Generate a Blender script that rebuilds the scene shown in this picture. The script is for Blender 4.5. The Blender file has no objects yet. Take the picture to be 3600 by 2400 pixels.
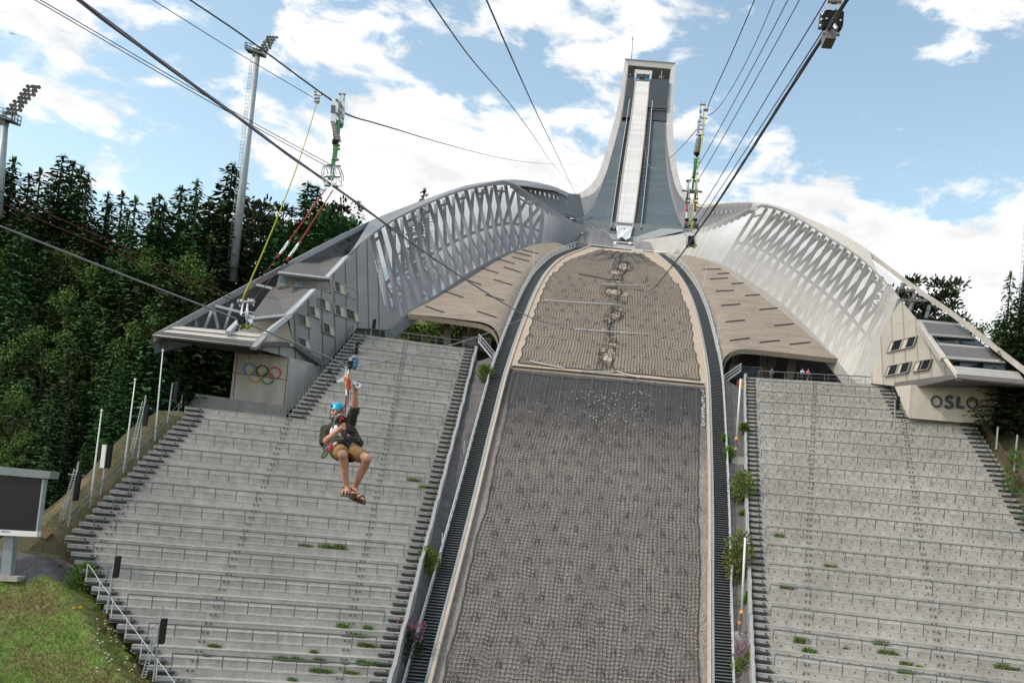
import bpy, bmesh, math, random
import numpy as np
from mathutils import Vector, Matrix, Euler
from mathutils.bvhtree import BVHTree
R = math.radians
random.seed(7)
S = bpy.context.scene
COL = S.collection

# ---------------------------------------------------------------- camera
FPX, CX, CY = 3219.0, 2116.0, 1676.0            # focal length and principal point, in pixels of the 3600 x 2400 frame
YAW, PITCH, ROLL = R(-0.96), R(1.77), R(5.49)
EYE = Vector((2.3, 0.0, 0.0))
fw = Vector((math.sin(YAW) * math.cos(PITCH), math.cos(YAW) * math.cos(PITCH), math.sin(PITCH)))
r0 = Vector((math.cos(YAW), -math.sin(YAW), 0)); u0 = r0.cross(fw)
RT = math.cos(ROLL) * r0 + math.sin(ROLL) * u0
UP = -math.sin(ROLL) * r0 + math.cos(ROLL) * u0
cam = bpy.data.cameras.new('camera'); cam_o = bpy.data.objects.new('camera', cam); COL.objects.link(cam_o)
cam.sensor_width = 36.0; cam.sensor_fit = 'HORIZONTAL'; cam.lens = 36.0 * FPX / 3600
cam.shift_x = -(CX - 1800) / 3600; cam.shift_y = (CY - 1200) / 3600
cam.clip_start = 0.1; cam.clip_end = 4000
cam_o.matrix_world = Matrix(((RT.x, UP.x, -fw.x, EYE.x), (RT.y, UP.y, -fw.y, EYE.y), (RT.z, UP.z, -fw.z, EYE.z), (0, 0, 0, 1)))
S.camera = cam_o
S.view_settings.view_transform = 'Standard'; S.view_settings.look = 'None'
S.view_settings.exposure = 0.36; S.view_settings.gamma = 1.0
S.cycles.use_adaptive_sampling = True
S.cycles.max_bounces = 6; S.cycles.transparent_max_bounces = 24
S.cycles.use_denoising = True

# ---------------------------------------------------------------- sky and sun
SUN_EL, SUN_AZ = R(47), R(-118)                   # azimuth from +Y (the hill) towards +X
sd = Vector((math.sin(SUN_AZ) * math.cos(SUN_EL), math.cos(SUN_AZ) * math.cos(SUN_EL), math.sin(SUN_EL)))
sun = bpy.data.lights.new('sun', 'SUN'); sun_o = bpy.data.objects.new('sun', sun); COL.objects.link(sun_o)
sun.energy = 1.45; sun.angle = R(3); sun.color = (1.0, 0.93, 0.83)
sun_o.rotation_euler = (-sd).to_track_quat('-Z', 'Y').to_euler()
W = bpy.data.worlds.new('World'); S.world = W; W.use_nodes = True
nt = W.node_tree; N = nt.nodes; L = nt.links
bg = N['Background']; sky = N.new('ShaderNodeTexSky'); sky.sky_type = 'NISHITA'; sky.sun_disc = False
sky.sun_elevation = SUN_EL; sky.sun_rotation = SUN_AZ; sky.air_density = 1.0; sky.dust_density = 1.2; sky.ozone_density = 1.5
bg.inputs['Strength'].default_value = 0.15


def nd(tree, typ, **kw):
    n = tree.nodes.new(typ)
    for k, v in kw.items():
        if k.startswith('i_'):
            n.inputs[k[2:].replace('_', ' ')].default_value = v
        else:
            setattr(n, k, v)
    return n


def mth(tree, op, a, b=None, clamp=False):
    n = tree.nodes.new('ShaderNodeMath'); n.operation = op; n.use_clamp = clamp
    for i, x in enumerate((a, b)):
        if x is None: continue
        if hasattr(x, 'links'): tree.links.new(x, n.inputs[i])
        else: n.inputs[i].default_value = x
    return n.outputs[0]


def sky_clouds():
    tc = nd(nt, 'ShaderNodeTexCoord')
    nrm = nd(nt, 'ShaderNodeVectorMath', operation='NORMALIZE'); L.new(tc.outputs['Generated'], nrm.inputs[0])
    mp = nd(nt, 'ShaderNodeMapping'); L.new(nrm.outputs[0], mp.inputs['Vector'])
    mp.inputs['Scale'].default_value = (1.0, 1.0, 2.1); mp.inputs['Location'].default_value = (3.7, 1.3, 0.4)
    no = nd(nt, 'ShaderNodeTexNoise', noise_dimensions='3D'); L.new(mp.outputs[0], no.inputs['Vector'])
    no.inputs['Scale'].default_value = 13.5; no.inputs['Detail'].default_value = 9; no.inputs['Roughness'].default_value = 0.58
    no.inputs['Distortion'].default_value = 0.25
    cov = mth(nt, 'MULTIPLY', no.outputs['Fac'], 1.0)
    def blob(direction, width, amount):
        nonlocal cov
        vd = nd(nt, 'ShaderNodeVectorMath', operation='DISTANCE'); L.new(nrm.outputs[0], vd.inputs[0])
        vd.inputs[1].default_value = Vector(direction).normalized()
        g = mth(nt, 'DIVIDE', vd.outputs['Value'], width); g = mth(nt, 'POWER', g, 2.0)
        g = mth(nt, 'MULTIPLY', g, -1.0); g = mth(nt, 'EXPONENT', g); g = mth(nt, 'MULTIPLY', g, amount)
        cov = mth(nt, 'ADD', cov, g)
    for b in SKY_BLOBS: blob(*b)
    rp = nd(nt, 'ShaderNodeMapRange', interpolation_type='SMOOTHSTEP'); L.new(cov, rp.inputs['Value'])
    rp.inputs['From Min'].default_value = 0.478; rp.inputs['From Max'].default_value = 0.63
    # soft light and dark inside the clouds
    n2 = nd(nt, 'ShaderNodeTexNoise'); L.new(mp.outputs[0], n2.inputs['Vector']); n2.inputs['Scale'].default_value = 16; n2.inputs['Detail'].default_value = 5
    cr = nd(nt, 'ShaderNodeMapRange'); L.new(n2.outputs['Fac'], cr.inputs['Value'])
    cr.inputs['From Min'].default_value = 0.3; cr.inputs['From Max'].default_value = 0.55; cr.inputs['To Min'].default_value = 4.7; cr.inputs['To Max'].default_value = 6.0
    cc = nd(nt, 'ShaderNodeVectorMath', operation='SCALE'); cc.inputs[0].default_value = (0.985, 0.99, 1.0); L.new(cr.outputs[0], cc.inputs['Scale'])
    sk = nd(nt, 'ShaderNodeMixRGB', blend_type='MULTIPLY'); sk.inputs['Fac'].default_value = 1.0
    L.new(sky.outputs[0], sk.inputs['Color1']); sk.inputs['Color2'].default_value = SKY_TINT
    mx = nd(nt, 'ShaderNodeMixRGB'); L.new(rp.outputs[0], mx.inputs['Fac']); L.new(sk.outputs[0], mx.inputs['Color1']); L.new(cc.outputs[0], mx.inputs['Color2'])
    L.new(mx.outputs[0], bg.inputs['Color'])


def D(u, v):
    return RT * ((u - CX) / FPX) + UP * ((CY - v) / FPX) + fw


def P(u, v, Y):
    d = D(u, v)
    return EYE + d * ((Y - EYE.y) / d.y)


def px(p):
    q = Vector(p) - EYE; w = q.dot(fw)
    return (CX + FPX * q.dot(RT) / w, CY - FPX * q.dot(UP) / w)

SKY_TINT = (1.66, 1.54, 1.22, 1)
# cloud banks and clear patches: (direction, angular width, amount)
SKY_BLOBS = [(D(1700, 780), .10, .20), (D(1250, 700), .07, .10), (D(3100, 860), .20, .25), (D(2760, 640), .08, .16), (D(3560, 1000), .20, .2), (D(3150, 360), .17, -.36), (D(2760, 330), .08, -.15), (D(3500, 470), .10, -.16), (D(3480, 10), .075, .30),
             (D(2350, 40), .12, .12), (D(1900, 10), .08, .07), (D(2080, 300), .06, -.09), (D(1180, 210), .05, -.10), (D(1740, 230), .06, -.08), (D(900, 180), .06, -.05), (D(1000, 420), .05, -.07), (D(1150, 90), .12, .13), (D(230, 100), .13, .15), (D(760, 290), .09, -.13), (D(480, 350), .07, -.12), (D(430, 445), .05, .13), (D(1520, 190), .07, -.12), (D(1330, 320), .045, .10),
             (D(1650, 610), .12, .13), (D(1000, 610), .10, .06), (D(250, 640), .08, -.10), (D(900, 330), .05, .08), (D(1800, 330), .06, -.06), (D(1700, 430), .05, .05), (D(2560, 200), .06, -.08), (D(640, 600), .06, -.06)]
sky_clouds()

# ---------------------------------------------------------------- helpers
class MB:
    def __init__(self): self.v = []; self.f = []; self.m = []; self.uv = []
    def add(self, verts, faces, mi=0, uvs=None):
        o = len(self.v); self.v += [tuple(x) for x in verts]
        for k, fc in enumerate(faces):
            self.f.append([o + i for i in fc]); self.m.append(mi)
            self.uv.append([uvs[i] for i in fc] if uvs else None)
    def box(self, c, sx, sy, sz, rot=None, mi=0, ax=None):
        c = Vector(c)
        if ax: X, Y, Z = [Vector(a).normalized() for a in ax]
        else:
            m = rot if rot is not None else Matrix.Identity(3); X, Y, Z = m.col[0], m.col[1], m.col[2]
        vs = [c + X * (sx / 2 * i) + Y * (sy / 2 * j) + Z * (sz / 2 * k) for i in (-1, 1) for j in (-1, 1) for k in (-1, 1)]
        self.add(vs, [(0, 1, 3, 2), (4, 6, 7, 5), (0, 4, 5, 1), (2, 3, 7, 6), (0, 2, 6, 4), (1, 5, 7, 3)], mi)
    def bar(self, a, b, w, h, up=(0, 0, 1), mi=0):
        a = Vector(a); b = Vector(b); X = (b - a); l = X.length
        if l < 1e-6: return
        X.normalize(); U = Vector(up); Yv = U.cross(X)
        if Yv.length < 1e-4: Yv = Vector((0, 1, 0)).cross(X)
        Yv.normalize(); Z = X.cross(Yv)
        self.box((a + b) / 2, l, w, h, mi=mi, ax=(X, Yv, Z))
    def tube(self, pts, r, n=6, mi=0, closed=False, caps=True):
        pts = [Vector(p) for p in pts]; k = len(pts)
        rs = r if isinstance(r, (list, tuple)) else [r] * k
        T = []
        for i in range(k):
            a = pts[(i - 1) % k] if (closed or i > 0) else pts[i]; b = pts[(i + 1) % k] if (closed or i < k - 1) else pts[i]
            d = b - a; T.append(d.normalized() if d.length > 1e-9 else Vector((0, 0, 1)))
        nv = T[0].orthogonal().normalized(); vs = []
        for i in range(k):
            nv = nv - T[i] * nv.dot(T[i])
            if nv.length < 1e-6: nv = T[i].orthogonal()
            nv.normalize(); bv = T[i].cross(nv)
            for j in range(n):
                a = 2 * math.pi * j / n
                vs.append(pts[i] + (nv * math.cos(a) + bv * math.sin(a)) * rs[i])
        fs = []
        for i in range(k if closed else k - 1):
            i2 = (i + 1) % k
            for j in range(n):
                j2 = (j + 1) % n; fs.append((i * n + j, i * n + j2, i2 * n + j2, i2 * n + j))
        if caps and not closed:
            fs.append(tuple(range(n - 1, -1, -1))); fs.append(tuple((k - 1) * n + j for j in range(n)))
        self.add(vs, fs, mi)
    def lathe(self, c, prof, n=12, ax=(0, 0, 1), mi=0):
        c = Vector(c); A = Vector(ax).normalized(); X = A.orthogonal().normalized(); Yv = A.cross(X); vs = []; fs = []
        for (r, h) in prof:
            for j in range(n):
                a = 2 * math.pi * j / n; vs.append(c + A * h + (X * math.cos(a) + Yv * math.sin(a)) * r)
        for i in range(len(prof) - 1):
            for j in range(n):
                j2 = (j + 1) % n; fs.append((i * n + j, i * n + j2, (i + 1) * n + j2, (i + 1) * n + j))
        if prof[0][0] > 1e-5: fs.append(tuple(range(n - 1, -1, -1)))
        if prof[-1][0] > 1e-5: fs.append(tuple((len(prof) - 1) * n + j for j in range(n)))
        self.add(vs, fs, mi)
    def grid(self, rows, mi=0, uv=True, flip=False):
        a = len(rows); b = len(rows[0]); vs = [p for r in rows for p in r]
        us = [(j / (b - 1), i / (a - 1)) for i in range(a) for j in range(b)]
        fs = []
        for i in range(a - 1):
            for j in range(b - 1):
                q = (i * b + j, i * b + j + 1, (i + 1) * b + j + 1, (i + 1) * b + j); fs.append(q[::-1] if flip else q)
        self.add(vs, fs, mi, us if uv else None)
    def prism(self, poly, off, mi=0):
        poly = [Vector(p) for p in poly]; off = Vector(off); n = len(poly)
        vs = poly + [p + off for p in poly]
        fs = [tuple(range(n)), tuple(range(2 * n - 1, n - 1, -1))] + [(i, n + i, n + (i + 1) % n, (i + 1) % n) for i in range(n)]
        self.add(vs, fs, mi)
    def mesh(self, name):
        me = bpy.data.meshes.new(name); me.from_pydata(self.v, [], self.f)
        if any(self.uv):
            ul = me.uv_layers.new(name='UVMap'); k = 0
            buf = []
            for i, fc in enumerate(self.f):
                u = self.uv[i]
                for j in range(len(fc)): buf += list(u[j]) if u else [0.0, 0.0]
            ul.data.foreach_set('uv', buf)
        me.polygons.foreach_set('material_index', self.m); me.update()
        return me


def recalc(me):
    bm = bmesh.new(); bm.from_mesh(me); bmesh.ops.recalc_face_normals(bm, faces=bm.faces); bm.to_mesh(me); bm.free()


def link(name, me, mats=(), parent=None, smooth=False, fix=True):
    if fix: recalc(me)
    for m in (mats if isinstance(mats, (list, tuple)) else [mats]): me.materials.append(m)
    if smooth: me.polygons.foreach_set('use_smooth', [True] * len(me.polygons))
    o = bpy.data.objects.new(name, me); COL.objects.link(o)
    if parent is not None:
        o.parent = parent; o.matrix_parent_inverse = Matrix.Translation(-parent.location) if parent.type == 'EMPTY' and not parent.get('local') else Matrix.Identity(4)
    return o


def part(name, mb, mats, parent, smooth=False, label=None, fix=True):
    o = link(name, mb.mesh(name), mats, parent, smooth, fix)
    if label: o['label'] = label
    return o


def tag(o, label=None, cat=None, group=None, kind=None):
    if label: o['label'] = label
    if cat: o['category'] = cat
    if group: o['group'] = group
    if kind: o['kind'] = kind
    return o


def thing(name, label, cat, loc=(0, 0, 0), group=None, local=False, rz=0.0):
    o = bpy.data.objects.new(name, None); COL.objects.link(o); o.location = loc; o.empty_display_size = 0.3
    o.rotation_euler = (0, 0, rz)
    if local: o['local'] = True
    return tag(o, label, cat, group)


def single(name, mb, mats, label, cat, group=None, smooth=False, fix=True):
    return tag(link(name, mb.mesh(name), mats, None, smooth, fix), label, cat, group)


def ground(name, mb, mats, smooth=False, fix=False):
    return tag(link(name, mb.mesh(name), mats, None, smooth, fix), kind='structure')


def copy_tree(o, parent=None, label=None, loc=None, rz=None, scale=None):
    c = o.copy(); COL.objects.link(c); c.parent = parent
    if label: c['label'] = label
    if loc is not None: c.location = loc
    if rz is not None: c.rotation_euler = (0, 0, rz)
    if scale is not None: c.scale = scale
    for ch in o.children: copy_tree(ch, c)
    return c


def resample(pts, n):
    pts = [Vector(p) for p in pts]
    d = [0.0]
    for a, b in zip(pts, pts[1:]): d.append(d[-1] + (b - a).length)
    out = []
    for i in range(n):
        t = d[-1] * i / (n - 1)
        k = max(0, min(len(pts) - 2, int(np.searchsorted(d, t, side='right')) - 1))
        s = (t - d[k]) / max(1e-9, d[k + 1] - d[k]); out.append(pts[k].lerp(pts[k + 1], min(1, max(0, s))))
    return out


def smooth_pts(pts, it=2):
    pts = [Vector(p) for p in pts]
    for _ in range(it):
        q = [pts[0]]
        for a, b in zip(pts, pts[1:]): q += [a.lerp(b, 0.25), a.lerp(b, 0.75)]
        pts = q + [pts[-1]]
    return pts


def ruled(A, B, n, m):
    A = resample(A, n); B = resample(B, n)
    return [[a.lerp(b, j / (m - 1)) for j in range(m)] for a, b in zip(A, B)]


def pchip(xs, ys):
    xs = np.array(xs, float); ys = np.array(ys, float)
    if xs[0] > xs[-1]: xs = xs[::-1]; ys = ys[::-1]
    h = np.diff(xs); dl = np.diff(ys) / h; m = np.zeros_like(ys); m[0] = dl[0]; m[-1] = dl[-1]
    for i in range(1, len(xs) - 1):
        if dl[i - 1] * dl[i] > 0:
            w1 = 2 * h[i] + h[i - 1]; w2 = h[i] + 2 * h[i - 1]; m[i] = (w1 + w2) / (w1 / dl[i - 1] + w2 / dl[i])
    def f(x):
        i = int(min(len(xs) - 2, max(0, np.searchsorted(xs, x) - 1))); t = (x - xs[i]) / h[i]; 
        if t < 0: return float(ys[0] + m[0] * (x - xs[0]))
        if t > 1: return float(ys[-1] + m[-1] * (x - xs[-1]))
        return float(ys[i] * (2 * t**3 - 3 * t**2 + 1) + h[i] * m[i] * (t**3 - 2 * t**2 + t) + ys[i + 1] * (3 * t**2 - 2 * t**3) + h[i] * m[i + 1] * (t**3 - t**2))
    return f


def bvh_of(rows):
    vs = [p for r in rows for p in r]; b = len(rows[0]); fs = []
    for i in range(len(rows) - 1):
        for j in range(b - 1): fs.append((i * b + j, i * b + j + 1, (i + 1) * b + j + 1, (i + 1) * b + j))
    return BVHTree.FromPolygons([tuple(v) for v in vs], fs)


def hit(bvh, u, v, out=0.0):
    d = D(u, v).normalized(); p, n, i, t = bvh.ray_cast(EYE, d, 900)
    if p is None: return None
    if n.dot(d) > 0: n = -n
    return p + n * out


def plane3(a, b, c):
    n = (b - a).cross(c - a).normalized()
    if n.dot(a - EYE) > 0: n = -n
    return a, n


def onp(pl, u, v, out=0.0):
    d = D(u, v); t = (pl[0] - EYE).dot(pl[1]) / d.dot(pl[1]); return EYE + d * t + pl[1] * out

# ---------------------------------------------------------------- materials
def mat(name, col, rough=0.8, metal=0.0, var=0.12, scale=1.5, bump=0.0, bscale=20.0, stretch=(1, 1, 1), col2=None, spec=0.5, fine=0.0, fscale=40.0):
    m = bpy.data.materials.new(name); m.use_nodes = True; t = m.node_tree; b = t.nodes['Principled BSDF']
    b.inputs['Roughness'].default_value = rough; b.inputs['Metallic'].default_value = metal; b.inputs['Specular IOR Level'].default_value = spec
    c = (*col, 1)
    if var > 0 or col2 or fine > 0:
        tc = nd(t, 'ShaderNodeTexCoord'); mp = nd(t, 'ShaderNodeMapping'); t.links.new(tc.outputs['Object'], mp.inputs['Vector']); mp.inputs['Scale'].default_value = stretch
        no = nd(t, 'ShaderNodeTexNoise'); t.links.new(mp.outputs[0], no.inputs['Vector']); no.inputs['Scale'].default_value = scale; no.inputs['Detail'].default_value = 6; no.inputs['Roughness'].default_value = 0.63
        rp = nd(t, 'ShaderNodeMapRange'); t.links.new(no.outputs['Fac'], rp.inputs['Value']); rp.inputs['From Min'].default_value = 0.3; rp.inputs['From Max'].default_value = 0.7
        mx = nd(t, 'ShaderNodeMixRGB'); t.links.new(rp.outputs[0], mx.inputs['Fac'])
        lo = col2 if col2 else tuple(x * (1 - var) for x in col); hi = col if col2 else tuple(min(1, x * (1 + var)) for x in col)
        mx.inputs['Color1'].default_value = (*lo, 1); mx.inputs['Color2'].default_value = (*hi, 1); outc = mx.outputs[0]
        if fine > 0:
            n3 = nd(t, 'ShaderNodeTexNoise'); t.links.new(tc.outputs['Object'], n3.inputs['Vector']); n3.inputs['Scale'].default_value = fscale; n3.inputs['Detail'].default_value = 3
            r3 = nd(t, 'ShaderNodeMapRange'); t.links.new(n3.outputs['Fac'], r3.inputs['Value']); r3.inputs['From Min'].default_value = 0.3; r3.inputs['From Max'].default_value = 0.7
            r3.inputs['To Min'].default_value = 1 - fine; r3.inputs['To Max'].default_value = 1 + fine
            vm = nd(t, 'ShaderNodeVectorMath', operation='SCALE'); t.links.new(outc, vm.inputs[0]); t.links.new(r3.outputs[0], vm.inputs['Scale']); outc = vm.outputs[0]
        t.links.new(outc, b.inputs['Base Color'])
    else: b.inputs['Base Color'].default_value = c
    if bump > 0:
        tc = nd(t, 'ShaderNodeTexCoord'); n2 = nd(t, 'ShaderNodeTexNoise'); t.links.new(tc.outputs['Object'], n2.inputs['Vector']); n2.inputs['Scale'].default_value = bscale; n2.inputs['Detail'].default_value = 4
        bp = nd(t, 'ShaderNodeBump'); bp.inputs['Strength'].default_value = bump; bp.inputs['Distance'].default_value = 0.1; t.links.new(n2.outputs['Fac'], bp.inputs['Height']); t.links.new(bp.outputs[0], b.inputs['Normal'])
    return m


def seam(m, n_u, width=0.05, dark=0.45, n_v=0, vwidth=0.02):
    """joint lines between panels, following the mesh's own UV"""
    t = m.node_tree; b = t.nodes['Principled BSDF']; src = b.inputs['Base Color'].links[0].from_socket if b.inputs['Base Color'].links else None
    uv = nd(t, 'ShaderNodeUVMap'); sp = nd(t, 'ShaderNodeSeparateXYZ'); t.links.new(uv.outputs[0], sp.inputs[0])
    f = mth(t, 'FRACT', mth(t, 'MULTIPLY', sp.outputs[1], float(n_u))); k = mth(t, 'LESS_THAN', f, width)
    if n_v:
        g = mth(t, 'FRACT', mth(t, 'MULTIPLY', sp.outputs[0], float(n_v))); k = mth(t, 'MAXIMUM', k, mth(t, 'LESS_THAN', g, vwidth))
    # every panel a slightly different grey
    w = nd(t, 'ShaderNodeTexWhiteNoise', noise_dimensions='1D'); t.links.new(mth(t, 'FLOOR', mth(t, 'MULTIPLY', sp.outputs[1], float(n_u))), w.inputs['W'])
    sc = mth(t, 'ADD', mth(t, 'MULTIPLY', w.outputs['Value'], 0.16), 0.92)
    vm = nd(t, 'ShaderNodeVectorMath', operation='SCALE')
    if src: t.links.new(src, vm.inputs[0])
    else: vm.inputs[0].default_value = b.inputs['Base Color'].default_value[:3]
    t.links.new(mth(t, 'MULTIPLY', sc, mth(t, 'SUBTRACT', 1.0, mth(t, 'MULTIPLY', k, 1 - dark))), vm.inputs['Scale'])
    t.links.new(vm.outputs[0], b.inputs['Base Color'])
    return m


def see_thru(m, open_share):
    """perforated metal: an even share of the sheet is holes"""
    t = m.node_tree; b = t.nodes['Principled BSDF']; o = t.nodes['Material Output']
    tr = nd(t, 'ShaderNodeBsdfTransparent'); mx = nd(t, 'ShaderNodeMixShader'); mx.inputs[0].default_value = 1 - open_share
    t.links.new(tr.outputs[0], mx.inputs[1]); t.links.new(b.outputs[0], mx.inputs[2]); t.links.new(mx.outputs[0], o.inputs['Surface'])
    return m


def open_by_uv(m, foot, top, ends=(0.0, 1.0, .06, .18), mid=.45):
    """perforation that is denser at the foot of the screen and closes towards its ends"""
    t = m.node_tree; mx = [n for n in t.nodes if n.type == 'MIX_SHADER'][0]
    uv = nd(t, 'ShaderNodeUVMap'); sp = nd(t, 'ShaderNodeSeparateXYZ'); t.links.new(uv.outputs[0], sp.inputs[0])
    a = nd(t, 'ShaderNodeMapRange', interpolation_type='SMOOTHSTEP'); t.links.new(sp.outputs[0], a.inputs['Value']); a.inputs['From Min'].default_value = mid - .28; a.inputs['From Max'].default_value = mid + .3; a.inputs['To Min'].default_value = foot; a.inputs['To Max'].default_value = top
    e0 = nd(t, 'ShaderNodeMapRange', interpolation_type='SMOOTHSTEP'); t.links.new(sp.outputs[1], e0.inputs['Value']); e0.inputs['From Min'].default_value = ends[0]; e0.inputs['From Max'].default_value = ends[0] + ends[2]
    e1 = nd(t, 'ShaderNodeMapRange', interpolation_type='SMOOTHSTEP'); t.links.new(sp.outputs[1], e1.inputs['Value']); e1.inputs['From Min'].default_value = ends[1] - ends[3]; e1.inputs['From Max'].default_value = ends[1]; e1.inputs['To Min'].default_value = 1; e1.inputs['To Max'].default_value = 0
    o = mth(t, 'MULTIPLY', mth(t, 'MULTIPLY', a.outputs[0], e0.outputs[0]), e1.outputs[0]); t.links.new(mth(t, 'SUBTRACT', 1.0, o), mx.inputs[0]); return m


def glass_mat(name, col, rough=0.05, alpha=0.6):
    m = mat(name, col, rough, var=0.0, spec=0.8); return see_thru(m, 1 - alpha)

def streaks(m):
    """broad weathered patches from panel to panel"""
    t = m.node_tree; b = t.nodes['Principled BSDF']; src = b.inputs['Base Color'].links[0].from_socket
    tc = nd(t, 'ShaderNodeTexCoord'); no = nd(t, 'ShaderNodeTexNoise'); t.links.new(tc.outputs['Object'], no.inputs['Vector']); no.inputs['Scale'].default_value = .16; no.inputs['Detail'].default_value = 5; no.inputs['Roughness'].default_value = .7
    r = nd(t, 'ShaderNodeMapRange'); t.links.new(no.outputs['Fac'], r.inputs['Value']); r.inputs['From Min'].default_value = .3; r.inputs['From Max'].default_value = .7; r.inputs['To Min'].default_value = .84; r.inputs['To Max'].default_value = 1.14
    v = nd(t, 'ShaderNodeVectorMath', operation='SCALE'); t.links.new(src, v.inputs[0]); t.links.new(r.outputs[0], v.inputs['Scale']); t.links.new(v.outputs[0], b.inputs['Base Color'])

M_conc = mat('concrete', (0.36, 0.335, 0.30), 0.9, var=0.22, scale=0.7, stretch=(1, 1, 0.35), fine=0.12, fscale=9)
M_stand = mat('stand_concrete', (0.42, 0.402, 0.375), 0.9, scale=1.3, stretch=(1, 1, 0.10), col2=(0.31, 0.292, 0.268), fine=0.12, fscale=5)
streaks(M_stand)
M_shell = mat('shell_concrete', (0.275, 0.226, 0.18), 0.92, var=0.22, scale=1.1, stretch=(0.22, 0.5, 2.6), fine=0.16, fscale=4)
M_slope = mat('slope_concrete', (0.45, 0.36, 0.28), 0.95, var=0.10, scale=0.4, fine=0.14, fscale=9)
M_steel = mat('galvanised_steel', (0.34, 0.37, 0.39), 0.5, 0.4, var=0.1)
M_steel_d = mat('dark_steel', (0.105, 0.115, 0.12), 0.6, 0.15, var=0.12)
M_steel_l = mat('light_steel', (0.55, 0.57, 0.58), 0.45, 0.3, var=0.06)
M_chrome = mat('bright_steel', (0.62, 0.62, 0.62), 0.28, 0.9, var=0.05)
M_black = mat('black_plastic', (0.008, 0.008, 0.009), 0.5, var=0.0, spec=.2)
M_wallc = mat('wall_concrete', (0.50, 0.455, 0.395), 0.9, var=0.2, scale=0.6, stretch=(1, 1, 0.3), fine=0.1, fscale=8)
M_dark = mat('shadow_gap', (0.035, 0.035, 0.04), 0.9, var=0.1)
M_white = mat('white_paint', (0.74, 0.74, 0.72), 0.5, var=0.05)
# ================================================================ the landing hill
RC = [(2298, 888), (2369, 954), (2415, 1030.6), (2441, 1107), (2461, 1199), (2476.5, 1291), (2481.6, 1347), (2487, 1546), (2490, 1800), (2488, 2100), (2487, 2400), (2486, 2520)]
RY = [170, 157, 145.5, 136, 126.5, 119.5, 116]
LC = [(2078.6, 866), (1956, 918), (1910, 980), (1874, 1056), (1844, 1138), (1808, 1240), (1793, 1286), (1728, 1546), (1670, 1790), (1620, 1990), (1517.7, 2400), (1485, 2530)]
z116 = P(2481.6, 1347, 116).z; SLOPE = 0.75
prof = []
for i, (u, v) in enumerate(RC):
    if i < len(RY): Y = RY[i]
    else:
        d = D(u, v); k = d.z / d.y; Y = (SLOPE * 116 - z116) / (SLOPE - k)
    p = P(u, v, Y); prof.append((Y, p.z, p.x))
def on_left(Y, z):
    best = None
    pts = smooth_pts([Vector((a, b, 0)) for a, b in LC], 1)
    for a, b in zip(pts, pts[1:]):
        for s in np.linspace(0, 1, 12):
            q = a.lerp(b, s); w = P(q.x, q.y, Y); e = abs(w.z - z)
            if best is None or e < best[0]: best = (e, w.x)
    return best[1]
ys = [p[0] for p in prof]
hz = pchip(ys, [p[1] for p in prof]); hxr = pchip(ys, [p[2] for p in prof]); hxl = pchip(ys, [on_left(p[0], p[1]) for p in prof])
YBOT, YTOP, YBRK = min(ys) - 4, 170.0, 116.0
def hill(Y, s, lift=0.0):
    """point on the landing hill: s from 0 (left kerb) to 1 (right kerb)"""
    e = (Y - YBRK)
    return Vector((hxl(Y) + (hxr(Y) - hxl(Y)) * s, Y, hz(Y) + lift))

M_low = mat('gravel_bed', (0.25, 0.215, 0.193), 0.95, var=0.16, scale=0.5, fine=0.45, fscale=13, bump=0.6, bscale=9)
def slope_dark(m):
    # the strip below the concrete edge is laid with darker stone
    t = m.node_tree; b = t.nodes['Principled BSDF']; src = b.inputs['Base Color'].links[0].from_socket
    tc = nd(t, 'ShaderNodeTexCoord'); sp = nd(t, 'ShaderNodeSeparateXYZ'); t.links.new(tc.outputs['Object'], sp.inputs[0])
    no = nd(t, 'ShaderNodeTexNoise'); t.links.new(tc.outputs['Object'], no.inputs['Vector']); no.inputs['Scale'].default_value = 0.35; no.inputs['Detail'].default_value = 5
    yy = mth(t, 'ADD', sp.outputs[1], mth(t, 'MULTIPLY', no.outputs['Fac'], 9.0))
    rp = nd(t, 'ShaderNodeMapRange'); t.links.new(yy, rp.inputs['Value']); rp.inputs['From Min'].default_value = 104.5; rp.inputs['From Max'].default_value = 116
    mx = nd(t, 'ShaderNodeMixRGB'); t.links.new(rp.outputs[0], mx.inputs['Fac']); t.links.new(src, mx.inputs['Color1'])
    mb_ = nd(t, 'ShaderNodeMixRGB', blend_type='MULTIPLY'); mb_.inputs['Fac'].default_value = 1; t.links.new(src, mb_.inputs['Color1']); mb_.inputs['Color2'].default_value = (0.36, 0.38, 0.43, 1)
    t.links.new(mb_.outputs[0], mx.inputs['Color2']); t.links.new(mx.outputs[0], b.inputs['Base Color'])
    return m
slope_dark(M_low)
def stains(m, amt=0.25):
    return m
mb = MB(); mb.grid([[hill(Y, s) for s in np.linspace(0, 1, 40)] for Y in np.linspace(YBRK, YTOP, 70)])
mb.grid([[hill(YBRK, s, dz) for s in np.linspace(0, 1, 40)] for dz in (-0.55, 0.0)])
ground('landing_slope', mb, [M_slope], smooth=False)
rng = np.random.RandomState(3)
mb = MB(); mb.grid([[hill(Y, s, -0.5 + rng.uniform(-.05, .05)) for s in np.linspace(0, 1, 120)] for Y in np.linspace(YBOT, YBRK + .3, 220)])
ground('gravel_slope', mb, [M_low])

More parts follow.
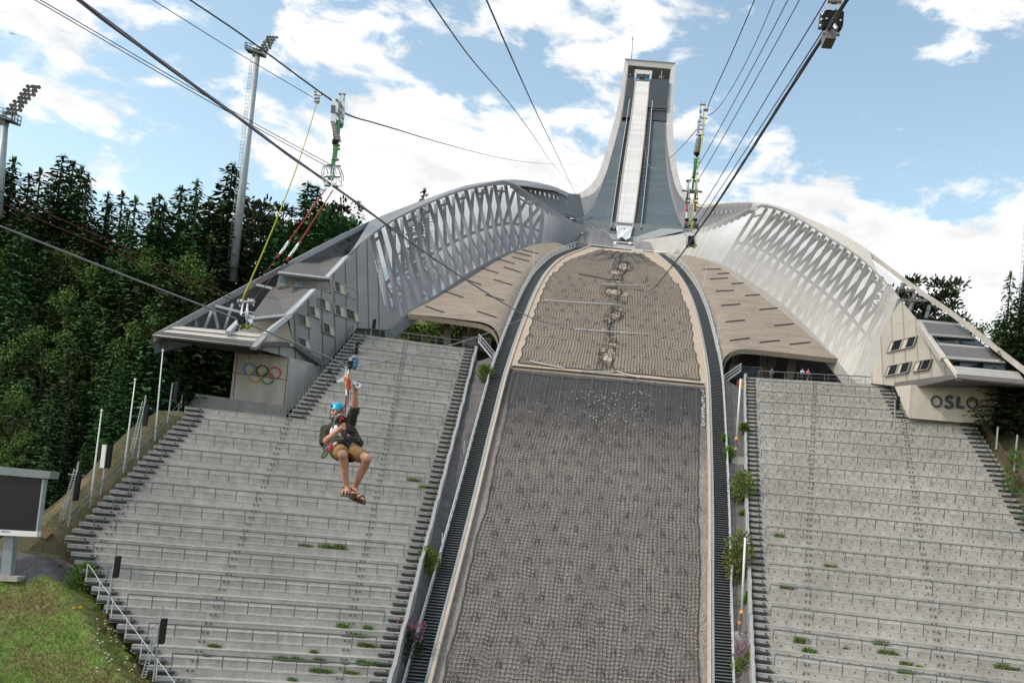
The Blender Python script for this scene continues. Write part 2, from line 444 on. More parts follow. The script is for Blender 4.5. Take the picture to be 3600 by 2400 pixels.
# side strips: kerb, gutter, stairway, hand rail -- d counts metres outward from the kerb's inner edge
def side(Y, d, sgn, lift=0.0):
    x = (hxl(Y) - d) if sgn < 0 else (hxr(Y) + d)
    return Vector((x, Y, hz(Y) + lift))
M_kerb = mat('kerb_concrete', (0.47, 0.385, 0.315), 0.9, var=0.1)
M_gut = mat('gutter_metal', (0.30, 0.33, 0.335), 0.55, 0.1, var=0.1, scale=0.8)
M_grate = mat('grating', (0.075, 0.08, 0.085), 0.7, 0.3, var=0.15)
YS = list(np.linspace(YBOT, YTOP, 150))
SIDE_D = {}
for sgn, nm in ((-1, 'left'), (1, 'right')):
    mb = MB()
    mb.grid([[side(Y, d, sgn, h) for d, h in ((0, -.5), (0, .22), (.30, .22), (.30, -.1))] for Y in YS])
    tag(link('slope_kerb', mb.mesh('slope_kerb'), [M_kerb]), kind='structure')
    mb = MB(); mb.grid([[side(Y, d, sgn, h) for d, h in ((.325, .02), (.36, .12), (.58, .12), (.61, .02))] for Y in YS])
    tag(link('slope_gutter', mb.mesh('slope_gutter'), [M_gut]), kind='structure')
    t = thing('slope_stairway', 'steep steel grating stairway along the %s kerb of the landing slope' % nm, 'stairway', side(90, 1.5, sgn), 'stairways beside the landing slope')
    mb = MB(); Y = YBOT
    while Y < YTOP - 4:
        a = side(Y, .64, sgn, .02); b = side(Y, 2.05, sgn, .02); mb.box((a + b) / 2, (b - a).length, .26, .05)
        Y += .30 if Y < 150 else .42
    part('treads', mb, [mat('grating_steel', (.17, .18, .185), .6, .15, var=.1)], t)
    mb = MB(); mb.grid([[side(Y, d, sgn, -.16) for d in (.62, 2.1)] for Y in YS]); part('stair_bed', mb, [M_dark], t)
    for hd, nm2 in ((2.1, 'handrail'),):
        mb = MB(); top = [side(Y, hd, sgn, 1.0) for Y in YS[:-2]]; mid = [side(Y, hd, sgn, .55) for Y in YS[:-2]]; low = [side(Y, hd, sgn, .12) for Y in YS[:-2]]
        mb.tube(top, .08, 5); mb.tube(mid, .05, 4); mb.tube(low, .06, 4)
        Y = YBOT + .5
        while Y < YTOP - 2: mb.bar(side(Y, hd, sgn, 0), side(Y, hd, sgn, 1.0), .12, .12); Y += 1.25
        part(nm2, mb, [M_steel_l], t)

# ================================================================ the two stands
RISER, TREAD = 0.56, 0.85
ANG = R(13.2)
M_cop = mat('coping_steel', (0.36, 0.36, 0.35), 0.55, 0.2, var=0.12)
M_step = mat('step_steel', (0.055, 0.062, 0.07), 0.6, 0.3, var=0.2)
M_stepl = mat('step_concrete', (0.42, 0.41, 0.39), 0.9, var=0.15)
M_rail = mat('stand_rail', (0.12, 0.14, 0.155), 0.5, 0.4, var=0.1)

def fpoly(pts):
    """u as a function of v along a traced edge"""
    vs = [p[1] for p in pts]; us = [p[0] for p in pts]
    return lambda v: float(np.interp(v, vs, us))
LIN = fpoly([(1673, 1222), (1591, 1550), (1598 - 7, 1550.5), (1366, 2400), (1300, 2660)])
RIN = fpoly([(2620, 1300), (2622, 1464), (2628, 1800), (2652, 2400), (2660, 2600)])
LUP = fpoly([(1254, 1153), (1010, 1455)]); LOUT = fpoly([(648, 1450), (224, 1886), (262, 1977), (376, 2147), (545, 2377), (720, 2620)])
RUP = fpoly([(3127, 1340), (3194, 1462)]); ROUT = fpoly([(3429, 1487), (3534, 1650), (3600, 1761), (3760, 2020), (4000, 2500)])

class Stand:
    def __init__(s, sgn):
        s.sgn = sgn
        s.r = Vector((math.cos(ANG), -sgn * math.sin(ANG), 0))     # along a row, to the right
        s.h = Vector((sgn * math.sin(ANG), math.cos(ANG), 0))      # uphill
        s.top = P(1673, 1228, 121) if sgn < 0 else P(2620, 1325, 121)
        s.rows = []
        for k in range(0, 80):
            p0 = s.top - s.h * (TREAD * k) - Vector((0, 0, RISER * k))
            a = s.find(p0, -60, 60)
            if a is None: continue
            s.rows.append((k, p0, a[0], a[1]))
    def inside(s, p):
        u, v = px(p)
        if s.sgn < 0:
            if u > LIN(v): return False
            return u > (LUP(v) if s.upper else LOUT(v))
        if u < RIN(v): return False
        return u < (RUP(v) if s.upper else ROUT(v))
    def find(s, p0, lo, hi):
        L_ = np.linspace(lo, hi, 1201)
        # does the row run past the foot of the building's wall?
        s.upper = False
        for l in L_:
            u, v = px(p0 + s.r * l)
            if s.sgn < 0 and u >= 1010: s.upper = v < 1458; break
            if s.sgn > 0 and u >= 3195: s.upper = v < 1468; break
        ins = [l for l in L_ if s.inside(p0 + s.r * l)]
        if len(ins) < 5: return None
        return (ins[0], ins[-1])

def build_stand(sgn, label, gname):
    st = Stand(sgn)
    root = thing('grandstand', label, 'grandstand', st.top)
    mb = MB()
    for i, (k, p0, a, b) in enumerate(st.rows):
        # riser k goes up from tread k+1 to tread k, whose front edge is at p0
        A, B = p0 + st.r * a, p0 + st.r * b; dn = Vector((0, 0, -RISER)); up = st.h * (TREAD + .02)
        nose = Vector((0, 0, -.06)); f = -st.h * .02
        n = max(2, int((b - a) / 2)); 
        rows = []
        for q in (up, f * 0 + f, f + nose, nose * 1.0, dn):
            rows.append([A.lerp(B, j / n) + q for j in range(n + 1)])
        mb.grid(rows)
        mb.add([A + up, A + f, A + dn, A + dn + up], [(0, 1, 2, 3)]); mb.add([B + up, B + f, B + dn, B + dn + up], [(0, 1, 2, 3)])
    part('terraces', mb, [M_stand], root, fix=False)
    # rails on every third row
    for i, (k, p0, a, b) in enumerate(st.rows):
        if k % 3: continue
        a2, b2 = a + 1.6, b - 1.6
        if b2 - a2 < 3: continue
        mb = MB(); base = p0 + st.h * .08
        mb.bar(base + st.r * a2 + Vector((0, 0, .95)), base + st.r * b2 + Vector((0, 0, .95)), .10, .095)
        n = max(1, round((b2 - a2) / 1.75))
        for j in range(n + 1):
            q = base + st.r * (a2 + (b2 - a2) * j / n); mb.bar(q - Vector((0, 0, .25)), q + Vector((0, 0, .95)), .06, .06, up=(1, 0, 0))
        part('railing', mb, [M_rail], root)
    # pairs of seat-fixing plates on the risers, in slanting lines
    mb = MB()
    for i, (k, p0, a, b) in enumerate(st.rows):
        for off in (9, 19.5, 30, 40.5, 51):
            l = b - off + (k * .09) if sgn < 0 else a + off - k * .09
            if a + 1.5 < l < b - 1.5:
                for e in (-.17, .17):
                    mb.box(p0 + st.r * (l + e) - st.h * .03 + Vector((0, 0, -.2)), .15, .06, .15, ax=(st.r, st.h, (0, 0, 1)))
    tag(part('fixing_plates', mb, [mat('plate_steel', (.15, .145, .135), .6, .3, var=.2)], root), kind='stuff')
    if sgn > 0:
        mb = MB()
        for i, (k, p0, a, b) in enumerate(st.rows):
            l = a + 2.0 + (k % 2) * .3
            while l < b - 1.5:
                mb.box(p0 + st.r * l - st.h * .03 + Vector((0, 0, -.3)), .09, .04, .09, ax=(st.r, st.h, (0, 0, 1))); l += .95
        tag(part('seat_bolts', mb, [M_step], root), kind='stuff')
    # coping wall towards the slope
    mb = MB(); e = [(p0 + st.r * (b if sgn < 0 else a)) for (k, p0, a, b) in st.rows]
    e = [e[0] + st.h * 2 + Vector((0, 0, .4))] + e; o = st.r * (-sgn * .3)
    mb.grid([[q + Vector((0, 0, -1.6)), q + Vector((0, 0, .42)), q + o + Vector((0, 0, .42)), q + o + Vector((0, 0, -2.2))] for q in e])
    part('coping', mb, [M_cop], root)
    return st, root

def aisle(st, label, which, kmin=0, kmax=99, width=1.25):
    """loose steps in front of each riser at one end of the rows"""
    t = None
    for (k, p0, a, b) in st.rows:
        if not (kmin <= k <= kmax): continue
        l = (b - width / 2 - .12) if which == 'right' else (a + width / 2 + .12)
        q = p0 + st.r * l
        if t is None: t = thing('stand_stairway', label, 'stairway', q, 'flights of loose steps in the stands')
        mb = MB(); ax = (st.r, st.h, (0, 0, 1))
        mb.box(q - st.h * .26 + Vector((0, 0, -RISER * .5 - .03)), width, .46, .07, ax=ax)
        mb.box(q - st.h * .30 + Vector((0, 0, -RISER * .5 - .12)), width * .96, .30, .11, ax=ax, mi=1)  # dark block painting in the shade beneath the tread
        mb.box(q - st.h * .10 + st.r * (width * .3) + Vector((0, 0, -RISER * .25)), .10, .12, .12, ax=ax, mi=1)
        part('step', mb, [M_steel if which == 'x' else M_step, M_dark], t)
    return t

stL, gsL = build_stand(-1, 'grey concrete terrace stand left of the slope, below the ring building', 'left')
stR, gsR = build_stand(1, 'grey concrete terrace stand to the right of the slope, below the lettered building', 'right')
kL = max(k for (k, p0, a, b) in stL.rows if px(p0 + stL.r * a)[0] > 900 and px(p0 + stL.r * a)[1] < 1470)
kR = max(k for (k, p0, a, b) in stR.rows if px(p0 + stR.r * b)[0] < 3300 and px(p0 + stR.r * b)[1] < 1500)
aisle(stL, 'dark steps down the inner edge of the left stand, by the gravel', 'right')
aisle(stL, 'flight of dark steps beside the building with the coloured rings', 'left', 0, kL, 1.7)
aisle(stL, 'flight of dark steps down the outer edge of the left stand, beside the flagpoles', 'left', kL + 1, 99, 1.8)
aisle(stR, 'dark steps down the inner edge of the right stand, by the white poles', 'left')
aisle(stR, 'flight of dark steps between the right stand and the lettered building', 'right', 0, kR, 1.5)
aisle(stR, 'flight of dark steps down the outer edge of the right stand, below the lettered building', 'right', kR + 1, 99, 1.6)

# ================================================================ ground
def ystar(x, y): return y + abs(x) * math.tan(ANG)
zt0 = stL.top.z; ys0 = ystar(stL.top.x, stL.top.y)
def z_stand(x, y): return zt0 + (ystar(x, y) - ys0) * RISER / TREAD / math.cos(ANG) * math.cos(ANG)
gz = pchip([-300, 40, 62, 75, ys0 - 12, ys0 + 4, ys0 + 30, ys0 + 110, ys0 + 400], [-27, -26, -22, z_stand(-15, 75 - 15 * math.tan(ANG)) - .9, z_stand(-15, ys0 - 12 - 15 * math.tan(ANG)) - .9, zt0 - 1.5, zt0 + 3, zt0 + 16, zt0 + 40])
def zg(x, y):
    return gz(ystar(x, y))
M_ground = mat('hillside', (0.045, 0.06, 0.022), 0.95, var=0.5, scale=0.25, col2=(0.10, 0.075, 0.04), fine=0.4, fscale=6)
xs_ = np.concatenate([np.linspace(-1500, -150, 12), np.linspace(-135, 135, 150), np.linspace(150, 1500, 12)])
ysg = np.concatenate([np.linspace(-300, 30, 8), np.linspace(35, 260, 130), np.linspace(280, 1800, 12)])
def sst(a, b, x):
    t = min(1, max(0, (x - a) / (b - a))); return t * t * (3 - 2 * t)
LOE = [(p0 + stL.r * a) for (k, p0, a, b) in stL.rows]; ROE = [(p0 + stR.r * b) for (k, p0, a, b) in stR.rows]
lys = [ystar(p.x, p.y) for p in LOE][::-1]; lxs = [p.x for p in LOE][::-1]; rys = [ystar(p.x, p.y) for p in ROE][::-1]; rxs = [p.x for p in ROE][::-1]
lxi = [(p0 + stL.r * b).x for (k, p0, a, b) in stL.rows][::-1]; rxi = [(p0 + stR.r * a).x for (k, p0, a, b) in stR.rows][::-1]
QJL = [ystar((p0 + stL.r * a).x, (p0 + stL.r * a).y) for (k, p0, a, b) in stL.rows if k == kL][0]; QJR = [ystar((p0 + stR.r * b).x, (p0 + stR.r * b).y) for (k, p0, a, b) in stR.rows if k == kR][0]
def corr(x, y):
    z = zg(x, y); q = ystar(x, y)
    if 40 < y < 230: z -= 9.5 * sst(47, 40, abs(x)) * sst(117, 122, y) * (1 - sst(190, 225, y))     # the ground falls away under the hollow ski jump
    d = (np.interp(q, lys, lxs) - x) if x < 0 else (x - np.interp(q, rys, rxs))
    qj = QJL if x < 0 else QJR
    if q < qj - .5: z += 1.35 * sst(-.2, 2.2, d) * (1 - sst(qj - 4, qj - .5, q))
    else: z -= 4.5 * sst(qj - .5, qj + 1.5, q) * sst(-2, 0, d) * (1 - sst(22, 34, d))
    if x < 0: z -= 15 * sst(2.0, 11, d) * sst(80, 97, q) * (1 - sst(128, 175, q) * .55)
    else: z -= 10 * sst(4, 18, d) * sst(80, 97, q) * (1 - sst(128, 175, q) * .6)
    if q < ys0 + 2:
        di = min(x - np.interp(q, lys, lxi), np.interp(q, rys, rxi) - x); z -= 3.5 * sst(-.6, .6, di)
    if q < ys0 - 2: z -= 2.0 * sst(.6, 2.5, -d)
    z += .25 * math.sin(x * .37 + y * .21) * math.sin(y * .31 - x * .13)
    return z
GROWS = [[Vector((x, y, corr(x, y))) for x in xs_] for y in ysg]
mb = MB(); mb.grid(GROWS)
ground('ground', mb, [M_ground])
GB = bvh_of(GROWS)

M_grav = mat('gravel_dark', (0.115, 0.105, 0.105), 0.95, var=0.25, scale=0.8, fine=0.55, fscale=10, bump=0.5, bscale=8)
for sgn, st in ((-1, stL), (1, stR)):
    mb = MB(); rows = []
    for (k, p0, a, b) in st.rows:
        q = p0 + st.r * (b if sgn < 0 else a)
        if q.y > 119: continue
        s_ = side(q.y, 2.1, sgn, -.35); q2 = Vector((q.x, q.y, q.z - .5))
        rows.append([s_.lerp(q2, j / 5) + Vector((0, 0, random.uniform(-.08, .08))) for j in range(6)])
    mb.grid(rows); ground('gravel_strip', mb, [M_grav])
# ================================================================ the ski jump: concrete shells, wings, tower
def T3(pts): return [P(*p) for p in pts]
def follow(pts, Ya, Yb, power=1.0):
    """a traced edge with depth running from Ya to Yb along its length"""
    n = len(pts); d = [0]
    for a, b in zip(pts, pts[1:]): d.append(d[-1] + math.hypot(a[0] - b[0], a[1] - b[1]))
    return [P(u, v, Ya + (Yb - Ya) * (x / d[-1]) ** power) for (u, v), x in zip(pts, d)]

M_shellB = M_shell
SLOTS_L = [((850, 252), (967, 280)), ((797, 270), (914, 298)), ((787, 303), (905, 333)), ((686, 318), (803, 350)), ((727, 373), (846, 410)), ((570, 378), (690, 415)), ((660, 460), (788, 497)), ((455, 455), (573, 495)), ((322, 540), (450, 582)), ((600, 563), (731, 603)), ((184, 642), (315, 685)), ((543, 677), (677, 720))]
SLOTS_L = [[(1400 + a / 1.96, 750 + b / 1.96) for a, b in s] for s in SLOTS_L]
SLOTS_R = [((98, 387 - 0), (65, 387))]
SLOTS_R = [[(1400 + a / 1.96, 750 + b / 1.96) for a, b in s] for s in [((2100, 387), (2223, 387)), ((2200, 418), (2312, 412)), ((2147, 455), (2272, 448))]] + \
          [[(2500 + a / 1.96, 750 + b / 1.96) for a, b in s] for s in [((138, 488), (257, 480)), ((30, 540), (158, 532)), ((232, 570), (356, 560)), ((67, 638), (200, 628)), ((332, 667), (458, 653)), ((98, 750), (233, 739)), ((433, 777), (568, 764)), ((126, 880), (265, 862)), ((332, 892), (473, 877)), ((540, 905), (683, 890))]]
B_L = [(1280, 1245, 119), (1339, 1178, 122), (1428, 1100, 128), (1527, 1036, 134), (1640, 959, 142), (1726, 908, 149), (1808, 875, 156), (1885, 855, 162), (1956, 852, 167), (2010, 858, 171)]
B_R = [(2305, 886, 171), (2409, 896, 167), (2460, 905, 163), (2511, 914, 159), (2561, 933, 154), (2653, 992, 146), (2755, 1063, 138), (2857, 1159, 130), (2944, 1257, 124), (3010, 1341, 120.5)]
BL3 = smooth_pts(T3(B_L)); BR3 = smooth_pts(T3(B_R))

def shell(sgn, label):
    root = thing('concrete_shell', label, 'concrete shell', side(140, 8, sgn), 'curved concrete shells')
    if sgn < 0:
        outer = follow([(1433, 1098), (1527, 1036), (1640, 959), (1726, 908), (1808, 875), (1885, 855), (1956, 852)], 128, 167)
        low = [(1433, 1103, 128), (1540, 1116, 126.5), (1645, 1131, 125), (1690, 1138, 124), (1722, 1150, 123.2), (1740, 1168, 122.5), (1750, 1195, 121.5), (1752, 1222, 120.5)]
        ytop = 167.5
    else:
        outer = follow([(2944, 1257), (2857, 1159), (2755, 1063), (2653, 992), (2561, 933), (2511, 914), (2460, 905), (2409, 896)], 124, 167)
        low = [(2944, 1260, 124), (2806, 1245, 123.8), (2700, 1233, 123.6), (2628, 1226, 123.4), (2596, 1227, 123), (2570, 1237, 122.5), (2553, 1258, 121.5), (2546, 1288, 120)]
        ytop = 167.5
    low = smooth_pts(T3(low)); yb = low[-1].y
    inner = [side(y, 2.25, sgn, -.1) for y in np.linspace(yb, ytop, 40)]
    n, m = 36, 30
    O_ = resample(smooth_pts(outer, 1), n); I_ = resample(inner, n); Lw = resample(low, m); Tp = resample([O_[-1], I_[-1]], m)
    rows = []
    for i in range(n):
        s = i / (n - 1); row = []
        for j in range(m):
            t = j / (m - 1)
            c = (O_[i] * (1 - t) + I_[i] * t) + (Lw[j] * (1 - s) + Tp[j] * s) - (O_[0] * (1 - s) * (1 - t) + Lw[-1] * (1 - s) * t + Tp[0] * s * (1 - t) + Tp[-1] * s * t)
            row.append(c)
        rows.append(row)
    mb = MB(); mb.grid(rows)
    # rolled lower edge with its thickness and the dark underside
    inn = Vector((0, 1.2, .55)); dn = Vector((0, .25, -.62))
    mb.grid([Lw, [p + dn for p in Lw], [p + dn + inn * 3 for p in Lw], [p + dn + inn * 9 for p in Lw]])
    part('shell_surface', mb, [M_shellB], root, smooth=False)
    b = bvh_of(rows)
    for a, c in (SLOTS_L if sgn < 0 else SLOTS_R):
        pts = [hit(b, a[0] + (c[0] - a[0]) * q, a[1] + (c[1] - a[1]) * q, .012) for q in np.linspace(0, 1, 8)]
        pts = [p for p in pts if p is not None]
        if len(pts) < 2: continue
        mb = MB(); mb.grid([[p + Vector((0, 0,   .16 if q else -.02)) - Vector((0, .0 if q else .12, 0)) for p in pts] for q in (0, 1)])
        for p, q in zip(pts, pts[1:]): mb.bar(p - Vector((0, .06, .03)), q - Vector((0, .06, .03)), .10, .04)
        part('drain_slot', mb, [M_dark], root)
    return root, rows
shL, shLr = shell(-1, 'brown curved concrete shell between the left screen wall and the slope')
shR, shRr = shell(1, 'brown curved concrete shell between the right screen wall and the slope')

# columns and back wall under the shells
for root_, q in ((shR, [(2520, 1235, 141), (3010, 1235, 141), (3010, 1420, 141), (2520, 1420, 141)]), (shL, [(1640, 1215, 139), (1860, 1180, 139), (1860, 1400, 139), (1640, 1400, 139)])):
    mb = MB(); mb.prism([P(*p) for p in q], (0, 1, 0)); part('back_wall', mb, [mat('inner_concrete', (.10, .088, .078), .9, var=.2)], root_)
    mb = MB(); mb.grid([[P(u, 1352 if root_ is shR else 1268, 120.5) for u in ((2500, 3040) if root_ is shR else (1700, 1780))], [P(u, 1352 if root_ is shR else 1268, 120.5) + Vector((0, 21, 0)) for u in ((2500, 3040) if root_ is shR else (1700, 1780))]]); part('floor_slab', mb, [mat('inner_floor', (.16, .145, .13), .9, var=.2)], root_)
def slab_wall(name, poly, off, mats, label, cat, group=None):
    mb = MB(); mb.prism(poly, off); return single(name, mb, mats, label, cat, group)
M_col = mat('column_concrete', (0.30, 0.25, 0.21), 0.9, var=0.15)
def column(pts, wd, root):
    a, b = pts; mb = MB(); mb.bar(P(*a), P(*b), wd, wd, up=(1, 0, 0)); return part('column', mb, [M_col], root)
for a, b, w in (((1573, 1128, 131), (1575, 1222, 131), .85), ((1636, 1134, 133), (1637, 1210, 133), .85), ((1676, 1138, 131), (1660, 1218, 131), 1.0)): column((a, b), w, shL)
for a, b, w in (((2590, 1238, 133), (2575, 1325, 133), .9), ((2684, 1238, 133), (2684, 1338, 133), .9), ((2722, 1242, 133), (2700, 1338, 133), .9), ((2790, 1250, 131), (2770, 1345, 131), 1.1)): column((a, b), w, shR)

# ---------------------------------------------------------------- the wings
M_face_l = seam(see_thru(mat('perforated_screen_shaded', (0.225, 0.225, 0.235), 0.5, 0.25, var=0.07, scale=0.4), 0.50), 96, 0.06, 0.5); open_by_uv(M_face_l, .22, .68, (.0, .93, .02, .22))  # screen tone darkened for the wing that lies in shade
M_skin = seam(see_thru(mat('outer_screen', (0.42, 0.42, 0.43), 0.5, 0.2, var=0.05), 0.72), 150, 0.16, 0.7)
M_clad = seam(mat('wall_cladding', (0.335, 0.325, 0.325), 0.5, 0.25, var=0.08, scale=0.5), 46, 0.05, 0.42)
M_band = mat('edge_cladding', (0.37, 0.37, 0.375), 0.45, 0.25, var=0.07)
M_roof = mat('roof_sheet', (0.125, 0.118, 0.115), 0.85, var=0.12, fine=0.1, fscale=8)
M_fascia = mat('fascia_sheet', (0.42, 0.40, 0.385), 0.5, 0.2, var=0.08)
M_truss = mat('truss_steel', (0.24, 0.24, 0.25), 0.5, 0.25, var=0.08)
M_win = mat('window_glass', (0.018, 0.025, 0.028), 0.08, var=0.2, scale=0.6, spec=0.5)
M_frame = mat('window_frame', (0.36, 0.345, 0.32), 0.6, var=0.05)
M_blind = mat('window_blind', (0.56, 0.50, 0.41), 0.8, var=0.08)
M_teal = mat('terrace_glass', (0.16, 0.24, 0.27), 0.08, var=0.25, scale=0.5, spec=0.9)

# left wing: B foot line, T top chord of the screen face, O outer roof edge
T_L = [(1157, 960, 120), (1200, 925, 122.5), (1251, 867, 127), (1310, 820, 132), (1366, 779, 137), (1468, 728, 145), (1595, 673, 154), (1700, 646, 160), (1792, 631, 166), (1880, 693, 168), (1999, 772, 171), (2060, 798, 173)]
F_L = [(1170, 1260, 113.5), (1220, 1197, 116), (1280, 1208, 118.5), (1339, 1176, 122), (1428, 1099, 128), (1527, 1035, 134), (1640, 958, 142), (1726, 907, 149), (1808, 874, 156), (1885, 854, 162), (1956, 851, 167), (2010, 857, 171)]
O_L = [(540, 1176, 96), (723, 1078, 104), (911, 977, 112.5), (1161, 844, 125), (1319, 767, 136), (1510, 695, 150), (1616, 657, 157), (1700, 640, 163), (1791, 629, 168), (1871, 637, 173), (1945, 654, 177), (1999, 678, 181)]
T_R = [(2150, 842, 176), (2308, 836, 174), (2410, 820, 171), (2548, 775, 167.5), (2663, 717, 164), (2714, 724, 160), (2796, 757, 153), (2908, 827, 142), (3010, 889, 133), (3082, 955, 127), (3168, 1052, 119.5), (3224, 1124, 115)]

def wing(sgn, label, Tt, Ft, Ot, win_from):
    root = thing('screen_wing', label, 'building wing', P(*Ft[len(Ft) // 2]), 'screen walls beside the jump')
    n, m = 90, 26
    Tp = resample(smooth_pts(T3(Tt), 1), n); Fp = [p + Vector((0, 0, -.35)) for p in resample(smooth_pts(T3(Ft), 1), n)]
    rows = [[a.lerp(b, j / (m - 1)) for j in range(m)] for a, b in zip(Fp, Tp)]
    return root, rows, Fp, Tp

def truss_between(Lo, Hi, off, w, n, bow=0, cross=2):
    """leaning posts and crossing diagonals between two chords"""
    mb = MB(); k = len(Lo)
    up = (0, 1, 0); back = Vector((0, 1.4, 0)); n = int(n * 1.4)
    def at(line, f): 
        f = max(0, min(k - 1, f)); i = int(f); return line[i].lerp(line[min(k - 1, i + 1)], f - i)
    st = (k - 1) / n
    for a in range(n + 1):
        i = a * st
        mb.bar(at(Lo, i) + off, at(Hi, i) + off, w * 1.0, w * .7, up)                       # leaning posts in front
        if a >= 1: mb.bar(at(Lo, i).lerp(at(Hi, i), .42) + off + back, at(Hi, i - 1.25 * st).lerp(at(Hi, i + 1.6 * st), 1.0) + off + back, w * .85, w * .6, up)   # the other way behind
        if a < n:
            m0 = at(Lo, i).lerp(at(Hi, i), .46) + off + back; m1 = at(Lo, i + st).lerp(at(Hi, i + st), .46) + off + back
            mb.bar(m0, at(Lo, i + st) + off + back, w * .6, w * .5, up); mb.bar(m1, at(Lo, i) + off + back, w * .6, w * .5, up); mb.bar(m0, m1, w * .6, w * .6, up)
            if a % 2 == 0: h0 = at(Lo, i).lerp(at(Hi, i), .91) + off; h1 = at(Lo, i + st).lerp(at(Hi, i + st), .91) + off; mb.bar(h0, h1, w * .5, w * .5, up)
    return mb

def band(pts, wd, ht, drop, mats, root, name='roof_edge', dirv=(0, 0, 1), inw=None):
    """a folded metal edge following a line of points"""
    mb = MB(); rows = []
    for p in pts:
        i = inw if inw is not None else Vector((0, 1, 0))
        rows.append([p + Vector((0, 0, -drop)), p, p + i * wd + Vector((0, 0, ht)), p + i * wd + Vector((0, 0, ht - drop))])
    mb.grid(rows); return part(name, mb, mats, root)

def quadpart(name, pts, mats, root, thick=.12, n=1, m=1, label=None):
    """a four-sided panel given as traced points with depths, with thickness going back"""
    a, b, c, d = [P(*p) for p in pts]; nn = (b - a).cross(d - a).normalized()
    if nn.dot(a - EYE) > 0: nn = -nn
    rows = [[a.lerp(b, j / m).lerp(d.lerp(c, j / m), i / n) for j in range(m + 1)] for i in range(n + 1)]
    mb = MB(); mb.grid(rows); off = -nn * thick
    q = [a, b, c, d]
    for i in range(4):
        mb.add([q[i], q[(i + 1) % 4], q[(i + 1) % 4] + off, q[i] + off], [(0, 1, 2, 3)])
    mb.add([x + off for x in q], [(0, 1, 2, 3)])
    return part(name, mb, mats, root, label=label)

def polypart(name, pts, mats, root, off, label=None):
    mb = MB(); mb.prism([P(*p) if len(p) == 3 else p for p in pts], off); return part(name, mb, mats, root, label=label)

def win_on(pl, quad, root, split=0.5, blind_first=True, cols=None, depth=.18):
    """a window in a wall plane: frame, dark glass and a pale blind"""
    a, b, c, d = [onp(pl, u, v, .0) for u, v in quad]; n = pl[1]
    def at(s, t): return a.lerp(b, s).lerp(d.lerp(c, s), t)
    mb = MB()
    for s0, s1, t0, t1 in ((0, 1, -.05, .03), (0, 1, .97, 1.03), (0, .04, 0, 1), (.97, 1, 0, 1), (split - .02, split + .02, 0, 1)):
        q = [at(s0, t0), at(s1, t0), at(s1, t1), at(s0, t1)]; mb.prism([x + n * .16 for x in q], -n * .2)
    w = part('window', mb, [M_frame], root)
    s = [(0.03, split, blind_first), (split, .97, not blind_first)] if cols is None else cols
    for s0, s1, is_b in s:
        q = [at(s0, .02), at(s1, .02), at(s1, .96), at(s0, .96)]; mq = MB(); mq.prism([x + n * .05 for x in q], -n * .04); part('blind' if is_b else 'pane', mq, [M_blind if is_b else M_win], w)
    return w

# ===== left
wl, rowsL, FpL, TpL = wing(-1, 'shaded dark grey perforated screen wing on the left of the jump', T_L, F_L, O_L, 4)
# only the mesh part from the windows on is perforated; the end with the windows is solid cladding
def clip_rows(rows, pred): return [r for r in rows if pred(r)]
cut = next(i for i, p in enumerate(FpL) if px(p)[0] > 1345)
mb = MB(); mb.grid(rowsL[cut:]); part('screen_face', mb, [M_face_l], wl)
mb = MB(); mb.grid([[p, p + Vector((.1, .3, -1.8))] for p in FpL[cut:]]); part('foot_strip', mb, [M_truss], wl)
backL = Vector((-4.5, 4.0, 0)); 
Olp = resample(smooth_pts(T3(O_L), 1), 120)
cutF, cutT = FpL[cut + 5:80], TpL[cut + 5:80]
part('truss', truss_between(cutF, cutT, Vector((-1.2, 1.6, -.2)), .62, 13), [M_truss], wl)
mb = MB(); mb.grid([[FpL[i] + Vector((-5, 4.5, -1)), TpL[i] + Vector((-3.6, 3.6, .3))] for i in range(cut, 82)]); part('outer_screen', mb, [M_skin], wl)
# folded metal along the top chord and the outer roof edge
band(TpL[6:], .5, .0, .35, [M_band], wl, 'top_chord', inw=Vector((-.6, .8, 0)))
mb = MB(); i0 = next(i for i, p in enumerate(Olp) if px(p)[0] > 1300)
mb.grid([[TpL_, O_] for TpL_, O_ in zip(resample(TpL[8:65], 60), resample(Olp[i0:], 60))])
part('roof_skin', mb, [M_band], wl)
band(Olp, .75, .0, .85, [M_band], wl, 'roof_edge', inw=Vector((-.6, .7, .05)))
# inner side of the far outer wall, seen over the roofs
M_owall = seam(mat('outer_wall', (0.15, 0.15, 0.16), 0.6, 0.2, var=0.08), 40, 0.06, 0.55)
mb = MB(); oo = [p for p in Olp if px(p)[0] < 1330]; mb.grid([[p + Vector((-.4, .5, -.3)), p + Vector((-.2, 1.0, -5.5 * min(1, .35 + i / 30)))] for i, p in enumerate(oo)]); part('outer_wall', mb, [M_owall], wl)
mb = MB()
for a, b in (((656, 1146), (679, 1118)), ((679, 1118), (692, 1147)), ((721, 1153), (745, 1092)), ((752, 1090), (768, 1155)), ((790, 1157), (819, 1068)), ((759, 1075), (846, 1097)), ((902, 1001), (958, 1014)), ((799, 1159), (837, 1133))):
    ya = 98.6 + (a[0] - 545) * .030; mb = MB(); mb.bar(P(*a, ya), P(*b, ya), .28, .28); part('roof_strut', mb, [M_steel], wl)


bl = thing('stand_building', 'grey clad building with small windows and sloping dark roofs, above the coloured rings', 'building', P(1010, 1440, 107), 'buildings at the ends of the wings')
def yl(u): return 107.5 + (u - 1013) * .0455           # depth of the window wall
def W3(u, v, dy=0): return P(u, v, yl(u) + dy)
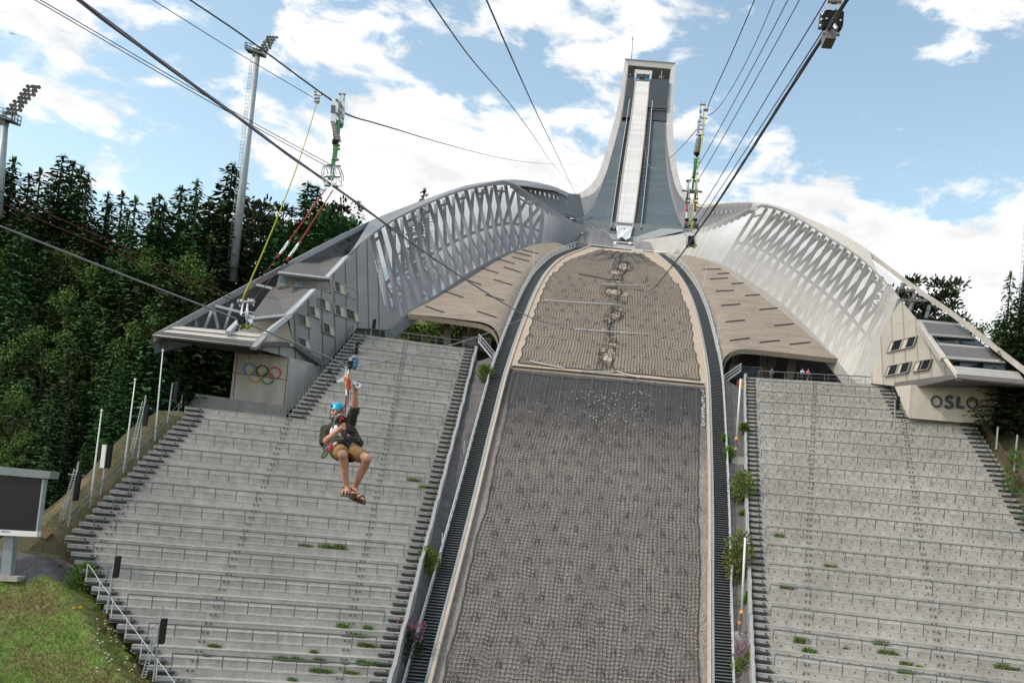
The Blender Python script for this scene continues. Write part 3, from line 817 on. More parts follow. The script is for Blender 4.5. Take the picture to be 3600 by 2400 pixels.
# window wall, one sheet with its stepped roof line
def fan(name, pts, mats, root, th=.3, uvdir=None, label=None):
    mb = MB(); q = [Vector(p) for p in pts]; n = (q[1] - q[0]).cross(q[-1] - q[0]).normalized()
    if n.dot(q[0] - EYE) > 0: n = -n
    mb.prism(q, -n * th); return part(name, mb, mats, root, label=label)
def clad_poly(name, pts, mats, root, back):
    """flat wall polygon; its panel joints come from UV along its length"""
    bm = bmesh.new(); vs = [bm.verts.new(p) for p in pts]; f = bm.faces.new(vs); bmesh.ops.triangulate(bm, faces=[f]); 
    ext = bmesh.ops.extrude_face_region(bm, geom=bm.faces[:]); bmesh.ops.translate(bm, vec=back, verts=[e for e in ext['geom'] if isinstance(e, bmesh.types.BMVert)])
    bmesh.ops.recalc_face_normals(bm, faces=bm.faces[:]); uvl = bm.loops.layers.uv.new('UVMap')
    for fc in bm.faces:
        for lp in fc.loops:
            c = lp.vert.co; lp[uvl].uv = (0.5, (c.x + c.y * .0 + c.z * .12) / 60)
    me = bpy.data.meshes.new(name); bm.to_mesh(me); bm.free(); return link(name, me, mats, root, fix=False)
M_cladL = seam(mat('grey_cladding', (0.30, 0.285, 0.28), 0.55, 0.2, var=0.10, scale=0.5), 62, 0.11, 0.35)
wallpts = [(1345, 812), (1362, 800), (1350, 1185), (1254, 1153), (1143, 1291), (880, 1217), (1033, 1217), (1013, 1106), (1107, 1015), (1165, 1034), (1157, 972)]
wallpts = [(1370, 1160), (1254, 1153), (1143, 1291), (1033, 1262), (885, 1219), (1033, 1216), (1013, 1106), (1107, 1015), (1165, 1034), (1157, 972), (1262, 872), (1300, 830)]
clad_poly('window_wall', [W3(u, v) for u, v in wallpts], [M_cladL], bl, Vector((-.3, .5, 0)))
plL = plane3(W3(1033, 1217), W3(1254, 1153), W3(1157, 972))
def c1(x, y): return (700 + x / 3.3357, 850 + y / 3.3357)
for q, sp, bf in (([(1738, 265), (1905, 335), (1925, 455), (1752, 372)], .6, False), ([(1565, 452), (1860, 575), (1885, 695), (1580, 575)], .45, False), ([(1570, 725), (1862, 835), (1885, 950), (1585, 845)], .45, False),
                  ([(1388, 650), (1522, 695), (1540, 825), (1402, 760)], .55, False), ([(1272, 745), (1408, 792), (1422, 912), (1285, 850)], .5, False), ([(1148, 838), (1292, 888), (1308, 1015), (1160, 955)], .58, False),
                  ([(1442, 945), (1572, 992), (1590, 1112), (1452, 1055)], .58, False), ([(1152, 1118), (1298, 1165), (1312, 1295), (1165, 1225)], .58, False)):
    q = [c1(*p) for p in q]; wide = q[1][0] - q[0][0] > 70
    win_on(plL, q, bl, sp, bf, cols=[(.03, .24, False), (.26, .44, True), (.46, .80, False), (.82, .97, True)] if wide else None)
quadpart('landing_wall', [(1240, 1120, 121.2), (1352, 1135, 125), (1352, 1225, 125), (1240, 1205, 121.2)], [M_cladL], bl, .3)
q = [c1(*p) for p in [(1958, 860), (2050, 895), (2085, 1075), (2005, 1060)]]
polypart('doorway', [onp(plL, u, v, .06) for u, v in q], [M_dark], bl, -plL[1] * .1)
# roofs
quadpart('roof', [(1098, 892, 128), (1212, 905, 125), (1143, 974, 114), (981, 955, 110)], [M_roof], bl, .5)
quadpart('roof', [(958, 1008, 114), (1092, 1017, 111), (1000, 1106, 105), (878, 1118, 102)], [M_roof], bl, .5)
for pts in ([(1205, 903, 125.2), (1228, 893, 125.4), (1160, 974, 114), (1140, 974, 113.8)], [(1092, 1016, 111), (1109, 1015, 111), (1019, 1106, 105.2), (1001, 1104, 104.8)], [(980, 953, 110), (1142, 972, 113.8), (1142, 978, 113.7), (980, 959, 109.9)], [(880, 1116, 102), (1001, 1103, 104.8), (1001, 1109, 104.7), (880, 1122, 101.9)]):
    quadpart('roof_edge', pts, [M_steel_l], bl, .3)
# terrace behind the rail
quadpart('terrace_wall', [(983, 960, 112.5), (1157, 978, 114.6), (1165, 1030, 114.6), (970, 1010, 112.5)], [M_conc], bl, .4)
for pts in ([(985, 963, 112.3), (1012, 966, 112.6), (1008, 1008, 112.6), (980, 1005, 112.3)], [(1037, 968, 112.8), (1066, 971, 113.2), (1062, 1010, 113.2), (1033, 1008, 112.8)]): quadpart('glass_door', pts, [M_teal], bl, .1)
mb = MB()
tr = [(1000, 975), (1005, 977), (1100, 987), (1148, 1002)]; br = [(1000, 1008), (1005, 1008), (1098, 1015), (1150, 1030)]
tr3 = [P(u, v, 110.9 + (u - 1000) * .02) for u, v in tr]; br3 = [P(u, v, 110.9 + (u - 1000) * .02) for u, v in br]
for a in (1, .5, .05): mb.tube([b.lerp(t_, a) for t_, b in zip(tr3, br3)], .05, 4)
for t_, b in zip(resample(tr3, 9), resample(br3, 9)): mb.bar(b, t_, .06, .06)
part('terrace_railing', mb, [M_steel_d], bl)
# front: canopy, gable wall under the lower roof, support post
mb = MB()
a, b, c, d = P(616, 1144, 99.5), P(926, 1173, 102.5), P(880, 1217, 100.5), P(536, 1181, 96)
for k in range(6):
    s0, s1 = k / 6, (k + 1) / 6
    q = [a.lerp(d, s0), b.lerp(c, s0), b.lerp(c, s1), a.lerp(d, s1)]; mb.prism([x + Vector((0, -.05 * (k % 2), .1 * (k % 2))) for x in q], (0, .35, -.15), mi=k % 2)
part('canopy_front', mb, [M_fascia, mat('fascia_light', (0.60, 0.55, 0.49), 0.5, 0.1, var=0.05)], bl)
quadpart('canopy_edge', [(924, 1175, 102.3), (946, 1172, 102.6), (900, 1220, 100.6), (878, 1217, 100.4)], [M_band], bl, .4)
mb = MB(); mb.prism([P(536, 1182, 96), P(880, 1218, 100.4), P(1033, 1217, 108), P(1143, 1292, 111.5), P(1010, 1262, 110), P(830, 1237, 107), P(728, 1223, 103)], (0, .3, .5)); part('soffit', mb, [M_roof], bl)
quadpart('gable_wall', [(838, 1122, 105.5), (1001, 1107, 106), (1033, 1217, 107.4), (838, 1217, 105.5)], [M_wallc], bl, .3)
for pa, pb in (((1018, 1106, 105.5), (930, 1178, 102.3)), ((800, 1170, 100), (840, 1130, 104))): mb = MB(); mb.bar(P(*pa), P(*pb), .48, .48); part('canopy_post', mb, [M_steel_l], bl)
# ring wall
cL = [(828, 1236, 107), (1022, 1266, 109.5), (1143, 1292, 111.4)]; yb_ = [(808, 1400), (1003, 1428), (1016, 1452)]
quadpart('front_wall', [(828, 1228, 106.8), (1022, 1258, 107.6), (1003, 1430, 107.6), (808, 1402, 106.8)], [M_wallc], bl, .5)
quadpart('side_wall', [(1022, 1258, 107.65), (1160, 1290, 113.2), (1150, 1330, 113.2), (1003, 1458, 107.65)], [mat('side_concrete', (0.52, 0.50, 0.47), 0.9, var=0.2, stretch=(1, 1, .25), scale=.8)], bl, .5)
M_joint = mat('wall_joint', (0.10, 0.09, 0.085), 0.9, var=0.1)
mb = MB(); plF = plane3(P(828, 1228, 106.8), P(1022, 1258, 107.6), P(808, 1402, 106.8))
for a, b in (((821, 1309), (1013, 1336)), ((878, 1238), (876, 1262)), ((835, 1236), (820, 1398)), ((1014, 1262), (998, 1425))): mb.bar(onp(plF, *a, .02), onp(plF, *b, .02), .07, .05, up=plF[1])
part('wall_joints', mb, [M_joint], bl)
M_rust = mat('rust_stain', (0.24, 0.17, 0.11), 0.95, var=0.3, scale=2)
# front parapet of the upper stand below the ring wall
quadpart('parapet', [(690, 1383, 105.2), (1012, 1428, 107.3), (1004, 1470, 107.3), (648, 1452, 104.8)], [M_conc], bl, .6)

# ===== right (sun side): sunlight is put into the paler cladding tones
wr = thing('screen_wing', 'pale sunlit perforated screen wing on the right of the jump', 'building wing', P(2857, 1159, 130), 'screen walls beside the jump')
F_R = [(2235, 893, 173), (2305, 886, 171), (2409, 896, 167), (2460, 905, 163), (2511, 914, 159), (2561, 933, 154), (2653, 992, 146), (2755, 1063, 138), (2857, 1159, 130), (2944, 1257, 124), (3010, 1341, 120.5), (3060, 1350, 118)]
n, m = 90, 26
TpR = resample(smooth_pts(T3([(2240, 848, 175), (2308, 836, 174), (2410, 820, 171), (2548, 775, 168), (2663, 717, 165), (2714, 724, 161), (2796, 757, 154), (2908, 827, 143.5), (3010, 889, 134.5), (3082, 955, 128), (3168, 1052, 121), (3130, 1145, 117.5)][:-1]), 1), n)
FpR = [p + Vector((0, 0, -.35)) for p in resample(smooth_pts(T3(F_R), 1), n)]
rowsR = [[a.lerp(b, j / (m - 1)) for j in range(m)] for a, b in zip(FpR, TpR)]
M_face_r = seam(see_thru(mat('perforated_screen_sunlit', (0.385, 0.37, 0.35), 0.5, 0.2, var=0.06, scale=0.4), 0.48), 96, 0.05, 0.66); open_by_uv(M_face_r, .12, .70, (.12, 1.0, .2, .12))  # same screen as on the left, base colour raised for sunlight
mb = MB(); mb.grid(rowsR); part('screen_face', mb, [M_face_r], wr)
mb = MB(); mb.grid([[p, p + Vector((-.1, .3, -1.8))] for p in FpR]); part('foot_strip', mb, [M_fascia], wr)
M_trussR = mat('truss_steel_pale', (0.20, 0.195, 0.19), 0.5, 0.2, var=0.08)
part('truss', truss_between(FpR[26:86], TpR[26:86], Vector((1.2, 1.6, -.2)), .6, 14), [M_trussR], wr)
mb = MB(); mb.grid([[FpR[i] + Vector((5, 4.5, -1)), TpR[i] + Vector((3.6, 3.6, .3))] for i in range(20, 88)]); part('outer_screen', mb, [M_skin], wr)
O_R = [(2430, 700, 186), (2461, 720, 183), (2512, 715, 179), (2614, 710, 172), (2665, 712, 168), (2714, 717, 164), (2786, 742, 157), (2857, 774, 151), (2908, 795, 147), (3010, 850, 138), (3112, 926, 130), (3214, 1003, 122.5), (3316, 1070, 116), (3418, 1147, 109), (3520, 1228, 102.5), (3600, 1290, 97.5), (3680, 1352, 93)]
Orp = resample(smooth_pts(T3(O_R), 1), 120)
band(TpR[40:], .5, .0, .3, [M_band], wr, 'top_chord', inw=Vector((.6, .8, 0)))
M_bandR = seam(mat('edge_cladding_sunlit', (0.52, 0.48, 0.43), 0.5, 0.1, var=0.06), 70, 0.05, 0.75)  # edge cladding with the sunlight mixed into its colour
band(Orp, .75, .0, .72, [M_bandR], wr, 'roof_edge', inw=Vector((.6, .7, .05)))
mb = MB(); i0 = next(i for i, p in enumerate(Orp) if px(p)[0] > 2650); i1 = next(i for i, p in enumerate(Orp) if px(p)[0] > 3060)
j0 = next(i for i, p in enumerate(TpR) if px(p)[0] > 2660)
mb.grid([[a, b] for a, b in zip(resample(TpR[j0:80], 50), resample(Orp[i0:i1], 50))]); part('roof_skin', mb, [M_bandR], wr)
# open steel bay between the screen and the building
mb = MB()
def c2(x, y): return (3000 + x / 3.92, 1000 + y / 3.92)
for a, b, w in (((640, 205), (500, 570), .4), ((850, 130), (740, 495), .45), ((640, 215), (1020, 222), .35), ((615, 92), (840, 82), .35), ((690, 0), (650, 80), .4), ((1050, 300), (1000, 475), .4)):
    mb.bar(P(*c2(*a), 118.5), P(*c2(*b), 117), w, w)
part('steel_bay', mb, [M_steel_d], wr)

br = thing('stand_building', 'sunlit clad building with dark sloping roof bands, above the large letters', 'building', P(3200, 1465, 107), 'buildings at the ends of the wings')
def yr(u): return 117.5 - (u - 3056) * .0385
def X3(u, v, dy=0): return P(u, v, yr(u) + dy)
M_cladR = seam(mat('cladding_sunlit', (0.50, 0.46, 0.41), 0.55, 0.15, var=0.08, scale=0.5), 62, 0.12, 0.66)  # wall cladding coloured lighter because this wall faces the sun
clad_poly('window_wall', [X3(u, v) for u, v in [(3056, 1346), (3105, 1150), (3168, 1056), (3127, 1145), (3224, 1123), (3330, 1255), (3315, 1262), (3302, 1296), (3333, 1290), (3370, 1326), (3290, 1340), (3145, 1356)]], [M_cladR], br, Vector((.3, .5, 0)))
plR = plane3(X3(3056, 1346), X3(3224, 1123), X3(3370, 1326))
for q, cols in (([(515, 790), (888, 708), (835, 852), (458, 938)], [(.02, .14, True), (.16, .26, False), (.28, .50, False), (.52, .68, True), (.70, .97, False)]),
                ([(480, 1125), (800, 1062), (755, 1205), (428, 1262)], [(.02, .12, True), (.14, .45, False), (.47, .64, True), (.66, .97, False)]),
                ([(862, 1062), (1092, 1025), (1038, 1165), (808, 1200)], [(.02, .30, True), (.32, .97, False)])):
    win_on(plR, [c2(*p) for p in q], br, .5, False, cols=cols)
polypart('doorway', [onp(plR, *c2(*p), .06) for p in [(300, 1140), (412, 1118), (345, 1362), (212, 1362)]], [M_dark], br, -plR[1] * .1)
quadpart('landing_wall', [(3050, 1335, 119.5), (3205, 1335, 114.5), (3205, 1430, 114.5), (3050, 1420, 119.5)], [M_cladR], br, .3)
polypart('window_slit', [onp(plR, *c2(*p), .05) for p in [(1215, 1025), (1290, 1140), (1165, 1165)]], [M_win], br, -plR[1] * .1)
M_orange = mat('orange_paint', (0.75, 0.22, 0.02), 0.5, var=0.05)
polypart('orange_sign', [onp(plR, *c2(*p), .12) for p in [(645, 598), (668, 598), (645, 695), (622, 695)]], [M_orange], br, -plR[1] * .1)
M_roofR = mat('roof_sheet_grey', (0.135, 0.13, 0.135), 0.85, var=0.1, fine=0.1, fscale=8)
def qp(name, pts, ys, mats, th=.4): return quadpart(name, [(*c2(*p), y) for p, y in zip(pts, ys)], mats, br, th)
qp('roof', [(950, 515), (1490, 565), (1660, 720), (1065, 672)], (112, 116, 111, 107.5), [M_roofR])
qp('roof', [(1195, 835), (1890, 890), (2080, 1050), (1300, 1000)], (106.5, 107, 102.5, 101.5), [M_roofR])
for pts, ys in (([(875, 478), (1465, 535), (1490, 565), (920, 512)], (112.5, 116.2, 116, 112)), ([(1065, 670), (1660, 718), (1690, 748), (1085, 700)], (107.4, 111, 110.9, 107.3)), ([(1170, 800), (1860, 862), (1890, 890), (1190, 832)], (106.7, 107.4, 107, 106.5)), ([(1300, 985), (2080, 1040), (2110, 1080), (1300, 1020)], (101.4, 102.4, 102.2, 101.3))):
    qp('roof_edge', pts, ys, [M_fascia], .25)
qp('glazing', [(1090, 702), (1700, 748), (1830, 862), (1150, 805)], (108.3, 111.5, 110.5, 107.6), [M_win], .1)
qp('glass_door', [(1120, 722), (1430, 752), (1430, 822), (1170, 800)], (108.2, 110, 110, 107.6), [M_teal], .1)
qp('glazing', [(1300, 1020), (2105, 1080), (2230, 1190), (1390, 1120)], (102.6, 103.4, 102.8, 101.9), [M_win], .1)
qp('glass_door', [(1470, 1050), (1735, 1072), (1740, 1142), (1470, 1120)], (102.5, 102.9, 102.4, 102), [M_teal], .1)
qp('glass_door', [(1795, 1075), (2090, 1100), (2095, 1172), (1795, 1148)], (102.8, 103, 102.6, 102.4), [M_teal], .1)
qp('interior_ceiling', [(1325, 1050), (1440, 1062), (1440, 1108), (1365, 1105)], (102.3, 102.5, 102.2, 102), [mat('wood_ceiling', (0.42, 0.12, 0.03), 0.6, var=0.2)], .1)
qp('roof_edge', [(865, 490), (945, 515), (1292, 1000), (1212, 1010)], (112, 112, 101.2, 101.2), [M_bandR], .5)
qp('roof_edge', [(1230, 1015), (1290, 1010), (1490, 1280), (1415, 1280)], (101.4, 101.2, 99, 99), [M_bandR], .5)
mb = MB(); a, b, c, d = [P(*c2(*p), y) for p, y in (((1370, 1118), 100.5), ((2270, 1200), 99.5), ((2400, 1372), 96), ((1490, 1282), 98.8))]
for k in range(8):
    s0, s1 = k / 8, (k + 1) / 8; q = [a.lerp(d, s0), b.lerp(c, s0), b.lerp(c, s1), a.lerp(d, s1)]; mb.prism([x + Vector((0, -.05 * (k % 2), 0)) for x in q], (0, .35, -.1), mi=0)
part('canopy_front', mb, [M_fascia], br)
mb = MB(); mb.prism([P(3145, 1357, 113), P(3372, 1328, 98.6), P(3640, 1352, 95.5), P(3640, 1368, 108), P(3512, 1372, 108), P(3202, 1364, 109)], (0, .3, .5)); part('soffit', mb, [M_roof], br)
def c3(x, y): return (3100 + x / 3.92, 1250 + y / 3.92)
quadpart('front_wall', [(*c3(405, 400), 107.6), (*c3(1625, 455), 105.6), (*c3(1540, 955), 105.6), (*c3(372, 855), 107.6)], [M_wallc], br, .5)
quadpart('side_wall', [(*c3(180, 425), 112.5), (*c3(407, 400), 107.7), (*c3(374, 860), 107.7), (*c3(330, 820), 109.5)], [mat('side_concrete_sunlit', (0.52, 0.48, 0.42), 0.9, var=0.1)], br, .4)  # concrete brightened in colour on the face turned to the sun
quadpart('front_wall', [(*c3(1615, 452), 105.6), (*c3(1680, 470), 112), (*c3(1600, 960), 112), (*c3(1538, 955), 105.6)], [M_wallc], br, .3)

# ---------------------------------------------------------------- ring and letter signs
sg = thing('ring_sign', 'sign of five interlaced coloured rings on the concrete wall', 'sign', onp(plF, 920, 1310, .1))
def c5(x, y): return (780 + x / 5.2275, 1200 + y / 5.2275)
def ringc(cx_, cy_, rr, col, nm, lab):
    c = onp(plF, *c5(cx_, cy_), .22); e = onp(plF, *c5(cx_ + rr, cy_ + rr * .09), .22); rad = (e - c).length
    X = (e - c).normalized(); Yv = plF[1].cross(X); mbx = MB(); n = 40; vs = []; fs = []
    for i in range(n):
        a = 2 * math.pi * i / n; d = X * math.cos(a) + Yv * math.sin(a)
        for rr_, oo_ in ((.90, .0), (1.08, .0), (1.08, -.22), (.90, -.22)): vs.append(c + d * rad * rr_ + plF[1] * oo_)
    for i in range(n):
        j = (i + 1) % n
        for k in range(4): fs.append((i * 4 + k, i * 4 + (k + 1) % 4, j * 4 + (k + 1) % 4, j * 4 + k))
    mbx.add(vs, fs); part('ring', mbx, [mat(nm, col, .5, var=.04)], sg, label=lab)
ringc(522, 508, 108, (0.02, 0.24, 0.58), 'ring_blue', 'blue ring'); ringc(750, 543, 106, (0.02, 0.02, 0.025), 'ring_black', 'black ring'); ringc(982, 573, 106, (0.60, 0.055, 0.08), 'ring_red', 'red ring')
ringc(625, 640, 106, (0.75, 0.31, 0.01), 'ring_yellow', 'orange yellow ring'); ringc(850, 675, 106, (0.0, 0.25, 0.05), 'ring_green', 'green ring')

plO = plane3(P(*c3(405, 400), 107.6), P(*c3(1625, 455), 105.6), P(*c3(372, 800), 107.6))
lt = thing('wall_lettering', 'large dark blue grey letters reading OSLO on the concrete wall', 'lettering', onp(plO, 3350, 1410, .1))
M_letter = mat('letter_paint', (0.045, 0.065, 0.085), 0.6, var=0.2, scale=3)
def letter_ring(x0, x1, y0, y1, w=.36):
    mbx = MB(); n = 36; vs = []; fs = []; cx_, cy_ = (x0 + x1) / 2, (y0 + y1) / 2; ra, rb = (x1 - x0) / 2, (y1 - y0) / 2; th = w * 2 * ra * .46
    for i in range(n):
        a = 2 * math.pi * i / n
        for f_, o_ in ((1, .2), (0, .2), (0, .0), (1, .0)):
            vs.append(onp(plO, *c3(cx_ + math.cos(a) * (ra - th * f_) - math.sin(a) * 0, cy_ + math.sin(a) * (rb - th * f_) + math.cos(a) * ra * .06), o_))
    for i in range(n):
        j = (i + 1) % n
        for k in range(4): fs.append((i * 4 + k, i * 4 + (k + 1) % 4, j * 4 + (k + 1) % 4, j * 4 + k))
    mbx.add(vs, fs); part('letter', mbx, [M_letter], lt, label='letter O')
def letter_strokes(pts, w, lab):
    mbx = MB(); q = [onp(plO, *c3(*p), .1) for p in pts]
    for a, b in zip(q, q[1:]): mbx.bar(a + (a - b).normalized() * w * .18, b + (b - a).normalized() * w * .18, w, .2, up=plO[1].cross(b - a).cross(b - a) * -1 if False else plO[1])
    part('letter', mbx, [M_letter], lt, label=lab)
def letter_path(pts, w, lab):
    mbx = MB(); q = [onp(plO, *c3(*p), .0) for p in pts]; n = len(q); X = []
    rows = []
    for i in range(n):
        d = (q[min(i + 1, n - 1)] - q[max(i - 1, 0)]).normalized(); s = plO[1].cross(d) * (w / 2); rows.append([q[i] - s, q[i] - s + plO[1] * .2, q[i] + s + plO[1] * .2, q[i] + s])
    mbx.grid(rows); mbx.add(rows[0], [(0, 1, 2, 3)]); mbx.add(rows[-1], [(3, 2, 1, 0)]); part('letter', mbx, [M_letter], lt, label=lab)
letter_ring(672, 830, 548, 715); letter_ring(1158, 1322, 568, 738)
sp = [(972, 590), (958, 572), (932, 563), (905, 568), (888, 585), (887, 606), (902, 625), (930, 640), (958, 655), (970, 676), (965, 700), (942, 715), (912, 717), (886, 706), (868, 686)]
sp = [(p.x, p.y) for p in smooth_pts([Vector((a, b, 0)) for a, b in sp], 2)]
letter_path(sp, .36, 'letter S')
letter_path([(1052, 565), (1045, 640), (1040, 706), (1040.1, 706.1), (1085, 711), (1135, 716)], .36, 'letter L')
# ================================================================ the tower with the in-run
tw = thing('jump_tower', 'tall pale ski jump tower with white in-run track and dark top opening', 'tower', P(2200, 860, 180))
YT = pchip([180, 300, 400, 500, 600, 700, 780, 815, 840, 870], [242, 232, 224, 216, 208, 198, 187, 181, 178.5, 175])
def TV(pts, dy=0): return [P(u, v, YT(v - (u - 2200) * .09) + dy) for u, v in pts]
OL_ = [(2196.5, 206), (2191, 253), (2175, 365), (2155, 442), (2130, 534), (2104, 610), (2079, 651), (2043, 679), (2000, 681)]
IL_ = [(2209, 229), (2200, 288), (2192, 360), (2180, 427), (2166, 488), (2147, 559), (2122, 632), (2096, 674), (2060, 694), (2003, 696)]
DL_ = [(2206, 281), (2193, 381), (2186, 427), (2165, 488), (2143, 600 - 30), (2124, 641), (2108, 684), (2080, 735), (2054, 760), (2034, 772)]
OR_ = [(2375.5, 221.5), (2369, 330), (2365, 432), (2372, 534), (2385, 620), (2405, 676), (2441, 711), (2461, 719)]
IR_ = [(2358.7, 242), (2346.5, 360), (2344, 400), (2342, 457), (2349, 534), (2362, 610), (2375, 661), (2391, 690), (2412, 710), (2440, 724)]
DR_ = [(2351.5, 286), (2344, 386), (2339, 447), (2340, 534), (2344, 610), (2359, 687), (2380, 758), (2402.5, 808)]
def sm(l): return smooth_pts(TV(l), 2)
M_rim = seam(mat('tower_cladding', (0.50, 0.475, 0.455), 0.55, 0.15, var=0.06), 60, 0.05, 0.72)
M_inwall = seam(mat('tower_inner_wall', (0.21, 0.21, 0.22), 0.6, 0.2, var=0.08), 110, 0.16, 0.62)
M_deck = seam(mat('seat_deck', (0.098, 0.126, 0.145), 0.7, 0.1, var=0.10, scale=0.25), 90, 0.30, 0.80)
M_deck_d = seam(mat('stair_deck', (0.05, 0.064, 0.076), 0.7, 0.2, var=0.12, scale=0.3), 34, 0.35, 0.55)
for nm, O_, I_, D_, sx in (('l', OL_, IL_, DL_, -1), ('r', OR_, IR_, DR_, 1)):
    o, i, d = resample(sm(O_), 70), resample(sm(I_), 70), resample(sm(D_), 70)
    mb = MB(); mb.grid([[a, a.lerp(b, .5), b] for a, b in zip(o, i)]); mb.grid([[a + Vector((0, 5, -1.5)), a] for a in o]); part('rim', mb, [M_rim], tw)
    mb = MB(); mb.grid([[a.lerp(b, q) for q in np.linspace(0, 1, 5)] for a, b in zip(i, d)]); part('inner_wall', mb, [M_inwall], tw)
dl, dr = resample(sm(DL_ + [(2044, 778), (2059, 784)]), 80), resample(sm(DR_), 80)
mb = MB(); mb.grid([[a.lerp(b, q) for q in np.linspace(0, 1, 6)] for a, b in zip(dl, dr)]); part('seat_deck', mb, [M_deck], tw)
# lower apron of the deck round the take-off
mb = MB(); q = [P(2059, 784, 182), P(2103, 814, 179.5), P(2146, 842, 178), P(2236, 852, 178), P(2402, 812, 181)]; top = [P(2059, 782, 182.1), P(2100, 790, 183.1), P(2150, 795, 183), P(2240, 800, 183), P(2402, 806, 181.4)]
mb.grid([q, top]); part('deck_edge', mb, [M_gut], tw)
mb = MB(); mb.grid([[P(1988, 768, 182.5), P(2440, 800, 183)], [P(1988, 905, 176), P(2440, 915, 176)]]); part('under_deck', mb, [mat('under_deck', (.13, .15, .16), .8, var=.1)], tw)
# upper seating is darker
def strip(name, Lp, Rp, mats, lift, n=40, sub=3, smt=1):
    a, b = resample(smooth_pts(TV(Lp), smt), n), resample(smooth_pts(TV(Rp), smt), n); up = Vector((0, -.35, .3)).normalized() * lift
    mb = MB(); mb.grid([[x.lerp(y, q) + up for q in np.linspace(0, 1, sub)] for x, y in zip(a, b)])
    mb.grid([[x + up, x] for x in a]); mb.grid([[x + up, x] for x in b]); return part(name, mb, mats, tw)
strip('upper_seats', [(2206, 283), (2192, 388), (2186, 425)], [(2230, 285), (2219, 388), (2214, 425)], [M_deck_d], .9, smt=0)
strip('upper_seats', [(2284, 290), (2279, 365), (2277, 390)], [(2351, 292), (2344, 388), (2343, 395)], [M_deck_d], .9, smt=0)
strip('balcony', [(2277, 391), (2277, 424)], [(2343, 393), (2341, 430)], [M_step], .25, smt=0)
strip('balcony_edge', [(2282, 389), (2282, 392)], [(2343, 392), (2343, 396)], [M_steel_l], .5, smt=0)
ML = [(2234, 295), (2226.5, 365), (2214, 457), (2198.5, 559), (2183, 671), (2173, 753), (2166, 812)]
MR = [(2280, 298), (2275, 365), (2265, 457), (2254.6, 559), (2241, 671), (2229, 758), (2221, 814)]
def off(pts, d0, d1): return [(u + d0 + (d1 - d0) * i / (len(pts) - 1), v) for i, (u, v) in enumerate(pts)]
strip('track_stairway', off(ML, -12, -20), off(ML, 0, 0), [M_deck_d], .3); strip('track_stairway', off(MR, 0, 0), off(MR, 6, 24)[0:1] + off(MR, 14, 30)[1:], [M_deck_d], .3)
strip('track_wall', off(ML, -14, -21), off(ML, -12, -19), [M_steel_l], .9); strip('track_wall', off(MR, 14, 30)[1:], off(MR, 16, 32)[1:], [M_steel_l], .9)
M_snow = seam(mat('track_white', (0.66, 0.645, 0.63), 0.45, var=0.03), 60, 0.02, 0.9)
def longlines(m):
    t = m.node_tree; b = t.nodes['Principled BSDF']; src = b.inputs['Base Color'].links[0].from_socket
    uv = nd(t, 'ShaderNodeUVMap'); sp = nd(t, 'ShaderNodeSeparateXYZ'); t.links.new(uv.outputs[0], sp.inputs[0])
    f = mth(t, 'LESS_THAN', mth(t, 'FRACT', mth(t, 'MULTIPLY', sp.outputs[0], 4.0)), .07)
    vm = nd(t, 'ShaderNodeVectorMath', operation='SCALE'); t.links.new(src, vm.inputs[0]); t.links.new(mth(t, 'SUBTRACT', 1.0, mth(t, 'MULTIPLY', f, .1)), vm.inputs['Scale']); t.links.new(vm.outputs[0], b.inputs['Base Color'])
longlines(M_snow)
strip('in_run_track', ML, MR, [M_snow], .7)
strip('track_kerb', off(ML, -3, -4), off(ML, 0, 0), [M_kerb], .9); strip('track_kerb', off(MR, 0, 0), off(MR, 3, 4), [M_kerb], .9)
M_tarp = mat('white_tarpaulin', (0.66, 0.67, 0.69), 0.5, var=0.12, scale=1.5, bump=.4, bscale=1.5)
mb = MB(); a = resample(TV([(2164, 812), (2168, 835), (2170, 848)]), 6); b = resample(TV([(2223, 814), (2216, 838), (2214, 852)]), 6)
mb.grid([[x.lerp(y, q) + Vector((0, -.6, .5 + .25 * math.sin(q * 9 + i))) for q in np.linspace(0, 1, 9)] for i, (x, y) in enumerate(zip(a, b))]); part('tarpaulin', mb, [M_tarp], tw)
# lintel, dark opening and what stands in it
def c0(x, y): return (2120 + x / 6.534, 120 + y / 6.534)
def tq(name, pts, mats, y=241.0, th=.4, parent=None): return quadpart(name, [(*c0(*p), y) for p in pts], mats, parent or tw, th)
tq('lintel', [(500, 572), (1672, 668), (1560, 802), (582, 716)], [M_rim], 240.6, 2.5)
tq('roof_edge', [(496, 560), (1676, 655), (1672, 672), (500, 576)], [M_steel], 240.4, 2.8)
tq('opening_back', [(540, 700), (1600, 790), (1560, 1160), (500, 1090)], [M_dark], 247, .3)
tq('opening_ceiling', [(582, 716), (1560, 802), (1590, 800), (560, 700)], [M_dark], 243, .2)
M_backlit = mat('far_window', (0.75, 0.8, 0.84), .1, var=0.0)
booth = tq('start_booth', [(738, 812), (1135, 848), (1118, 930), (722, 925 - 20)], [M_white], 240.9, 2.0)
for q in ([(722, 905), (772, 912), (758, 1050), (712, 1042)], [(1075, 940), (1118, 935), (1100, 1095), (1058, 1085)], [(712, 1040), (1100, 1078), (1098, 1098), (712, 1062)], [(722, 1060), (748, 1062), (742, 1150), (718, 1148)], [(1060, 1090), (1085, 1092), (1075, 1175), (1052, 1172)]): tq('booth_frame', q, [M_white], 240.8, .5, booth)
M_seatb = mat('blue_plastic', (0.0, 0.28, 0.45), .4, var=.05)
tq('seat', [(762, 988), (842, 996), (836, 1042), (756, 1034)], [M_seatb], 241.0, .4, booth); tq('seat', [(965, 1006), (1052, 1014), (1046, 1056), (958, 1050)], [M_seatb], 241.0, .4, booth)
tq('side_wall', [(1340, 830), (1360, 832), (1345, 1030), (1325, 1028)], [M_steel_l], 241.5, .2)
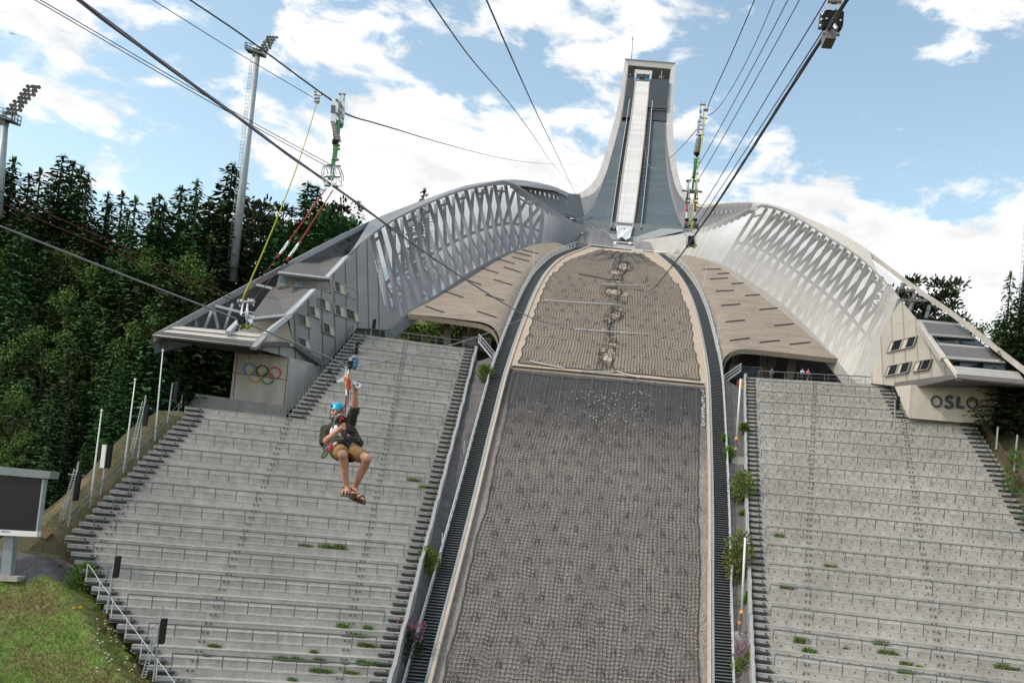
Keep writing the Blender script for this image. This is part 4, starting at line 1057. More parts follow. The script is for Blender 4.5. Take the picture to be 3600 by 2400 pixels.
tq('glass_rail', [(1112, 1030), (1512, 1062), (1495, 1128), (1100, 1098)], [glass_mat('rail_glass', (0.32, 0.40, 0.46), .1, .75)], 240.7, .15)
mb = MB(); mb.tube([P(*c0(650, 580), 241), P(*c0(672, 300), 241), P(*c0(682, 100), 241)], [.16, .13, .09], 6); mb.box(P(*c0(676, 112), 241), .35, .35, .8); mb.tube([P(*c0(682, 100), 241), P(*c0(688, 62), 241)], .06, 5); part('antenna_mast', mb, [M_steel], tw)
# wall behind the left wing's end, with slots
M_slot = seam(see_thru(mat('slotted_wall', (0.20, 0.20, 0.21), 0.6, .2, var=.06), .12), 60, .3, .75); open_by_uv(M_slot, .0, .5, (.0, .75, .05, .3), .35)
tp = smooth_pts(T3([(1795, 632, 169), (1871, 639, 174), (1945, 656, 178), (1999, 681, 182), (2040, 684, 186)]), 1); bt = smooth_pts(T3([(1797, 642, 170), (1893, 722, 173), (1983, 760, 178), (2034, 774, 183), (2054, 760, 186)]), 1)
mb = MB(); mb.grid(ruled(bt, tp, 50, 6)); part('slotted_wall', mb, [M_slot], tw)
mb = truss_between(resample(bt, 40)[:28], resample(tp, 40)[:28], Vector((-.3, 1.2, 0)), .55, 9); part('wall_frame', mb, [M_truss], tw)
mb = MB(); mb.grid([[p, p + Vector((0, 0, -1.6))] for p in tp]); mb.grid([[p, p + Vector((-.6, .8, 0.1))] for p in tp]); part('wall_cap', mb, [M_band], tw)
tp = smooth_pts(T3([(2665, 714, 168), (2614, 712, 172), (2512, 718, 179), (2461, 723, 184), (2420, 716, 188)]), 1); bt = smooth_pts(T3([(2664, 720, 169), (2548, 778, 173), (2440, 812, 179), (2405, 806, 183), (2385, 770, 187)]), 1)
mb = MB(); mb.grid(ruled(bt, tp, 50, 6)); part('slotted_wall', mb, [M_slot], tw)
mb = truss_between(resample(bt, 40)[:28], resample(tp, 40)[:28], Vector((.3, 1.2, 0)), .55, 9); part('wall_frame', mb, [M_truss], tw)
mb = MB(); mb.grid([[p, p + Vector((0, 0, -1.4))] for p in tp]); mb.grid([[p, p + Vector((.6, .8, 0.1))] for p in tp]); part('wall_cap', mb, [M_band], tw)
# panelled wall below the take-off
M_tow = seam(mat('takeoff_panel', (0.23, 0.22, 0.22), 0.5, .25, var=.08), 13, .03, .35)
def uvwall(name, topp, bot, mats, n=40):
    mb = MB(); mb.grid(ruled(T3(bot), T3(topp), n, 5)); return part(name, mb, mats, tw)
uvwall('takeoff_wall', [(1996, 772, 174), (2060, 797, 174), (2114, 808, 175), (2134, 818, 175.5), (2156, 846, 175)], [(1990, 853, 172.5), (2012, 856, 172.5), (2079, 863, 172), (2112, 868, 172), (2156, 872, 172)], [M_tow])
uvwall('takeoff_wall', [(2234, 853, 175), (2252, 837, 175.5), (2308, 837, 174), (2412, 821, 171)], [(2232, 882, 172), (2260, 884, 172), (2308, 888, 171.3), (2412, 897, 167)], [M_tow])
quadpart('takeoff_front', [(2154, 846, 175), (2236, 853, 175), (2234, 884, 172.2), (2154, 873, 172.2)], [M_fascia], tw, .4)
quadpart('takeoff_gap', [(2160, 852, 174.4), (2230, 858, 174.4), (2229, 862, 174.0), (2160, 857, 174.0)], [M_dark], tw, .1)
for x in (2157, 2209): quadpart('notice', [(x, 850, 174), (x + 10, 851, 174), (x + 10, 858, 173.6), (x, 857, 173.6)], [M_white], tw, .1)
mb = MB(); mb.tube([P(u, v, y) for u, v, y in ((2079, 861, 171.8), (2160, 871, 171.6), (2230, 879, 171.5), (2300, 885, 171), (2340, 888, 169.5))], .14, 5); part('edge_rail', mb, [M_steel_l], tw)
quadpart('edge_gap', [(2079, 864, 171.6), (2298, 887, 170.8), (2298, 891, 170.5), (2079, 869, 171.3)], [M_dark], tw, .1)
quadpart('mat_sheet', [(2222, 873, 171.2), (2262, 877, 171.2), (2260, 888, 170.4), (2219, 884, 170.4)], [mat('grey_sheet', (.42, .44, .43), .6, var=.05)], tw, .1)
# railing along the deck's lower edge
mb = MB(); rl = resample(T3([(1983, 756, 176.5), (2015, 768, 178), (2059, 777, 178), (2085, 796, 177.5), (2103, 810, 177.2)]), 14)
mb.tube([p + Vector((0, 0, .3)) for p in rl], .07, 4); mb.tube([p + Vector((0, 0, -.5)) for p in rl], .05, 4)
for p in rl: mb.bar(p + Vector((0, 0, .3)), p + Vector((0, 0, -1.0)), .08, .08)
part('deck_railing', mb, [M_steel_d], tw)
quadpart('doorway', [(2012, 813, 172.6), (2048, 818, 172.6), (2060, 859, 171.6), (2022, 856, 171.6)], [mat('door_recess', (.16, .15, .15), .7, var=.1)], tw, .1)
quadpart('door_lintel', [(2010, 811, 172.4), (2050, 817, 172.4), (2050, 821, 172.2), (2010, 815, 172.2)], [M_fascia], tw, .3)

# ================================================================ the net on the slope
def vnoise(seed):
    g = np.random.RandomState(seed).uniform(-1, 1, (64, 64))
    def f(x, y):
        xi, yi = int(math.floor(x)), int(math.floor(y)); fx, fy = x - xi, y - yi; fx = fx * fx * (3 - 2 * fx); fy = fy * fy * (3 - 2 * fy)
        a = g[xi % 64, yi % 64] * (1 - fx) + g[(xi + 1) % 64, yi % 64] * fx; b = g[xi % 64, (yi + 1) % 64] * (1 - fx) + g[(xi + 1) % 64, (yi + 1) % 64] * fx
        return a * (1 - fy) + b * fy
    return f
n1, n2, n3 = vnoise(1), vnoise(2), vnoise(3)
hb = bvh_of([[hill(Y, s) for s in np.linspace(0, 1, 30)] for Y in np.linspace(YBOT, YTOP, 120)])
HOLES = [((2191, 938), 1.1, 1.9), ((2163, 959), .75, 1.1), ((2177, 961), .5, .8), ((2169, 991), 1.2, .4), ((2150, 1026), 1.1, 1.0), ((2172, 1033), .6, .7), ((2198, 1035), .5, .7), ((2158, 1107), .75, 2.0), ((2138, 1127), .5, 1.0), ((2179, 1090), .5, .6), ((2145, 1250), .45, 1.4), ((2128, 1258), .45, .7), ((2165, 925), .35, .35), ((2143, 1185), .3, .6)]
HOLES = [(hit(hb, *c), a * .85, b * .9) for c, a, b in HOLES]
rh = random.Random(8)
CPATH = [(2183, 885), (2190, 935), (2168, 962), (2172, 1000), (2150, 1028), (2172, 1052), (2160, 1110), (2140, 1135), (2150, 1200), (2132, 1250), (2126, 1300)]
for k in range(16):
    j = rh.randrange(len(CPATH) - 1); f_ = rh.random(); q_ = hit(hb, CPATH[j][0] + (CPATH[j + 1][0] - CPATH[j][0]) * f_ + rh.gauss(0, 13), CPATH[j][1] + (CPATH[j + 1][1] - CPATH[j][1]) * f_)
    if q_ is not None: HOLES.append((q_, rh.uniform(.18, .4), rh.uniform(.25, .6)))
def cell_lines():
    xs = 25.2; nx = 57; Ys = []
    Y = YBOT + .5
    while Y < YTOP - 1.6:
        Ys.append(Y); s = (hz(Y + .5) - hz(Y - .5)); Y += .50 / math.sqrt(1 + s * s)
    return nx, Ys
NX, NY = cell_lines()
def netpt(i, Y, lower):
    s = (i + .0) / NX
    # scalloped sides and gathered top
    inset = .8 + (.06 if lower else .25) * abs(math.sin(Y * (1.05 if not lower else 1.7))) + (.5 if Y > 150 else 0) + max(0, Y - 156) * .12
    wd = hxr(Y) - hxl(Y); x = -wd / 2 + inset + (wd - 2 * inset) * s
    cxm = (hxl(Y) + hxr(Y)) / 2
    a = .08
    top = max(0, (Y - 158) / 10)
    x += a * n1(i * .35, Y * .5) + .22 * n2(i * .12 + 9, Y * .16) + top * .3 * n1(i * .8, Y * .3)
    yy = Y + (.11 * n3(i * .33, Y * .35) + (.18 if not lower else .15) * n2(i * .1, Y * .2 + 30) - .10 * abs(math.sin(i * .9)) * (1 if lower else .4))
    if Y > 160: yy -= top * 1.0 * abs(math.sin(i * .26)) * (1 if i not in (0, NX) else 0)
    p = Vector((cxm + x, yy, 0)); 
    if not lower:
        for c, ra, rb in HOLES:
            dx, dy = (p.x - c.x) / ra, (p.y - c.y) / rb; r = math.hypot(dx, dy)
            if r < 2.2 and r > 1e-4:
                k = max(0, 1 - r / 2.2); r2 = 1.0 + (r / 2.2) * 1.2 if r < 2.2 else r
                p.x = c.x + dx / r * r2 * ra; p.y = c.y + dy / r * r2 * rb
    lift = (.09 if not lower else -.36) + (.12 * max(0, n1(i * .5 + 40, Y * .6)) if lower else .03)
    p.z = hz(p.y) + lift
    return p
M_net = mat('net_cord', (0.035, 0.038, 0.038), 0.9, var=0.2)
def build_net(name, Ys, lower, label, w):
    pts = [[netpt(i, Y, lower) for i in range(NX + 1)] for Y in Ys]
    mb = MB(); up = Vector((0, -.6, .8))
    def ribbon(line, w):
        vs = []; n = len(line)
        for k, p in enumerate(line):
            d = line[min(k + 1, n - 1)] - line[max(0, k - 1)]; s = d.cross(up)
            s = s.normalized() * (w / 2) if s.length > 1e-6 else Vector((w / 2, 0, 0)); vs += [p - s, p + s]
        mb.add(vs, [(2 * k, 2 * k + 1, 2 * k + 3, 2 * k + 2) for k in range(n - 1)])
    for j, row in enumerate(pts): ribbon(row, w * (1.3 if lower else 1.75) * (1.0 if j not in (0, len(pts) - 1) else 2.4))
    for i in range(NX + 1): ribbon([r[i] for r in pts], w * (1.0 if i not in (0, NX) else 2.2))
    # every fifth row a heavier seam that wanders
    o = thing(name, label, 'net', pts[0][NX // 2])
    part('mesh', mb, [M_net], o, fix=False)
    return o, pts
netU, ptsU = build_net('slope_net', [y for y in NY if y > YBRK + .3], False, 'dark cord net with torn holes on the beige upper slope', .062)
netL, ptsL = build_net('slope_net', [y for y in NY if y < YBRK - .4], True, 'dark cord net over the grey gravel of the lower slope', .056)
mb = MB(); rr = random.Random(5)
Y = YBOT + 1
row = 0
while Y < YBRK - 5:
    for k in range(11):
        x = hxl(Y) + 1.5 + (k + .5 * (row % 2) + rr.uniform(-.18, .18)) * 2.15
        if x > hxr(Y) - 1: continue
        y = Y + rr.uniform(-.4, .4); c = Vector((x, y, hz(y) - .12)); w = rr.uniform(.22, .45) * (1 if rr.random() < .8 else .5)
        mb.tube([c + Vector((-w, -.45, -.62)), c + Vector((-w * .45, -.05, -.08)), c + Vector((0, .1, .12)), c + Vector((w * .5, -.05, -.1)), c + Vector((w, -.5, -.62))], .034, 4)
    Y += 2.15; row += 1
tag(part('anchor_loops', mb, [M_net], netL), kind='stuff')
mb = MB()
Y = YBRK + 1.3; row = 0
while Y < 150:
    for k in range(11):
        x = hxl(Y) + 1.8 + (k + .5 * (row % 2) + rr.uniform(-.2, .2)) * 2.1
        if x > hxr(Y) - 1.5: continue
        y = Y + rr.uniform(-.3, .3); c = Vector((x, y, hz(y) + .3)); w = rr.uniform(.15, .35)
        mb.tube([c + Vector((-w, -.3, -.35)), c, c + Vector((w, -.3, -.4))], .045, 4)
    Y += 3.0; row += 1
tag(part('anchor_loops', mb, [mat('green_cord', (.02, .06, .045), .8, var=.2)], netU), kind='stuff')
def rope(pts, r):
    mb = MB(); q = [hit(hb, u, v, .14) for u, v in pts]; mb.tube(smooth_pts([p + Vector((rr.uniform(-.08, .08), 0, 0)) for p in q if p is not None], 1), r * .62, 5); part('gathered_cord', mb, [M_net], netU)
TANG = []
def cc(x, y): return (1950 + x / 3.92, 760 + y / 3.92)
for k in range(75):
    j = rh.randrange(len(CPATH) - 1); f_ = rh.random(); u_ = CPATH[j][0] + (CPATH[j + 1][0] - CPATH[j][0]) * f_ + rh.gauss(0, 12); v_ = CPATH[j][1] + (CPATH[j + 1][1] - CPATH[j][1]) * f_; q = [(u_, v_)]
    for i in range(rh.randrange(2, 5)): q.append((q[-1][0] + rh.gauss(0, 8), q[-1][1] + rh.gauss(0, 7)))
    TANG.append((q, rh.uniform(.02, .05)))
for pts, r in (([(330, 805), (450, 830), (560, 845), (700, 880), (800, 890), (920, 895)], .13), ([(900, 540), (905, 600), (880, 660), (870, 720), (900, 770), (930, 820), (925, 890)], .11), ([(990, 640), (1000, 700), (985, 760), (940, 810)], .13), ([(700, 1000), (690, 1070), (740, 1110), (800, 1130), (860, 1140), (900, 1100), (920, 1040), (910, 1000)], .09), ([(720, 990), (800, 985), (870, 1000)], .08), ([(850, 750), (870, 800), (900, 830)], .09), ([(960, 1010), (1050, 1020), (1180, 1025), (1230, 1020)], .07), ([(1210, 915), (1280, 905), (1240, 860), (1300, 840)], .07)):
    rope([cc(*p) for p in pts], r)
def c7(x, y): return (1400 + x / 1.96, 750 + y / 1.96)
for pts, r in (([(1475, 640), (1462, 700), (1470, 760), (1455, 800)], .12), ([(1440, 730), (1430, 770), (1455, 800), (1450, 860)], .1), ([(1510, 650), (1540, 690), (1520, 740)], .08), ([(1420, 970), (1400, 1010), (1410, 1060), (1390, 1090)], .09), ([(1465, 960), (1480, 1010), (1460, 1050), (1500, 1080)], .1), ([(1390, 980), (1380, 1030), (1360, 1080)], .07)):
    rope([c7(*p) for p in pts], r)
mb = MB()
for q, r in TANG:
    q = [p for p in (hit(hb, u, v, .13) for u, v in q) if p is not None]
    if len(q) > 1: mb.tube(q, r, 4)
tag(part('tangled_cords', mb, [M_net], netU), kind='stuff')
mb = MB(); lp = [hill(YBRK - .05, s, -.02) for s in np.linspace(.01, .99, 40)]
mb.bar(lp[0] + Vector((0, .1, -.1)), lp[-1] + Vector((0, .1, -.1)), .2, .2); part('edge_beam', mb, [M_dark], netL)
# thin vertical cords hanging down from the concrete edge
mb = MB()
for k in range(13):
    s = .05 + k * .075; mb.tube([hill(YBRK - .4 - j * 1.4, s, .12 - .34 * (j > 0)) for j in range(6)], .018, 3)
part('hanging_cords', mb, [M_steel], netL)
mb = MB()
# pale battens lying on the net
for lab, a, b in (('longest pale batten lying across the upper left of the torn net', (1000, 605), (1485, 635)), ('pale batten lying across the middle of the beige slope', (1215, 805), (1720, 840)), ('short pale batten beside the largest hole in the net', (1395, 495), (1685, 502)), ('pale batten lying at the lower left edge of the beige slope', (905, 1025), (1145, 1075)), ('pale batten lying at the lower middle edge of the beige slope', (1260, 1092), (1490, 1100)), ('slanting pale batten at the lower right edge of the beige slope', (1500, 1095), (1660, 1140))):
    m2 = MB(); m2.tube([hit(hb, *c7(*a), .2), hit(hb, *c7((a[0] + b[0]) / 2, (a[1] + b[1]) / 2 + 2), .2), hit(hb, *c7(*b), .2)], .07, 5)
    single('batten', m2, [M_steel_l], lab, 'batten', 'battens on the net')
# small pale stones and litter on the dark gravel
mb = MB(); M_stone = mat('pale_stone', (.5, .49, .47), .9, var=.15)
hb2 = bvh_of([[hill(Y, s, -.45) for s in np.linspace(0, 1, 20)] for Y in np.linspace(YBOT, YBRK, 60)])
for k in range(420):
    u = rr.gauss(2150, 120) if k < 260 else rr.uniform(1650, 2480); v = abs(rr.gauss(0, 95)) + 1375 if k < 260 else rr.uniform(1370, 2400)
    p = hit(hb2, u, v, .06)
    if p is None or not (hxl(p.y) + .3 < p.x < hxr(p.y) - .3): continue
    s = rr.uniform(.05, .15) * (1 if k < 260 else .8); mb.box(p, s * rr.uniform(.8, 1.8), s, s * .6, rot=Euler((rr.random(), rr.random(), rr.random() * 3)).to_matrix())
for k in range(130):
    p = hit(hb2, rr.uniform(2466, 2478), rr.uniform(1370, 1500), .06)
    if p: s = rr.uniform(.06, .16); mb.box(p, s * 1.3, s, s * .7, rot=Euler((rr.random(), rr.random(), rr.random() * 3)).to_matrix())
tag(single('pale_stones', mb, [M_stone], 'scattered pale stones on the dark gravel', 'stones'), kind='stuff')
# ================================================================ banks of grass, soil and gravel
def gsheet(name, poly, mats, lift=.06, n=26):
    """a patch of ground cover laid over the hillside inside a traced outline"""
    pts = [Vector((u, v, 0)) for u, v in poly]; us = [p.x for p in pts]; vs = [p.y for p in pts]
    def inside(u, v):
        c = False; j = len(poly) - 1
        for i in range(len(poly)):
            if (poly[i][1] > v) != (poly[j][1] > v) and u < (poly[j][0] - poly[i][0]) * (v - poly[i][1]) / (poly[j][1] - poly[i][1]) + poly[i][0]: c = not c
            j = i
        return c
    W_ = [hit(GB, u, v, 0) for u, v in poly]; W_ = [p for p in W_ if p is not None]
    x0, x1, y0, y1 = min(p.x for p in W_), max(p.x for p in W_), min(p.y for p in W_), max(p.y for p in W_)
    mb = MB(); st = .8; idx = {}; 
    nx, ny = int((x1 - x0) / st) + 2, int((y1 - y0) / st) + 2; vs_ = []; fs = []
    def vert(i, j):
        if (i, j) not in idx:
            x, y = x0 + i * st, y0 + j * st; idx[(i, j)] = len(vs_); vs_.append(Vector((x, y, corr(x, y) + lift + .05 * math.sin(x * 2.1) * math.sin(y * 1.7))))
        return idx[(i, j)]
    for i in range(nx):
        for j in range(ny):
            x, y = x0 + (i + .5) * st, y0 + (j + .5) * st
            if inside(*px(Vector((x, y, corr(x, y))))): fs.append((vert(i, j), vert(i + 1, j), vert(i + 1, j + 1), vert(i, j + 1)))
    mb.add(vs_, fs); return ground(name, mb, mats)
M_grass = mat('grass', (0.13, 0.22, 0.035), 0.95, var=.4, scale=.4, col2=(0.15, 0.105, 0.05), fine=.4, fscale=7)
M_soil = mat('dry_soil', (0.18, 0.12, 0.066), 0.95, var=.3, scale=.7, col2=(0.07, 0.085, 0.03), fine=.4, fscale=6)
gsheet('dry_bank', [(690, 1380), (640, 1452), (224, 1890), (150, 1890), (120, 1840), (330, 1660), (560, 1440), (640, 1390)], [M_soil], .10)
gsheet('grass_bank', [(-60, 2010), (130, 2040), (270, 2050), (320, 2080), (376, 2147), (545, 2377), (640, 2520), (-60, 2520)], [M_grass], .10)
gsheet('gravel_patch', [(-40, 1940), (40, 1945), (210, 1960), (268, 1982), (310, 2060), (200, 2052), (60, 2030), (-40, 2020)], [M_grav], .08)

# grass blades and flowers standing on the bank
mb = MB(); rr = random.Random(11)
for k in range(15000):
    u, v = rr.uniform(-40, 640), rr.uniform(2000, 2440)
    e = LOUT(v)
    if u > e - 2 and v < 2400: continue
    if v < 2035 + u * .02: continue
    p = hit(GB, u, v, .1)
    if p is None: continue
    h = rr.uniform(.08, .30); a = rr.random() * 6.28; d = Vector((math.cos(a), math.sin(a), 0)); q = p + Vector((rr.uniform(-.12, .12), rr.uniform(-.12, .12), h)); w = .03
    mb.add([p - d * w, p + d * w, q], [(0, 1, 2)], mi=0 if n1(p.x * .45, p.y * .45) + rr.uniform(-.5, .5) > -.1 else 1)
M_blade = mat('grass_blade', (0.13, 0.25, 0.03), .9, var=.3, scale=.5); M_blade2 = mat('dry_blade', (0.22, 0.16, 0.07), .9, var=.3, scale=.5)
tag(single('grass', mb, [M_blade, M_blade2], 'rough green and dry grass on the bank in front of the left stand', 'grass', fix=False), kind='stuff')
mb = MB()
for k in range(80):
    u, v = rr.uniform(330, 520), rr.uniform(2120, 2380)
    if u > LOUT(v) - 6: continue
    p = hit(GB, u, v, .45)
    if p: mb.box(p, .10, .10, .05, mi=0 if rr.random() < .8 else 1)
for u, v in ((283, 2148), (262, 2150), (400, 2190), (390, 2195), (455, 2205)):
    for k in range(6):
        p = hit(GB, u + rr.uniform(-8, 8), v + rr.uniform(-3, 3), .4)
        if p: mb.box(p, .10, .10, .05, mi=1)
tag(single('wild_flowers', mb, [M_white, mat('yellow_petals', (.6, .42, .02), .8, var=.1)], 'white and yellow wild flowers along the edge of the grass bank', 'flowers'), kind='stuff')

# ================================================================ trees
def leafmat(name, col, dv=.5):
    m = bpy.data.materials.new(name); m.use_nodes = True; t = m.node_tree; b = t.nodes['Principled BSDF']; b.inputs['Roughness'].default_value = .75; b.inputs['Specular IOR Level'].default_value = .25
    oi = nd(t, 'ShaderNodeObjectInfo'); hs = nd(t, 'ShaderNodeHueSaturation'); hs.inputs['Color'].default_value = (*col, 1)
    t.links.new(mth(t, 'ADD', mth(t, 'MULTIPLY', oi.outputs['Random'], .06), .47), hs.inputs['Hue'])
    tc = nd(t, 'ShaderNodeTexCoord'); no = nd(t, 'ShaderNodeTexNoise'); t.links.new(tc.outputs['Object'], no.inputs['Vector']); no.inputs['Scale'].default_value = .9; no.inputs['Detail'].default_value = 3
    t.links.new(mth(t, 'MULTIPLY', mth(t, 'ADD', mth(t, 'MULTIPLY', oi.outputs['Random'], dv), .75), mth(t, 'ADD', mth(t, 'MULTIPLY', no.outputs['Fac'], 1.1), .45)), hs.inputs['Value'])
    t.links.new(hs.outputs[0], b.inputs['Base Color']); return m
M_spr = leafmat('spruce_needles', (0.040, 0.076, 0.024), 1.0); M_birch = leafmat('broad_leaves', (0.082, 0.15, 0.031)); M_pine = leafmat('pine_needles', (0.035, 0.05, 0.022)); M_bark = mat('bark', (0.08, 0.06, 0.045), .95, var=.3)
M_shrub = leafmat('shrub_leaves', (0.13, 0.20, 0.035)); M_purple = leafmat('purple_flowers', (0.26, 0.08, 0.20), .2)
def card(mb, c, d, n, l, w):
    """one leaf-sized tapered blade"""
    d = d.normalized(); s = d.cross(n); 
    if s.length < 1e-4: return
    s = s.normalized() * w / 2; mb.add([c - s * .6, c + d * l * .5 - s, c + d * l, c + d * l * .5 + s, c + s * .6], [(0, 1, 2, 3, 4)])
def spruce_mesh(seed, H=20, Rm=3.4, dens=1.0, thin=1.0):
    r = random.Random(seed); tr = MB(); cr = MB()
    tr.tube([(0, 0, 0), (0, 0, H * .5), (0, 0, H * .98)], [H * .016, H * .009, .03], 6)
    h = H * .05
    while h < H * .985:
        f = 1 - h / H; L_ = Rm * (f ** .85) * (1.12 - .25 * (h / H < .12)) + .12; nb = max(4, int((5 + 5 * f) * dens))
        ph = r.random() * 6.28
        for k in range(nb):
            a = ph + 6.283 * k / nb + r.uniform(-.3, .3); l = L_ * r.uniform(.55, 1.08); d = Vector((math.cos(a), math.sin(a), 0)); hh = h + r.uniform(-.15, .15)
            ns = max(2, int(l / .17 * thin))
            for q in range(ns):
                s = (q + r.random()) / ns; dz = -.38 * l * s * (1.2 - f * .2) + .30 * l * max(0, s - .6) + (.25 * (1 - f) * l * s)
                c = d * (l * s) + Vector((0, 0, hh + dz)); side_ = Vector((-d.y, d.x, 0)) * r.choice((-1, 1))
                dr = (d * r.uniform(.4, 1.0) + side_ * r.uniform(.2, 1.0) + Vector((0, 0, r.uniform(-.75, .05))))
                card(cr, c, dr, Vector((r.uniform(-.4, .4), r.uniform(-.4, .4), 1)), r.uniform(.40, .80) * (.5 + .5 * f + .12), r.uniform(.13, .25))
        h += r.uniform(.30, .46) * (.55 + .45 * f + .1)
    for q in range(10): card(cr, Vector((0, 0, H * .955)), Vector((r.uniform(-.2, .2), r.uniform(-.2, .2), 1)), Vector((1, r.random(), 0)), .9, .14)
    return tr, cr
def broad_mesh(seed, H=14, W_=4.2, base=.12, clumps=70, leaf=.17, per=150):
    r = random.Random(seed); tr = MB(); cr = MB()
    tr.tube([(0, 0, 0), (.1, .1, H * .4), (.2, 0, H * .85)], [H * .018, H * .012, .04], 6)
    for c in range(clumps):
        t = r.random(); z = H * (base + (1 - base) * t); rad = W_ * math.sqrt(max(.05, math.sin(math.pi * min(1, .12 + .86 * t) ** .8))) * math.sqrt(r.random()) * 1.0
        a = r.random() * 6.28; cc_ = Vector((math.cos(a) * rad, math.sin(a) * rad, z * .97)); sz = r.uniform(.5, 1.15) * W_ / 4.2
        if c % 4 == 0: tr.tube([(.1, .05, max(H * .2, z - 2.5)), tuple(cc_ * .6 + Vector((0, 0, z * .35))), tuple(cc_)], [.09, .05, .02], 4)
        for k in range(per):
            v = Vector((r.gauss(0, 1), r.gauss(0, 1), r.gauss(0, .7))); v = v.normalized() * (r.random() ** .4) * sz
            card(cr, cc_ + v, Vector((r.uniform(-1, 1), r.uniform(-1, 1), r.uniform(-.9, .3))), Vector((r.uniform(-1, 1), r.uniform(-1, 1), r.uniform(.2, 1))), leaf * r.uniform(.7, 1.3), leaf * .75)
    return tr, cr
def pine_mesh(seed, H=18):
    r = random.Random(seed); tr = MB(); cr = MB(); top = Vector((.3, .2, H))
    tr.tube([(0, 0, 0), (.15, .1, H * .55), tuple(top * .97)], [.3, .2, .05], 6)
    for c in range(34):
        t = r.uniform(.30, 1.0); z = H * t; a = r.random() * 6.28; l = (1 - t) * 4.2 + r.uniform(.5, 1.6); l *= min(1, .5 + (t - .3) * 3); e = Vector((math.cos(a) * l, math.sin(a) * l, z + r.uniform(-.2, .8)))
        tr.tube([(.1, .05, z - .4), tuple(e)], [.07, .025], 4)
        for q in range(3):
            cc_ = Vector((.1, .05, z - .3)).lerp(e, .45 + .28 * q)
            for k in range(36):
                v = Vector((r.gauss(0, 1), r.gauss(0, 1), r.gauss(0, .45))).normalized() * (r.random() ** .5) * r.uniform(.5, 1.0); card(cr, cc_ + v, v + Vector((0, 0, .4)), Vector((r.uniform(-1, 1), r.uniform(-1, 1), .6)), .42, .20)
    return tr, cr
PROTO = {}
def proto(kind, builder, lm, Href):
    PROTO[kind] = (builder, lm, Href, [None])
for i in range(5): proto('spruce%d' % i, (lambda i=i: spruce_mesh(20 + i, 20, (4.2, 3.5, 4.8, 3.9, 4.5)[i], (1.35, 1.2, 1.45, 1.0, 1.35)[i], (1.15, 1.0, 1.2, .9, 1.2)[i])), M_spr, 20)
for i in range(3): proto('broad%d' % i, (lambda i=i: broad_mesh(40 + i, 14, (3.6, 4.4, 3.0)[i], (.1, .05, .15)[i])), M_birch, 14)
proto('pine0', (lambda: pine_mesh(60)), M_pine, 18); proto('pine1', (lambda: pine_mesh(61)), M_pine, 18)
def plant(kind, name, label, loc, H, wide=1.0, group=None, rz=None):
    bld, lm, Href, cache = PROTO[kind]
    if cache[0] is None:
        root = thing(name, label, 'tree', loc, group, local=True); a, b = bld(); part('trunk', a, [M_bark], root); part('crown', b, [lm], root, fix=False); cache[0] = root
    else: root = copy_tree(cache[0], None, label, loc); root.name = name; root['group'] = group
    s = H / Href; root.scale = (s * wide, s * wide, s); root.rotation_euler = (0, 0, random.uniform(0, 6.28) if rz is None else rz); return root
def tree_px(kind, u, v, Y, label, group, name=None, wide=1.0):
    t = P(u, v, Y); z = corr(t.x, t.y); H = t.z - z
    nm = {'s': 'spruce_tree', 'b': 'broadleaf_tree', 'p': 'pine_tree'}[kind[0]]
    return plant(kind, nm, label, (t.x, t.y, z - .3), max(3, H + .3), wide, group)
GS = 'spruces on the skyline left of the jump'
sky_trees = [(51, 546, 128, 'tall dark spruce beside the left floodlight mast, its top against the sky'), (12, 575, 126, 'dark spruce at the left picture edge behind the left floodlight mast'), (105, 607, 130, 'shorter dark spruce between two taller ones right of the left floodlight mast'), (145, 587, 133, 'dark spruce left of the tallest pointed skyline spruce'),
    (222, 536, 131, 'tallest pointed spruce of the dense group on the left skyline'), (260, 561, 134, 'second pointed spruce right of the tallest one on the left skyline'), (290, 577, 130, 'third pointed spruce right of the tallest one on the left skyline'), (312, 600, 128, 'right end spruce of the dense group on the left skyline'), (183, 640, 127, 'low broad spruce under the tallest pointed spruce on the left skyline'),
    (383, 668, 132, 'left one of two small spruces standing apart on the skyline'), (434, 668, 134, 'right one of two small spruces standing apart on the skyline'), (564, 679, 132, 'small pointed spruce in the middle of the gap in the skyline'), (640, 648, 133, 'spruce second left of the tall floodlight mast on the skyline'), (696, 622, 136, 'thin airy spruce left of the tall floodlight mast'),
    (821, 564, 128, 'tallest dark spruce directly left of the tall floodlight mast'), (1087, 633, 150, 'tall pointed spruce right of the yellow rope'), (1119, 650, 152, 'slim spruce right beside the tall pointed one near the red ropes'), (1493, 657, 190, 'lone spruce tip showing above the left screen wing')]
for i, (u, v, Y, lab) in enumerate(sky_trees): tree_px('spruce%d' % ((0, 2, 1, 3, 0, 1, 4, 3, 2, 3, 3, 1, 0, 3, 2, 0, 1, 0)[i]), u, v, Y, lab, GS, wide=1.3 if i != 17 else .9)
for u, v, Y, k, lab in ((918, 728, 150, 'pine0', 'round topped pine right of the tall floodlight mast'), (1008, 718, 152, 'pine1', 'round topped pine left of the red ropes on the skyline'), (1196, 740, 158, 'pine0', 'spreading pine against white cloud right of the red ropes'), (965, 745, 147, 'spruce3', 'narrow spruce between two pines right of the tall floodlight mast'), (1255, 790, 168, 'pine1', 'low pine just above the roof edge of the left wing'), (880, 745, 146, 'pine1', 'low dark pine touching the tall floodlight mast')):
    tree_px(k, u, v, Y, lab, 'trees behind the left wing')
rt = random.Random(21); words_row = ('topmost', 'upper', 'middle', 'lower', 'lowest'); n_ = 0
spots = []
